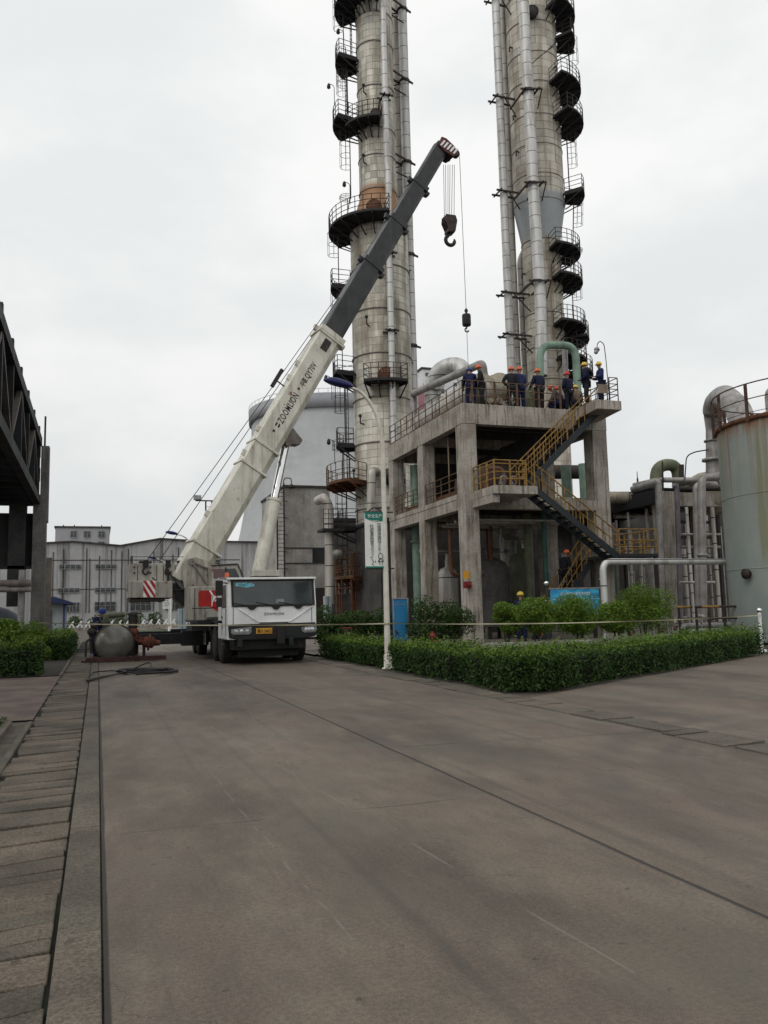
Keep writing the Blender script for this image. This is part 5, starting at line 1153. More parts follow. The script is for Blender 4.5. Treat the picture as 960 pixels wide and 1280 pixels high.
windows(pb, [(ww(770), ww(790), wz2(745), wz2(715)), (ww(798), ww(812), wz2(740), wz2(710)), (ww(858), ww(872), wz2(690), wz2(655))], 54, glass_far, steel_lt, 3)
Q = lambda x, y, Y: at(x, y, Y=Y)
PG = 'process pipes on the pipe rack'
pipe('thick beige horizontal pipe ending in flanges, left of the olive bend', [Q(748, 622, 40), Q(793, 622, 38.5)], .34, pipe_beige, flanges=((0, .98),), loc=Q(770, 622, 39), group=PG)
pipe('olive green inverted U bend standing on the pipe rack', [Q(820, 640, 37.5), Q(820, 582, 37.5), Q(847, 580, 37.5), Q(849, 640, 37.5)], .33, pipe_olive, .75, group=PG)
pipe('grey pipe running right from the olive bend towards the tank', [Q(792, 607, 38), Q(822, 600, 36.8), Q(900, 600, 34)], .14, pipe_grey, .2, loc=Q(792, 607, 38), group=PG)
pipe('upper grey pipe dropping down the left face of the rack column', [Q(790, 612, 36.6), Q(822, 602, 35.2), Q(823, 606, 35.2), Q(828, 790, 35.2)], .17, pipe_grey, .25, group=PG)
pipe('thick light grey standing pipe hooked at the top, nearest the tank', [Q(898, 596, 33.5), Q(877, 597, 33.5), Q(879, 760, 33.5), Q(879, 790, 33.5)], .19, pipe_grey, .3, flanges=((1, .6),), group=PG)
pipe('second light grey standing pipe hooked at the top, left of the thick one', [Q(895, 606, 34), Q(870, 606, 34), Q(874, 790, 34)], .17, pipe_grey, .3, group=PG)
pipe('dark purple-grey pipe beside the rack column', [Q(842, 606, 35.6), Q(846, 610, 35.6), Q(851, 780, 35.6)], .13, M('pipe_purple', (.20, .18, .21), (.13, .12, .13), 2, .5), .2, group=PG)
pipe('low horizontal dark pipe across the top of the rack beam', [Q(850, 611, 35.3), Q(905, 611, 34.2)], .12, steel_dk, .2, loc=Q(850, 611, 35.3), group=PG)
pipe('high slanting grey pipe behind the hooked pipes', [Q(846, 606, 38), Q(905, 592, 34.5)], .14, pipe_al2, .2, loc=Q(846, 606, 38), group=PG)
pipe('grey pipe arch standing over the yard, right of the blue notice board', [Q(759, 800, 27.2), Q(753, 702, 27.2), Q(930, 702, 27.2)], .125, pipe_al, .4, flanges=((0, .2),))
for k, (x, ya, yb, Yp, r, mt, lab) in enumerate(((785, 640, 790, 39, .07, pipe_al2, 'slim dull pipe under the left end of the steel roof beam'), (808, 636, 790, 37.5, .09, pipe_grey, 'slim grey pipe just left of the rack column'), (858, 634, 790, 35.2, .08, pipe_al, 'slim bright pipe just right of the rack column'), (864, 634, 790, 36.6, .06, rust_m, 'slim rusty pipe right of the rack column'), (890, 634, 790, 33.8, .10, pipe_al2, 'slim dull pipe close to the tank wall'), (770, 650, 790, 37, .06, steel_lt, 'slim brown pipe beside the lower stair landing'))):
    a_, b_ = Q(x, ya, Yp), Q(x, yb, Yp); pipe(lab, [(a_.x, Yp, .05), (a_.x, Yp, a_.z)], r, mt)
for k, (xa, xb, y, Yp, r, mt, lab) in enumerate(((852, 900, 668, 35, .06, pipe_grey, 'thin level pipe right of the rack column, upper of three'), (852, 900, 684, 35.4, .08, steel_lt, 'thin level pipe right of the rack column, middle of three'), (850, 898, 728, 34.6, .07, pipe_al2, 'thin level pipe right of the rack column, lowest of three'), (770, 824, 668, 39.5, .08, pipe_grey, 'level grey pipe in the shade under the steel roof beam'), (768, 826, 645, 41, .14, pipe_al2, 'fat level pipe in the shade under the steel roof beam'))):
    pipe(lab, [Q(xa, y, Yp), Q(xb, y, Yp)], r, mt, loc=Q(xa, y, Yp))
# more plant inside the frame
pipe('rusty level pipe run along the left edge of the middle floor', [(16.3, 34.6, MT+.35), (16.3, 43.2, MT+.35)], .12, rust_m, loc=(16.3, 34.6, MT+.35))
pipe('thin tan pipe hanging down the middle of the left bay', [(16.0, 36.6, DB), (16.0, 36.6, MT)], .035, M('tan_pipe', (.32, .24, .16), (.2, .14, .1), 3, .6))
pipe('brown looped pipe on the middle floor by the corner column', [(16.9, 34.6, MT), (16.9, 34.6, MT+1.3), (17.9, 34.6, MT+1.3), (17.9, 34.6, MT)], .11, M('brown_pipe', (.24, .13, .08), (.15, .09, .06), 3, .7), .35)
for k in range(5):
    p = Q(610+k*18, 700, 39+k*.6); pipe(('rusty', 'dull grey', 'pale', 'dark', 'brown')[k]+' thin pipe rising through the dark ground floor of the frame', [(p.x, p.y, .05), (p.x, p.y, MBt+.2)], (.06, .09, .07, .12, .05)[k], (rust_m, pipe_al2, pipe_grey, steel_lt, rust_rail)[k])
m = MB()
for k in range(7): m.cyl((16.4, 36+k*.5, MBt-.25-.05*(k % 2)), (22.4, 36+k*.5, MBt-.25-.05*(k % 2)), .06+.02*(k % 3), n=8)
solo(m, 'pipe_bank', pipe_al2, 'bank of level pipes slung under the middle floor of the frame', 'pipe', (16.4, 36, MBt-.3))
c = V((18.7, 35.6, MT)); t = thing('valve_station', 'pale valve cluster with handwheels behind the yellow rail of the middle landing', 'valve', c); m = MB()
for k in range(4):
    x = c.x-1.0+k*.55; m.tube(arc([(x, 34.5, MT), (x, 34.5, MT+.9), (x+.3, 34.5, MT+.9), (x+.3, 34.9, MT+.2)], .12), .06, 8); m.ball((x, 34.5, MT+.55), .13, 10); m.tube([(x+.14*cos(a), 34.35, MT+.6+.14*sin(a)) for a in [2*pi*q_/10 for q_ in range(11)]], .016, 5, False)
m.build('pipes', M('valve_paint', (.38, .33, .33), (.25, .2, .2), 4, .6), t)
vessel('horizontal_vessel', 'dark brown horizontal vessel deep inside the middle floor', (19.2, 36.5, 8.1), (19.2, 41.5, 8.1), .8, M('umber_shell', (.12, .085, .07), (.07, .05, .045), 2, .7), MT)
for k, (x, y, r, h, mt, lab) in enumerate(((17.3, 40.2, .55, 3.6, pipe_al2, 'dull jacketed upright drum on the ground in the second bay'), (20.6, 38.4, .6, 4.2, pipe_olive, 'olive upright drum under the frame right of the ribbed vessel'), (21.6, 41.0, .45, 4.6, concrete_grey, 'tall grey upright drum under the right bay of the frame'))):
    t = thing('upright_drum', lab, 'pressure vessel', (x, y, .05)); m = MB(); m.lathe([(.05, .5), (r*.7, .52), (r, .8), (r, h-.3), (r*.7, h), (.12, h+.1), (.12, h+.5), (.05, h+.5)], (x, y, .05), 22); m.build('shell', mt, t); m = MB()
    for q_ in range(3): a = 2*pi*q_/3; m.bx(x+cos(a)*r*.8-.06, x+cos(a)*r*.8+.06, y+sin(a)*r*.8-.06, y+sin(a)*r*.8+.06, .05, .9)
    m.each('leg', steel_dk, t); m = MB(); m.tube(arc([(x, y, h+.5), (x, y, h+.9), (x-.9, y, h+.9), (x-.9, y, MBt)], .3), .09, 10); m.build('top_pipe', mt, t)
pipe('bent dull pipe looping in the shade below the middle landing', [(16.9, 37.2, .05), (16.9, 37.2, 3.4), (18.0, 37.2, 3.4), (18.0, 37.2, .05)], .09, pipe_olive, .4)
pipe('bent rusty pipe under the second bay of the frame', [(16.2, 37.2, 5.4), (16.2, 37.2, 3.2), (18.4, 37.2, 3.2), (18.4, 37.2, 5.6)], .09, rust_m, .3)
# extra deck plant
pipe('level grey pipe along the deck behind the workers', [(18.4, 36.2, DT+.5), (22.2, 36.2, DT+.5), (22.2, 36.2, DT)], .16, pipe_al2, .3)
pipe('thin rusty pipe arch on the deck between the two groups of workers', [(18.7, 35.5, DT), (18.7, 35.5, DT+1.2), (20.2, 35.5, DT+1.2), (20.2, 35.5, DT)], .06, rust_m, .25)
# far background tank and clutter behind the frame
pipe('fat dark horizontal pipe behind the upper stair', [Q(690, 590, 46), Q(735, 590, 46)], .45, steel_dk, .2, loc=Q(690, 590, 46))
gp = thing('gooseneck_pipe', 'big grey gooseneck pipe with conical reducer bending into the storage tank roof', 'pipe', Q(891, 640, 36.5)*1); gp.location.z = 0
pts = [Q(892, 600, 36), Q(892, 530, 36), Q(893, 505, 35.6), Q(905, 494, 34), Q(922, 510, 31), Q(934, 545, 29.6)]
m = MB(); pp = arc(pts, .8); k = len(pp); m.tube(pp, [.40]*3+[.42+.17*min(1, (i)/6) for i in range(k-3)], 20); m.lathe([(.36, -.05), (.60, -.05), (.60, .08), (.36, .08)], Q(892, 575, 36), 20); m.lathe([(.4, -.04), (.5, -.04), (.5, .04), (.4, .04)], Q(892, 551, 36), 20); m.build('pipe', pipe_grey, gp)
c = Q(891, 606, 37.2); m = MB(); m.lathe([(.9, -1.5), (1.55, -1.1), (1.55, .0), (1.35, .45), (.8, .75), (.05, .85)], (c.x, c.y, c.z-.1), 26); m.build('dome', pipe_beige, gp)
m = MB()
for dx in (-1, 1):
    for dy in (-1, 1): m.bx(c.x+dx-.1, c.x+dx+.1, c.y+dy-.1, c.y+dy+.1, 0, c.z-.9)
m.each('leg', steel_dk, gp)
# ------------------------------------------------------------------ storage tank
te = at(903.5, 650, Y=27.2); dirv = V((te.x, te.y, 0)).normalized(); TR = 3.3
tcn = V((te.x, te.y, 0))+V((dirv.y, -dirv.x, 0))*TR; tzz = at(896.5, 541, Y=27.2).z
tk = thing('storage_tank', 'large pale green-grey round storage tank with rust-streaked rim at the right edge', 'tank', tcn)
m = MB(); m.lathe([(TR, 0.05), (TR, tzz-.1), (TR-.0, tzz), (TR-.3, tzz+.06), (TR*.6, tzz+.4), (.05, tzz+.7)], tcn, 64); m.build('shell', tank_m, tk)
m = MB(); m.lathe([(TR+.0, tzz-.14), (TR+.07, tzz-.14), (TR+.09, tzz+.02), (TR-.05, tzz+.05)], tcn, 64, caps=False); m.build('rim', rust_m, tk)
m = MB()
for zz in (tzz*.33, tzz*.66): m.lathe([(TR+.002, -.02), (TR+.012, -.015), (TR+.012, .015), (TR+.002, .02)], tcn+Z*zz, 64, caps=False)
m.each('weld_seam', tank_m, tk)
m = MB(); RR = TR+.12; n = 40; rp_ = [tcn+V((cos(2*pi*k/n)*RR, sin(2*pi*k/n)*RR, tzz)) for k in range(n)]
for k in range(n):
    a, b = rp_[k], rp_[(k+1) % n]
    for l, r in ((1.25, .026), (.66, .02), (.14, .012)): m.cyl(a+Z*l, b+Z*l, r, n=6)
    if k % 3 == 0: m.bx(a.x-.045, a.x+.045, a.y-.045, a.y+.045, a.z-.2, a.z+1.25)
m.build('railing', M('tank_rail', (.12, .065, .04), (.05, .035, .03), 3, .8), tk)
a0 = atan2(-tcn.y, -tcn.x)
def tp(da, r, z): return tcn+V((cos(a0+da)*r, sin(a0+da)*r, z))
m = MB(); o = tp(-.78, TR+.0, at(938, 717, Y=25).z); d = V((cos(a0-.78), sin(a0-.78), 0)); m.lathe([(.13, -.1), (.13, .12), (.2, .12), (.2, .2), (.02, .21)], o, 14, d); m.build('nozzle', steel_dk, tk)
m = MB(); o = tcn+V((-1.2, .6, tzz+.2)); m.tube(arc([o, o+Z*1.3, o+Z*1.3+V((1.6, -.8, 0)), o+V((1.6, -.8, 0))], .35), .14, 12); m.cyl(o+V((.2, -1.8, 0)), o+V((.2, -1.8, 1.3)), .13); m.build('roof_pipe', pipe_grey, tk)
m = MB(); m.tube(arc([Q(856, 600, 33), Q(858, 570, 33), Q(868, 565, 32.5), Q(886, 562, 31.5)], .5), .03, 6); solo(m, 'vent_line', steel_dk, 'thin curved line reaching from the rack to the gooseneck pipe', 'pipe', Q(856, 600, 33))
m = MB(); m.cyl(Q(829, 614, 36.4), Q(828, 577, 36.4), .045, n=6); solo(m, 'vent_pole', steel_dk, 'thin upright vent pole in front of the olive bend', 'pole', Q(829, 614, 36.4))
m = MB(); m.cyl(Q(852, 612, 36.6), Q(852, 581, 36.6), .13); solo(m, 'vent_stub', steel_dk, 'short thick dark vent stub right of the olive bend', 'pole', Q(852, 612, 36.6))
m = MB(); o = Q(798, 618, 39); m.cyl(o, o+Z*.5, .12); m.cyl(o+Z*.5, o+Z*.9, .05); m.lathe([(.05, 0), (.2, .05), (.05, .1)], o+Z*.35, 12); m.lathe([(.22, 0), (.22, .1)], o, 12); m.lathe([(.03, 0), (.02, .5)], o+Z*.8, 6); solo(m, 'valve', dred, 'rust red upright valve at the end of the beige pipe', 'valve', o)
# ------------------------------------------------------------------ people
navy_f = M('navy_faded', (.022, .034, .12), (.016, .022, .075), 3, .9); navy_d = M('navy_dark', (.010, .014, .045), (.014, .017, .04), 3, .9)
def skin_grow(verts, edges, rad, sub=1):
    me = bpy.data.meshes.new('t'); me.from_pydata(verts, edges, []); o = bpy.data.objects.new('t', me); col.objects.link(o)
    o.modifiers.new('s', 'SKIN').use_smooth_shade = True
    u = o.modifiers.new('u', 'SUBSURF'); u.levels = sub; u.render_levels = sub
    for i, d in enumerate(me.skin_vertices[0].data): r = rad[i]; d.radius = r if isinstance(r, tuple) else (r, r); d.use_root = (i == 0)
    dg = bpy.context.evaluated_depsgraph_get(); e = bpy.data.meshes.new_from_object(o.evaluated_get(dg))
    vs = [v.co.copy() for v in e.vertices]; fs = [tuple(p.vertices) for p in e.polygons]
    bpy.data.objects.remove(o); bpy.data.meshes.remove(e); return vs, fs
ARM = {'down': ((.14, .03, -.98), (.05, .22, -.97)), 'rail': ((.22, .35, -.9), (-.1, .85, -.35)), 'fold': ((.2, .1, -.97), (-.62, .75, -.1)), 'hold': ((.16, .2, -.95), (-.25, .95, .05)),
       'behind': ((.3, -.25, -.9), (-.7, -.3, -.6)), 'hip': ((.55, -.15, -.8), (-.6, .3, -.6)), 'reach': ((.15, .75, -.6), (0, .9, -.3))}
def person(loc, rz, label, hat, jm, tm, arms=('down', 'down'), lean=0., crouch=0., step=0., turn=0., k=1.0, hi_vis=None):
    k = k*1.17
    loc = V(loc); t = thing('person', label, 'person', loc, 'workers')
    T_ = Matrix.Translation(loc) @ Matrix.Rotation(radians(rz), 4, 'Z') @ Matrix.Scale(k, 4)
    hz = .92-.42*crouch; hy = -.22*crouch
    Rl = Matrix.Rotation(-radians(lean), 3, 'X'); Rt = Matrix.Rotation(radians(turn), 3, 'Z')
    def ub(x, y, z): return V((0, hy, hz))+Rl @ V((x, y, z-.92))
    def hd(x, y, z): return ub(0, 0, 1.47)+Rl @ (Rt @ V((x, y, z-1.47)))
    V_ = [ub(0, 0, .92), ub(0, .01, 1.14), ub(0, .0, 1.36), ub(0, .0, 1.47), hd(0, .02, 1.54), hd(0, .025, 1.62), hd(0, .01, 1.70)]
    E_ = [(0, 1), (1, 2), (2, 3), (3, 4), (4, 5), (5, 6)]
    rb = [(.13, .10), (.12, .09), (.14, .09), .05, .066, .078, .06]
    hands = []; idx = {}
    for s, a in ((-1, arms[0]), (1, arms[1])):
        u, f = ARM[a]; sh = ub(s*.19, 0, 1.40); el = sh+Rl @ V((u[0]*s, u[1], u[2])).normalized()*.29; fd = Rl @ V((f[0]*s, f[1], f[2])).normalized(); wr = el+fd*.25; pa = wr+fd*.09
        i = len(V_); V_ += [sh, el, wr, pa]; E_ += [(2, i), (i, i+1), (i+1, i+2), (i+2, i+3)]; rb += [.055, .042, .028, (.038, .02)]; idx[s] = i; hands.append((pa, fd, s))
    legs = []
    for s in (-1, 1):
        st_ = step*s; hip = V((s*.10, hy, hz-.04)); an = V((s*.12, st_*.9+.02, .09)); kn = (hip+an)/2+V((s*.02, .03+.36*crouch, .02+.10*crouch))
        i = len(V_); V_ += [hip, kn, an, an+V((s*.03, .15, -.05))]; E_ += [(0, i), (i, i+1), (i+1, i+2), (i+2, i+3)]; rb += [.085, .058, .042, .035]; legs.append(i)
    def bake(keep, rad, mat, name, extra=None, parent=t):
        mp = {v: i for i, v in enumerate(keep)}
        vs, fs = skin_grow([V_[v] for v in keep], [(mp[a], mp[b]) for a, b in E_ if a in mp and b in mp], rad)
        m = MB(); m.m = T_; m.add(vs, fs, True)
        if extra: extra(m)
        return m.build(name, mat, parent)
    def face(m):
        c = hd(0, .09, 1.595); f = Rl @ (Rt @ V((0, 1, 0))); sx = Rt @ V((1, 0, 0))
        m.tube([c+Z*.03, c+f*.03-Z*.015], [.008, .016], 6)
        for s in (-1, 1): m.ball(hd(s*.078, .0, 1.60), .022, 8, 1.4); m.ball(hd(s*.03, .082, 1.625), .011, 6)
        m.tube([hd(-.025, .085, 1.555), hd(0, .092, 1.553), hd(.025, .085, 1.555)], .008, 5)
        for pa, fd, s in hands:
            up_ = fd.cross(V((1, 0, .2))).normalized(); sd = up_.cross(fd).normalized()
            for q, (o, l) in enumerate(((-.03, .065), (-.01, .078), (.011, .072), (.031, .058))):
                b = pa+sd*o; m.tube([b-fd*.03, b+fd*.025, b+fd*(.025+l*.5)-up_*.012, b+fd*(.02+l*.8)-up_*.035], [.0105, .010, .009, .007], 5)
            b = pa-sd*.035*s; m.tube([b-fd*.05, b-fd*.015-sd*.03*s, b+fd*.03-sd*.035*s-up_*.015], [.013, .012, .008], 5)
    body = bake(list(range(len(V_))), rb, skin_m, 'body', face)
    up_idx = [0, 1, 2, 3]+[j for s in (-1, 1) for j in range(idx[s], idx[s]+3)]
    bake(up_idx, [(.19, .15), (.185, .14), (.20, .14), .068]+[.105, .082, .058]*2, jm, 'jacket')
    lo_idx = [0]+[j for i in legs for j in range(i, i+3)]
    bake(lo_idx, [(.16, .13)]+[.12, .095, .08]*2, tm, 'trousers')
    m = MB(); m.m = T_
    for i in legs:
        a = V_[i+2]; m.tube([a+V((0, -.09, -.045)), a+V((0, -.02, -.03)), a+V((0, .08, -.045)), a+V((0, .18, -.06))], [.04, .052, .045, .03], 8)
    m.build('boots', black, t)
    c = hd(0, .015, 1.665); ax_ = Rl @ V((0, -.08, 1)); m = MB(); m.m = T_
    m.lathe([(.125, 0), (.124, .03), (.112, .075), (.08, .112), (.03, .128), (.005, .13)], c, 18, ax_)
    f = Rl @ (Rt @ V((0, 1, 0))); sx = f.cross(Z).normalized()
    m.add([c+f*(.12*cos(a)+.05*max(0, cos(a)))+sx*.135*sin(a)-Z*.004*(1) for a in [2*pi*q/18 for q in range(18)]]+[c+f*(.12*cos(a)+.05*max(0, cos(a)))+sx*.135*sin(a)+Z*.01 for a in [2*pi*q/18 for q in range(18)]],
          [tuple(range(18))[::-1], tuple(range(18, 36))]+[(q, (q+1) % 18, 18+(q+1) % 18, 18+q) for q in range(18)])
    m.bar(c+ax_.normalized()*.128-f*.09, c+ax_.normalized()*.128+f*.09, .03, .02); m.build('hard_hat', hat, t)
    return t
def on(x, y, zf, h=1.79): p = at(x, y, Z=zf+h); return V((p.x, p.y, zf))
def onY(x, Y, zf): p = at(x, 500, Y=Y); return V((p.x, Y, zf))
DZ = zD
person(onY(588.5, 34.55, DZ), -20, 'worker with blue helmet bending over the vessel at the deck corner', hat_bl, navy, navy, ('reach', 'rail'), 24)
person(onY(603.5, 34.45, DZ), 62, 'worker with orange helmet and dark vest, second from the left on the top deck', hat_or, navy2, navy2, ('hold', 'down'), 8, turn=20)
person(onY(640.5, 34.35, DZ), -30, 'worker in dark jacket standing left of and close against a taller colleague', hat_or, navy2, navy2, ('hip', 'down'), 4)
person(onY(651.5, 34.3, DZ), 8, 'worker in navy overalls with orange helmet, seen from behind, middle of the top deck', hat_or, navy_f, navy, ('fold', 'fold'), 2)
p5 = onY(675, 34.35, DZ); person(p5, 5, 'broad worker in navy seen from behind, left hand on the railing', hat_or, navy_d, navy2, ('rail', 'fold'), 5, k=1.01)
person(onY(711.5, 34.3, DZ), 15, 'worker with red helmet standing at the head of the stair railing', hat_rd, navy_d, navy2, ('fold', 'fold'), 4, k=.98)
person(onY(734.5, 32.9, DZ), 60, 'thin worker with yellow helmet at the top of the stair', hat_ye, navy, navy2, ('fold', 'fold'), 3, turn=12, k=1.0)
pb8 = onY(752.5, 32.5, DZ); person(pb8, 75, 'worker with yellow helmet behind the railing of the top landing, with a brown board', hat_ye, navy_f, navy_d, ('hold', 'hold'), 3, turn=15, k=.97)
person(onY(697, 35.3, DZ), 30, 'worker with red helmet crouching on the deck behind the stair railing', hat_rd, navy, navy, ('reach', 'reach'), 20, 1.)
person(onY(694, 34.6, DZ), 60, 'worker with orange helmet crouching in front of the red-helmeted one', hat_or, M('grey_cloth', (.12, .11, .11), (.08, .075, .075), 4, .9), navy, ('reach', 'reach'), 32, 1.05, k=.97)
person(onY(720, 34.8, DZ), -30, 'worker with yellow helmet crouching beside the green pipe at the stair head', hat_ye, M('tan_cloth', (.22, .17, .12), (.16, .12, .09), 4, .9), navy, ('reach', 'reach'), 22, .95)
pz = at(703, 690, Y=34.45); fz_ = pz.z-1.95
person((pz.x, 34.45, fz_), -80, 'worker with orange helmet climbing the lowest stair flight', hat_or, navy2, navy2, ('rail', 'rail'), 14, step=.16)
py_ = at(650, 731, Y=33.); person((py_.x, 33., .05), -12, 'worker with yellow helmet in navy standing on the ground under the frame', hat_ye, navy, navy, ('fold', 'down'), 0, k=max(.85, min(1.05, (py_.z-.05)/2.0)))
pw = at(124, 768, Y=33.4); person((pw.x, 33.4, 0.), 200, 'worker with blue helmet half hidden behind the round air tank', hat_bl, navy, navy, ('reach', 'reach'), 20, k=.93)
# board held against the railing
a, b = at(747, 480, Y=32.15), at(760, 492, Y=32.15); m = MB(); m.bx(a.x, b.x, 32.14, 32.165, b.z, a.z); solo(m, 'cardboard_sheet', card, 'brown cardboard sheet held by the yellow-helmeted worker on the top landing', 'board', ((a.x+b.x)/2, 32.15, b.z))

# ------------------------------------------------------------------ street lamps
def lamp(base, h, arm, label, head, pole=lamp_white, hd_m=blue_lamp, r=.085, group='street lamps'):
    """arm: horizontal vector of the bracket; its tip drops by nothing, rises a little"""
    base = V(base); arm = V(arm); t = thing('street_lamp', label, 'street lamp', base, group)
    top = base+Z*h; d = arm.normalized(); tip = top+arm+Z*.0
    m = MB(); n = 20; zc = h*.78
    pts = [base, base+Z*zc*.5, base+Z*zc]; rs = [r, r*.86, r*.75]
    for k in range(1, 13):
        u = k/12*pi/2; pts.append(base+Z*(zc+(h-zc)*sin(u))+arm*(1-cos(u))); rs.append(r*.75-(r*.3)*k/12)
    m.tube(pts, rs, 14); m.lathe([(r*2, 0), (r*2, .03), (r*1.3, .05), (r*1.25, .35), (r, .4)], base, 14); m.build('pole', pole, t)
    m = MB(); L_ = head; e = pts[-1]; vs = []; N_ = 14
    prof = [(0, .05), (.08, .11), (.25, .15), (.5, .175), (.75, .15), (.93, .08), (1, .02)]
    sd = d.cross(Z)
    for f, w in prof:
        for k in range(N_): a = 2*pi*k/N_; vs.append(e+d*(f*L_-.12)+sd*w*cos(a)*L_*1.0+Z*(w*L_*1.0*sin(a)*(1 if sin(a) > 0 else .7)+.03+f*.16*L_))
    m.add(vs, [(i*N_+k, i*N_+(k+1) % N_, (i+1)*N_+(k+1) % N_, (i+1)*N_+k) for i in range(len(prof)-1) for k in range(N_)]+[tuple(range(N_))[::-1], tuple(range((len(prof)-1)*N_, len(prof)*N_))], True)
    m.build('lamp_head', hd_m, t); return t
lb = at(485, 836, Z=0.); LX, LY = lb.x, lb.y; lh = zat(LX, LY, 487)
tipx = at(436, 486, Y=LY).x
ml = lamp((LX, LY, 0), lh, (tipx-LX, 0, 0), 'white street lamp with dark blue head and hanging slogan board, between the two hedges', .84)
# slogan board on the pole
sx0, sx1 = at(456.5, 680, Y=LY).x, at(482, 680, Y=LY).x; szt, szb = zat((sx0+sx1)/2, LY, 641), zat((sx0+sx1)/2, LY, 710)
sb = thing('slogan_board', 'white hanging board with green header and vertical Chinese lettering on the lamp post', 'sign', ((sx0+sx1)/2, LY, szb))
sxm = sx1
m = MB(); m.bx(sx0, sxm, LY-.03, LY+.03, szb, szt); m.build('panel', M('board_white', (.70, .71, .68), (.60, .61, .58), 2, .5), sb, .005)
g0 = szt-(szt-szb)*.12
m = MB(); w = sxm-sx0; m.prism([(0, 0), (0, .012), (w, .012), (w, -.19), (w*.8, -.235), (w*.55, -.245), (w*.3, -.225), (0, -.16)], (sx0, LY-.036, szt), (1, 0, 0), Z, (0, 1, 0), 0, .005); m.build('header', green_sign, sb); m = MB(); m.bx(sx0-.01, sxm+.01, LY-.036, LY-.0302, szb-.0, szb+.045); m.build('footer', green_sign, sb)
m = MB(); m.prism([(w*.18, -.205), (w*.5, -.232), (w*.72, -.205), (w*.5, -.218)], (sx0, LY-.039, szt), (1, 0, 0), Z, (0, 1, 0), 0, .002); m.build('header_swoosh', white2, sb)
text('安全生产', .105, 'lettering', white2, sb, (sx0+.07, LY-.041, szt-.13), (1, 0, 0), Z, .002, 1.0)
tcol = M('sign_ink', (.04, .04, .045), (.07, .07, .07), 3, .7); tcol2 = M('sign_ink_faded', (.30, .30, .30), (.4, .4, .39), 3, .7)
text('加\n强\n管\n理\n确\n保', .118, 'lettering', tcol, sb, (sx0+w*.58, LY-.033, szt-.37), (1, 0, 0), Z, .002, 1, .78)
text('杜\n绝\n事\n故\n隐\n患', .118, 'lettering', tcol, sb, (sx0+w*.22, LY-.033, szt-.42), (1, 0, 0), Z, .002, 1, .78)
text('安\n全\n第\n一', .09, 'lettering', tcol2, sb, (sx0+w*.60, LY-.033, szt-.91), (1, 0, 0), Z, .002, 1, .78)
text('预\n防\n为\n主', .09, 'lettering', tcol2, sb, (sx0+w*.26, LY-.033, szt-.96), (1, 0, 0), Z, .002, 1, .78)
m = MB()
def stroke(pts, r=.009): m.tube([(sx0+u*w, LY-.035, szb+z) for u, z in pts], r, 4)
stroke([(.62, .30), (.64, .38), (.72, .40), (.80, .38), (.82, .30), (.80, .26), (.64, .26), (.62, .30)]); stroke([(.58, .16), (.66, .24), (.80, .24), (.88, .15)]); stroke([(.66, .24), (.68, .08)]); stroke([(.80, .24), (.79, .08)]); stroke([(.62, .17), (.85, .17)])
stroke([(.22, .28), (.34, .30)]); stroke([(.28, .25), (.38, .17), (.30, .10), (.40, .07)]); stroke([(.46, .20), (.47, .14)])
m.build('line_drawing', tcol, sb)
m = MB()
for z in (szt+.02, szb-.02): m.bar((sx0-.02, LY, z), (LX+.25, LY, z), .04, .035)
m.tube([(sx0+w*.2+w*.6*k/8, LY, szt+.04+.10*sin(pi*k/8)) for k in range(9)], .018, 5); m.build('bracket', steel_dk, sb)
# distant lamps
for (x, y, xa, Yd, lab, arm) in ((243, 676, 0, 62., 'distant street lamp whose dark head shows left of the crane boom', -1.3), (212, 704, 0, 88., 'farther street lamp with small head above the counterweight', -1.4)):
    p = at(x, y, Y=Yd); h = p.z+.45; lamp((p.x, Yd, 0), h, (arm, 0, 0), lab, .9)
p = at(261, 626, Y=70.); t = thing('floodlight_mast', 'lattice floodlight mast with paired heads just left of the crane boom', 'street lamp', (p.x, 70, 0)); m = MB()
for dx, dy in ((-.25, -.25), (.25, -.25), (.25, .25), (-.25, .25)): m.bar((p.x+dx, 70+dy, 0), (p.x+dx, 70+dy, p.z), .06, .06)
k = 0.
while k < p.z-.7: m.bar((p.x-.25, 69.75, k), (p.x+.25, 69.75, k+.7), .03, .03); m.bar((p.x+.25, 69.75, k+.7), (p.x-.25, 69.75, k+.7), .03, .03); k += .7
m.bar((p.x-1.1, 70, p.z), (p.x+.9, 70, p.z), .1, .1); m.build('mast', steel_dk, t)
m = MB(); m.bx(p.x-1.25, p.x-.65, 69.6, 70.1, p.z+.05, p.z+.4); m.build('lamp_head', galv, t)
m = MB(); m.lathe([(.02, -.55), (.18, -.4), (.22, .1), (.14, .5), (.02, .6)], (p.x+.95, 70, p.z+.15), 12, (1, 0, 0)); m.build('lamp_head', blue_lamp, t)
# hooked work light on the deck
bx0 = at(762, 500, Y=32.9); t = thing('work_light', 'hooked work light on a thin pole above the top landing', 'lamp', (bx0.x, 32.9, DZ)); m = MB()
pts = [V((bx0.x, 32.9, DZ)), at(757.5, 450, Y=32.9), at(755, 430, Y=32.9), at(750, 426, Y=32.9), at(746.5, 430, Y=32.9), at(746.5, 433, Y=32.9)]
m.tube(arc(pts, .2), .022, 6); m.build('pole', steel_dk, t)
c = at(746, 437, Y=32.9); ax_ = V((.35, 0, .93)); m = MB(); m.lathe([(.03, .14), (.09, .10), (.14, .02), (.13, -.04), (.1, -.05)], c, 14, ax_); m.lathe([(.095, -.05), (.10, -.16), (.06, -.22), (.01, -.23)], c, 14, ax_); m.build('lamp_head', galv, t)

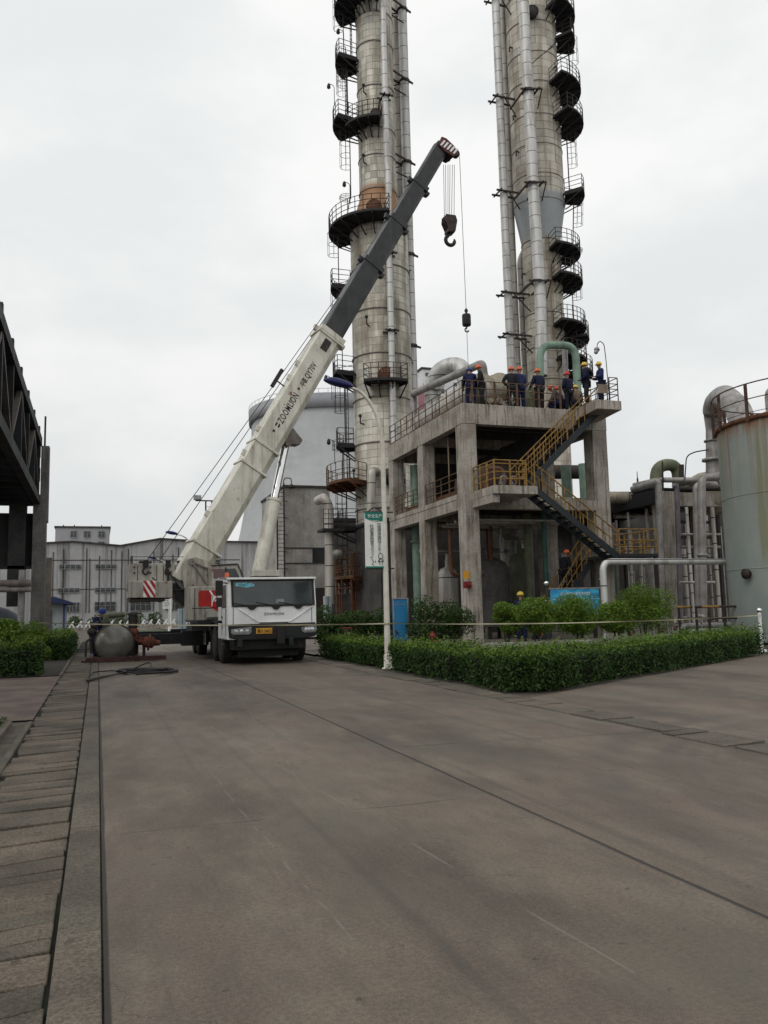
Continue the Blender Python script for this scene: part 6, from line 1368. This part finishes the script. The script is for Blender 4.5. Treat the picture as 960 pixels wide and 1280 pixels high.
# ------------------------------------------------------------------ yard furniture
bY_ = 29.8; b0, b1 = at(688, 738, Y=bY_), at(749, 760, Y=bY_)
nb = thing('notice_board', 'wide blue notice board on steel posts behind the round trees', 'sign', ((b0.x+b1.x)/2, bY_, .05))
bt, bb_ = at(718, 734.5, Y=bY_).z, at(718, 768, Y=bY_).z
m = MB(); m.bx(b0.x, b1.x, bY_-.03, bY_+.03, bb_, bt-.06)
t_ = NT('board_print'); o = t_.xyz(); n1 = t_.noise(t_.vec((1, 1, 3)), 1.6, 4); c = t_.mix(t_.maprange(n1, .4, .6), (.02, .22, .48), (.05, .42, .60)); pm_ = t_.fin(c, .35, 0, .4)
m.build('panel', pm_, nb)
m = MB(); m.bx(b0.x-.06, b1.x+.06, bY_-.05, bY_+.05, bt-.055, bt); m.build('top_rail', galv, nb)
text('危险化学品安全告知牌', .14, 'lettering', white2, nb, (b0.x+.42, bY_-.036, bt-.30), (1, 0, 0), Z, .002, 1.)
m = MB(); m.bx(b0.x+.1, b1.x-.1, bY_-.036, bY_-.031, bt-.47, bt-.455); m.bx(b0.x+.8, b1.x-.7, bY_-.036, bY_-.031, bt-.66, bt-.64); m.build('rule_line', white2, nb)
for x, yt in ((683, 731), (752, 726)):
    p = at(x, yt, Y=bY_); m = MB(); m.cyl((p.x, bY_, .05), (p.x, bY_, p.z), .06); po = m.build('post', steel_dk, nb); m = MB(); m.ball((p.x, bY_, p.z+.06), .10, 14); m.build('cap', chrome, po); m = MB(); m.bar((p.x-.1, bY_-.02, bt-.5), (p.x+.2, bY_-.02, bt-.5), .03, .03); m.build('clamp', chrome, po)
p0, p1 = at(490, 749, Y=30.5), at(511, 784, Y=30.5); t = thing('blue_panel', 'plain blue standing panel with a white frame foot, left of the concrete frame', 'panel', ((p0.x+p1.x)/2, 30.5, .05)); m = MB(); m.bx(p0.x, p1.x, 30.48, 30.52, .35, p0.z); m.build('panel', blue_m, t, .004)
m = MB(); 
for x in (p0.x+.03, p1.x-.03): m.bx(x-.025, x+.025, 30.45, 30.475, .05, p0.z+.02)
m.bx(p0.x, p1.x, 30.45, 30.475, p0.z-.0, p0.z+.04); m.bx(p0.x+.1, p1.x-.1, 30.47, 30.478, p0.z-.22, p0.z-.20); m.build('frame', galv, t)
# hydrant, alarm box, valves
p = at(541, 800, Y=28.2); t = thing('hydrant', 'red fire hydrant among the bushes in front of the frame', 'hydrant', (p.x, 28.2, .03)); m = MB()
m.lathe([(.14, 0), (.14, .05), (.085, .07), (.085, .5), (.12, .52), (.12, .57), (.09, .66), (.03, .71), (.03, .75)], (p.x, 28.2, .03), 16); m.cyl((p.x-.18, 28.2, .4), (p.x+.18, 28.2, .4), .05); m.cyl((p.x, 28.0, .36), (p.x, 28.2, .36), .06); m.build('barrel', hyd_red, t)
p = at(585, 731, Y=33.6); t = thing('alarm_box', 'red alarm box with a yellow plate on the corner column', 'alarm box', (p.x, 33.66, p.z)); m = MB(); m.bx(p.x-.18, p.x+.18, 33.60, 33.765, p.z-.15, p.z+.15); m.lathe([(.08, 0), (.08, .08), (.02, .1)], (p.x+.05, 33.6, p.z), 12, (0, -1, 0)); m.build('box', hyd_red, t, .01); m = MB(); m.bx(p.x-.13, p.x+.14, 33.735, 33.764, p.z+.28, p.z+.62); m.build('plate', plate_y, t)
p = at(430, 796, Y=29.5); t = thing('valve_set', 'dull red valve with handwheel behind the hedge beside the crane', 'valve', (p.x, 29.5, .05)); m = MB()
m.cyl((p.x-.5, 29.5, .45), (p.x+.7, 29.5, .45), .12); m.lathe([(.2, -.06), (.2, .06)], (p.x-.1, 29.5, .45), 14, (1, 0, 0)); m.lathe([(.2, -.06), (.2, .06)], (p.x+.3, 29.5, .45), 14, (1, 0, 0)); m.ball((p.x+.1, 29.5, .5), .2); m.cyl((p.x+.1, 29.5, .5), (p.x+.1, 29.5, .95), .04); m.build('valve_body', dred, t)
m = MB(); m.tube([(p.x+.1+.2*cos(a), 29.5+.2*sin(a), .95) for a in [2*pi*k/14 for k in range(15)]], .022, 6, False); m.bar((p.x-.1, 29.5, .95), (p.x+.3, 29.5, .95), .02, .02); m.build('handwheel', hyd_red, t)
# low planter kerb and blocks behind the hedge
for i, (xa_, ya_, xb_, yb_) in enumerate(((12.2, 25.3, 15.9, 25.0), (17.2, 25.7, 20.4, 26.6))):
    m = MB(); m.bar((xa_, ya_, .22), (xb_, yb_, .22), .28, .36); solo(m, 'planter_kerb', concrete_grey, ('low grey kerb wall between the hedge and the corner column', 'low grey kerb wall behind the trees near the blue board')[i], 'kerb', (xa_, ya_, .04))
# pipe guard rail and ground pipes at right
gr = thing('guard_rail', 'dark pipe guard rail with yellow lengths in front of the storage tank', 'railing', Q(880, 790, 27.5)*1); gr.location.z = .05
m = MB(); pz0 = Q(846, 759, 28.5); pz1 = Q(975, 757, 24.5)
for f0, f1 in ((.0, .16), (.19, .33), (.44, 1.)): m.cyl(pz0.lerp(pz1, f0), pz0.lerp(pz1, f1), .045, n=8)
for f in (.02, .2, .33, .48, .62, .78, .95): p = pz0.lerp(pz1, f); m.cyl((p.x, p.y, .03), (p.x, p.y, p.z), .05, n=8)
m.cyl(pz0-Z*.45, pz1-Z*.45, .035, n=8); m.build('rail', steel_dk, gr)
[m_.build('yellow_rail', yellow, gr) for m_ in (MB().cyl(pz0.lerp(pz1, .27), pz0.lerp(pz1, .44), .05, n=8), MB().cyl(pz0.lerp(pz1, .0), pz0.lerp(pz1, .15), .052, n=8))]
for i, (xa_, xb_, y, Yp, r, lab) in enumerate(((850, 920, 783, 28.6, .13, 'silver ground pipe in front of the tank, upper of the pair'), (862, 905, 789, 28.2, .10, 'silver ground pipe in front of the tank, lower of the pair'))):
    a_, b_ = Q(xa_, y, Yp), Q(xb_, y-1, Yp-.8); pipe(lab, [V((a_.x, a_.y+.1, .06)), a_, b_, V((b_.x, b_.y, .06))], r, galv, .3, loc=V((a_.x, a_.y, .06)))
t = thing('manifold', 'tangle of small valves and pipes at the foot of the rack', 'valve', Q(790, 795, 31)*1); t.location.z = .05; m = MB(); mr = MB()
for k in range(12):
    p = Q(782+k*9, 790, 31-k*.12); h = rng.uniform(.5, 1.3); m.tube(arc([(p.x, p.y, .05), (p.x, p.y, h), (p.x+rng.uniform(-.4, .6), p.y+.3, h)], .12), rng.uniform(.03, .08), 8)
    if k % 2: mr.lathe([(.03, -.1), (.12, -.08), (.06, 0), (.12, .08), (.03, .1)], (p.x, p.y, h*.6), 10); mr.tube([(p.x+.12*cos(a), p.y-.15+.12*sin(a), h*.6+.2) for a in [2*pi*q/10 for q in range(11)]], .015, 5, False)
m.build('pipes', pipe_grey, t); mr.build('valves', dred, t)
for k in range(7):
    x = 855+k*8; Yp = 40+rng.uniform(-2, 4); p = Q(x, 700, Yp); h = rng.uniform(4.5, 7); pipe('thin standing pipe in the dark space between the rack column and the tank', [(p.x, Yp, .05), (p.x, Yp, h)], rng.uniform(.06, .16), (pipe_al2, steel_lt, pipe_grey, steel_dk)[k % 4], group='thin pipes in the rack')
for k, (x, Yp, r, c_) in enumerate(((780, 44, .22, pipe_grey), (800, 42, .12, pipe_al2), (812, 45, .3, concrete_grey), (770, 46, .1, pipe_gr))):
    p = Q(x, 700, Yp); pipe(('wide grey pipe', 'narrow pale pipe', 'fat grey column pipe', 'thin green pipe')[k]+' standing in the shade under the steel roof beams', [(p.x, Yp, .05), (p.x, Yp, 5.2)], r, c_)
# white stanchion and barrier tape
ps = at(953, 815, Z=.0); pt = zat(ps.x, ps.y, 765); t = thing('stanchion', 'white barrier post at the far right end of the long hedge', 'post', (ps.x, ps.y, 0)); m = MB(); m.cyl((ps.x, ps.y, 0), (ps.x, ps.y, pt), .05); m.lathe([(.2, 0), (.2, .05), (.06, .09)], (ps.x, ps.y, 0), 16); m.build('post', white2, t); m = MB(); m.ball((ps.x, ps.y, pt+.05), .085, 14); m.build('cap', chrome, t)
tz0 = zat(LX-.09, LY-.09, 779.5); A0 = at(48, 778.5, Y=26.4); A2 = V((ps.x, ps.y-.06, zat(ps.x, ps.y, 769)))
A1 = V((LX, LY-.1, tz0))
m = MB()
def tape(a, b, sag, n=40):
    L_ = (b-a).length; vs = []
    for k in range(n+1):
        f = k/n; p = a.lerp(b, f)-Z*sag*4*f*(1-f); tw = .5*sin(f*9+1)+.4*sin(f*23)
        d = (b-a).normalized(); s = Z*cos(tw)+d.cross(Z)*sin(tw); vs += [p-s*.018+d.cross(Z)*.001, p+s*.018+d.cross(Z)*.001]
    m.add(vs, [(2*k, 2*k+2, 2*k+3, 2*k+1) for k in range(n)])
tape(A0, A1, .06); tape(A1, A2, .10); m.tube([A1+V((.09*cos(a), .1+.09*sin(a), 0)) for a in [2*pi*k/12 for k in range(13)]], .02, 4, False)
solo(m, 'barrier_tape', tape_m, 'pale yellow barrier tape strung across the road past the lamp post', 'barrier tape', (LX, LY-.1, tz0-.03))

# ------------------------------------------------------------------ left foreground group
ta = at(143, 803, Y=31.2); at_ = thing('air_tank', 'round-ended grey horizontal air tank on a skid at the pavement edge', 'tank', (ta.x, 32, 0))
r = .65; zc = ta.z-.03; m = MB(); m.lathe([(.02, -.22), (r*.35, -.205), (r*.7, -.14), (r*.92, -.05), (r, .06), (r, 2.6), (r*.7, 2.85), (.02, 2.95)], (ta.x, 31.2, zc), 36, (0, 1, 0)); m.build('shell', M('tank_grey', (.22, .21, .185), (.14, .135, .115), 1.5, .24, .15, .5, streak=(.12, .11, .09), streak_amt=.35), at_)
m = MB(); m.lathe([(r+.0, 0), (r+.05, 0), (r+.05, .08), (r, .08)], (ta.x, 31.26, zc), 36, (0, 1, 0), False); m.build('flange_band', steel_dk, at_)
m = MB()
for y in (31.5, 33.4): m.prism([(-.6, .16-zc), (.6, .16-zc), (.55, -.35), (-.55, -.35)], (ta.x, y, zc), (1, 0, 0), Z, (0, 1, 0), 0, .12)
m.each('saddle', steel_dk, at_)
m = MB(); m.bx(ta.x-.85, ta.x-.7, 30.7, 34.3, .02, .16); m.bx(ta.x+.7, ta.x+.85, 30.7, 34.3, .02, .16); m.bx(ta.x-.95, ta.x+1.75, 30.75, 30.9, .03, .17); m.bx(ta.x-1.1, ta.x+.9, 31.3, 31.5, .0, .06); m.build('skid', M('skid_rust', (.10, .04, .035), (.05, .03, .028), 4, .8), at_)
m = MB(); m.tube(arc([(ta.x-.3, 31.9, zc+r-.05), (ta.x-.3, 31.9, zc+r+.32), (ta.x+.35, 31.9, zc+r+.36)], .1), .10, 10); m.lathe([(.16, -.04), (.16, .04)], (ta.x-.3, 31.9, zc+r+.12), 14); m.tube([(ta.x-.35+.14*cos(a), 31.6, zc+r+.22+.14*sin(a)) for a in [2*pi*k/12 for k in range(13)]], .018, 5, False); m.cyl((ta.x+.1, 32.4, zc+r-.05), (ta.x+.1, 32.4, zc+r+.2), .07); m.build('fittings', pipe_olive, at_)
m = MB(); m.tube(arc([(ta.x-.74, 31.4, .3), (ta.x-.8, 31.4, zc+.5), (ta.x-.55, 31.6, zc+.75)], .2), .07, 8); m.ball((ta.x-.78, 31.35, zc+.42), .14); m.ball((ta.x-.7, 31.4, zc+.62), .12); m.tube(arc([(ta.x-.75, 31.3, zc+.2), (ta.x-.95, 31.2, zc+.1), (ta.x-.95, 31.2, .2)], .1), .04, 6); m.build('side_valve', steel_dk, at_)
# rusty pump beside it
pX = at(182, 805, Y=31.6).x; t = thing('rusty_pump', 'rust red pump with a dark motor post, right beside the air tank', 'machine', (pX, 31.6, 0)); m = MB()
z0 = .1; m.lathe([(.05, -.28), (.17, -.24), (.21, -.08), (.21, .1), (.12, .16), (.09, .36)], (pX+.15, 31.6, .62), 18, (1, 0, -.12)); m.lathe([(.3, -.03), (.3, .03)], (pX+.12, 31.6, .62), 18, (1, 0, -.12)); m.tube(arc([(pX+.1, 31.6, .62), (pX-.35, 31.6, .72), (pX-.45, 31.6, 1.15)], .2), .12, 10); m.ball((pX-.45, 31.6, 1.0), .2); m.bar((pX-.6, 31.6, .95), (pX+.2, 31.55, .55), .18, .2); m.build('casing', M('pump_rust', (.24, .075, .05), (.09, .04, .03), 7, .85, rust=.35), t)
m = MB(); m.cyl((pX-.45, 31.6, 1.15), (pX-.45, 31.6, 1.62), .16); m.lathe([(.2, 0), (.2, .06), (.1, .1)], (pX-.45, 31.6, 1.62), 14); m.bx(pX-.5, pX-.40, 31.66, 31.76, .1, 1.0); m.bx(pX-.10, pX+.0, 31.66, 31.76, .1, .6); m.bx(pX-.75, pX+.35, 31.35, 31.85, .06, .13); m.build('motor', steel_dk, t)
m = MB(); m.bx(pX-.62, pX-.5, 31.48, 31.56, .35, .85); m.build('gauge_glass', white2, t)
# black hose coil on the road
h0 = at(165, 842, Z=0); m = MB(); pts = []
for k in range(150):
    a = k*.26; rr = .62+.10*sin(k*1.3)+.05*sin(k*.37); pts.append(V((h0.x+.35+cos(a)*rr*1.05, h0.y+sin(a)*rr*.85, .03+.035*(k % 24)/24*3*(.5+.5*sin(k*.4))+.008*(k//24))))
m.tube(pts, .022, 6)
def lay(ps, r=.02): m.tube(arc([at(x, y, Z=.025)+Z*z for x, y, z in ps], .6, 8), r, 6)
lay([(172, 843, .02), (140, 839, .02), (116, 841, .02), (108, 850, .02), (113, 852, .02), (130, 848, .03), (158, 842, .05), (188, 836, .22), (190, 841, .06)]); lay([(150, 843, .02), (120, 848, .02), (107, 853, .02), (112, 849, .02)]); lay([(180, 842, .05), (205, 842, .03), (222, 838, .02), (222, 840, .02), (200, 843, .04)], .03)
lay([(170, 845, .05), (195, 844, .06), (221, 839.5, .03)], .03)
solo(m, 'hose_coil', black, 'coil of black cable lying on the road in front of the air tank', 'cable', (h0.x, h0.y, 0))
m = MB(); a_, b_ = at(98, 812, Z=.03), at(123, 811, Z=.03); m.tube(arc([a_-V((.4, 0, 0)), a_, b_, b_+V((.2, .3, .1))], .2), .02, 6); solo(m, 'hose', black, 'thin black hose crossing the pavement to the air tank', 'cable', a_)

# ------------------------------------------------------------------ left steel structure
CY = 34.5; cR = at(60, 640, Y=CY).x; cL = at(39, 720, Y=CY).x; ctop = at(58, 557, Y=CY).z
lr = thing('conveyor_gallery', 'dark steel truss gallery on concrete columns at the left edge', 'steel structure', (cL, CY, 0))
m = MB(); m.bx(cL, cR-.06, CY, CY+.7, 0, ctop-2.3); m.bx(cR-.30, cR, CY+.02, CY+.5, ctop-3.0, ctop); m.build('column', M('column_grey', (.22, .21, .20), (.13, .125, .12), .8, .9, streak=(.08, .075, .07)), lr, .02)
dkx0, dkx1 = at(9, 700, Y=CY).x, at(31, 700, Y=CY).x
m = MB(); m.bx(dkx0, dkx1, CY+.1, CY+.6, at(20, 758, Y=CY).z, at(20, 560, Y=CY).z); m.bx(dkx0-.05, dkx1+.05, CY+.05, CY+.65, at(20, 630, Y=CY).z, at(20, 612, Y=CY).z); m.bx(-9, cL+.3, CY+.2, CY+.6, at(20, 630, Y=CY).z, at(20, 617, Y=CY).z); m.build('inner_column', M('column_green', (.05, .055, .05), (.03, .034, .032), 2, .8), lr)
px_ = cR-.42; yb, ye = 10., CY-.2
tz1 = at(57, 552, Y=CY).z; bz1 = at(50, 625, Y=CY).z
N_ = 9; st_y = (ye-yb)/N_
ms = MB(); md = MB()
for X in (px_, px_-3.2):
    ms.bar((X, yb, tz1), (X, ye+.4, tz1), .28, .34); ms.bar((X, yb, bz1), (X, ye+.4, bz1), .26, .34)
    for k in range(N_+1): y = yb+k*st_y; ms.bar((X, y, bz1), (X, y, tz1), .2, .2); ms.bx(X-.08, X+.08, y-.1, y+.1, tz1+.15, tz1+.55)
    for k in range(N_): y = yb+k*st_y; md.bar((X+.02, y+.1, bz1+.2), (X+.02, y+st_y-.1, tz1-.2), .14, .14) if k % 2 else md.bar((X+.02, y+.1, tz1-.2), (X+.02, y+st_y-.1, bz1+.2), .14, .14)
for k in range(N_*2+1):
    y = yb+k*st_y/2
    if k % 2 == 0: ms.bar((px_-3.2, y, tz1), (px_, y, tz1), .16, .22)
    ms.bar((px_-3.2, y, bz1), (px_, y, bz1), .18, .3)
ms.bx(px_-3.1, px_-.3, yb, ye, bz1+.2, bz1+.26); ms.bx(px_-3.1, px_-.30, yb, ye, bz1+.3, tz1-.2); ms.bx(px_-.2, px_-.16, yb, ye, tz1-1.15, tz1-.1)
ms.build('truss', truss_m, lr); md.each('diagonal', truss_l, lr)
m = MB()
for ya_, yb_ in ((601, 585), (571, 553)): m.bx(-9, cR-.32, CY-.12, CY+.15, at(40, ya_, Y=CY).z, at(40, yb_, Y=CY).z)
m.each('cross_girder', truss_m, lr)
m = MB()
for k in range(3): m.cyl((px_-.7-k*.6, yb, bz1+.5+.2*k), (px_-.7-k*.6, ye, bz1+.5+.2*k), .18+.03*k)
m.build('inner_pipe', steel_dk, lr)
m = MB(); p = at(55.5, 545, Y=CY-.2); m.bar((p.x, CY+.2, ctop-.3), (p.x, CY+.2, at(55.5, 519, Y=CY).z), .07, .07); m.build('lightning_rod', steel_dk, lr)
m = MB(); wz_ = at(20, 727, Y=CY).z; m.bx(-9, cL+.2, CY+.1, CY+.3, at(20, 711, Y=CY).z, at(20, 707, Y=CY).z); m.bx(-9, cL-.02, CY+.4, CY+.55, at(20, 708, Y=CY).z, at(20, 640, Y=CY).z); m.build('screen_wall', steel_blk, lr)
ly_ = 33.8
for (y_, r_, mt, lab) in ((736, .10, pipe_grey, 'pale pipe crossing under the dark gallery, lower of the two'), (728, .13, steel_lt, 'rusty pipe crossing under the dark gallery, upper of the two')):
    a_, b_ = at(-20, y_, Y=ly_), at(39, y_+1, Y=ly_); pipe(lab, [a_-V((3, 0, 0)), b_], r_, mt, .2, loc=V((b_.x-1, ly_, b_.z)))
p = at(27, 740, Y=ly_+.3); pipe('grey standing pipe left of the concrete column', [(p.x, ly_+.3, .02), (p.x, ly_+.3, at(27, 712, Y=ly_).z)], .12, pipe_grey)
p = at(8, 752, Y=36); vt = at(8, 738, Y=36); pipe('curved blue-grey duct under the gallery at the left edge', [(p.x-2.2, 36, 1.6), (p.x+.2, 36, 1.6), (p.x+.5, 36, .1)], .5, M('duct_blue', (.10, .12, .15), (.07, .08, .1), 1, .6), .8)
p = at(60, 730, Y=41.); m = MB(); m.bx(p.x-.1, p.x+.14, 41, 41.3, 0, at(60, 697, Y=41).z); solo(m, 'concrete_post', M('post_brown', (.18, .155, .13), (.12, .1, .085), 2, .9), 'thin brown concrete post just right of the grey column', 'post', (p.x, 41.1, 0))
# hut with blue roof
hY = 47.; hx = lambda x: at(x, 770, Y=hY).x; hzz = lambda y: at(75, y, Y=hY).z
t = thing('hut', 'small pale hut with dark blue roof behind the left hedge', 'hut', (hx(70), hY, 0)); m = MB(); m.bx(hx(46), hx(80), hY, hY+4, 0, hzz(752)); m.build('wall', hut_m, t)
m = MB(); m.prism([(hx(40), hzz(751)), (hx(91), hzz(756)), (hx(91), hzz(753.5)), (hx(68), hzz(746)), (hx(40), hzz(747))], (0, hY-.5, 0), (1, 0, 0), Z, (0, 1, 0), 0, 5); m.build('roof', roof_bl, t)
m = MB(); m.bx(hx(79), hx(81), hY-.1, hY+.1, 0, hzz(753)); m.bx(hx(62), hx(64.5), hY-.08, hY-.01, 0, hzz(762)); m.each('corner_post', M('post_blue', (.02, .06, .22), (.015, .05, .16), 2, .5), t)
# small white sign on a post and cabinets beyond the crane
sY = 62.; t = thing('small_sign', 'small white sign with a dark picture on a thin white post, under the crane frame', 'sign', (at(220, 770, Y=sY).x, sY, 0)); g_ = lambda x, y: at(x, y, Y=sY)
m = MB(); m.bx(g_(209, 0).x, g_(220, 0).x, sY-.03, sY+.03, g_(214, 761).z, g_(214, 729).z); m.build('panel', white2, t); m = MB(); m.bx(g_(209.5, 0).x, g_(216.5, 0).x, sY-.045, sY-.032, g_(214, 741).z, g_(214, 731).z); m.build('picture', steel_dk, t); m = MB(); m.cyl((g_(218.5, 0).x, sY, 0), (g_(218.5, 0).x, sY, g_(214, 727).z), .06); m.build('post', white2, t)
m = MB()
for k in range(7): m.bx(g_(209.8+(k % 2)*.6, 0).x, g_(215.5+(k % 3), 0).x, sY-.04, sY-.032, g_(214, 744+k*2.2).z-.02, g_(214, 744+k*2.2).z+.02)
m.build('text_lines', steel_lt, t)
for x0_, x1_, y0_, y1_, Yc, lab, mt in ((223, 233, 761, 783, 58., 'pale blue cabinet with dark door joints under the crane frame', M('cabinet_blue', (.38, .46, .50), (.3, .38, .42), 2, .5)), (406.5, 414, 745, 772, 48., 'pale grey-blue cabinet right of the crane cab', M('cabinet_grey', (.36, .42, .44), (.28, .34, .36), 2, .5))):
    a_, b_ = at(x0_, y0_, Y=Yc), at(x1_, y1_, Y=Yc); t = thing('cabinet', lab, 'cabinet', ((a_.x+b_.x)/2, Yc, 0)); m = MB(); m.bx(a_.x, b_.x, Yc, Yc+.5, .05, a_.z); m.build('body', mt, t, .01); m = MB(); c_ = (a_.x+b_.x)/2; m.bx(c_-.02, c_+.02, Yc-.012, Yc-.002, .1, a_.z-.05); m.bx(a_.x, b_.x, Yc+.02, Yc+.48, 0.01, .049); m.build('door_joint', steel_dk, t)

# ------------------------------------------------------------------ sky and light
w = bpy.data.worlds.new('World'); scn.world = w; w.use_nodes = True; nt = w.node_tree; n = nt.nodes; l = nt.links; bg = n['Background']
SUN_EL, SUN_AZ = radians(48), radians(238)
sky = n.new('ShaderNodeTexSky'); sky.sky_type = 'NISHITA'; sky.sun_disc = False; sky.sun_elevation = SUN_EL; sky.sun_rotation = SUN_AZ; sky.dust_density = 4; sky.air_density = 1.
tc = n.new('ShaderNodeTexCoord'); sp = n.new('ShaderNodeSeparateXYZ'); l.new(tc.outputs['Generated'], sp.inputs[0])
mp = n.new('ShaderNodeMapping'); mp.inputs['Scale'].default_value = (1.2, 1.2, 2.6); l.new(tc.outputs['Generated'], mp.inputs[0])
no = n.new('ShaderNodeTexNoise'); no.inputs['Scale'].default_value = 2.3; no.inputs['Detail'].default_value = 7; no.inputs['Roughness'].default_value = .5; l.new(mp.outputs[0], no.inputs['Vector'])
mr = n.new('ShaderNodeMapRange'); mr.interpolation_type = 'SMOOTHSTEP'; l.new(no.outputs[0], mr.inputs[0]); mr.inputs[1].default_value = .36; mr.inputs[2].default_value = .62
mx = n.new('ShaderNodeMix'); mx.data_type = 'RGBA'; l.new(mr.outputs[0], mx.inputs[0]); mx.inputs[6].default_value = (7.75, 7.92, 7.92, 1); mx.inputs[7].default_value = (9.1, 9.12, 8.95, 1)
el = n.new('ShaderNodeMapRange'); el.interpolation_type = 'SMOOTHSTEP'; l.new(sp.outputs[2], el.inputs[0])
for i, v in enumerate((0.0, .55, .94, 1.08)): el.inputs[i+1].default_value = v
ml_ = n.new('ShaderNodeMix'); ml_.data_type = 'RGBA'; ml_.blend_type = 'MULTIPLY'; ml_.inputs[0].default_value = 1; l.new(mx.outputs[2], ml_.inputs[6])
cb = n.new('ShaderNodeCombineColor'); [l.new(el.outputs[0], cb.inputs[i]) for i in range(3)]; l.new(cb.outputs[0], ml_.inputs[7])
m2 = n.new('ShaderNodeMix'); m2.data_type = 'RGBA'; m2.inputs[0].default_value = .93; l.new(sky.outputs[0], m2.inputs[6]); l.new(ml_.outputs[2], m2.inputs[7])
l.new(m2.outputs[2], bg.inputs[0]); bg.inputs[1].default_value = .096
sd_ = bpy.data.lights.new('sun', 'SUN'); sd_.energy = .9; sd_.angle = radians(38); sd_.color = (1, .97, .93); so = bpy.data.objects.new('sun', sd_); col.objects.link(so)
dirn = V((sin(SUN_AZ)*cos(SUN_EL), cos(SUN_AZ)*cos(SUN_EL), sin(SUN_EL))); so.rotation_euler = dirn.to_track_quat('Z', 'Y').to_euler(); so.location = (0, 0, 60)
vs = scn.view_settings; vs.view_transform = 'Standard'; vs.look = 'None'; vs.exposure = 0.12; vs.gamma = 1; vs.use_curve_mapping = False
scn.render.engine = 'CYCLES'; scn.cycles.max_bounces = 6; scn.cycles.diffuse_bounces = 3; scn.cycles.transparent_max_bounces = 4
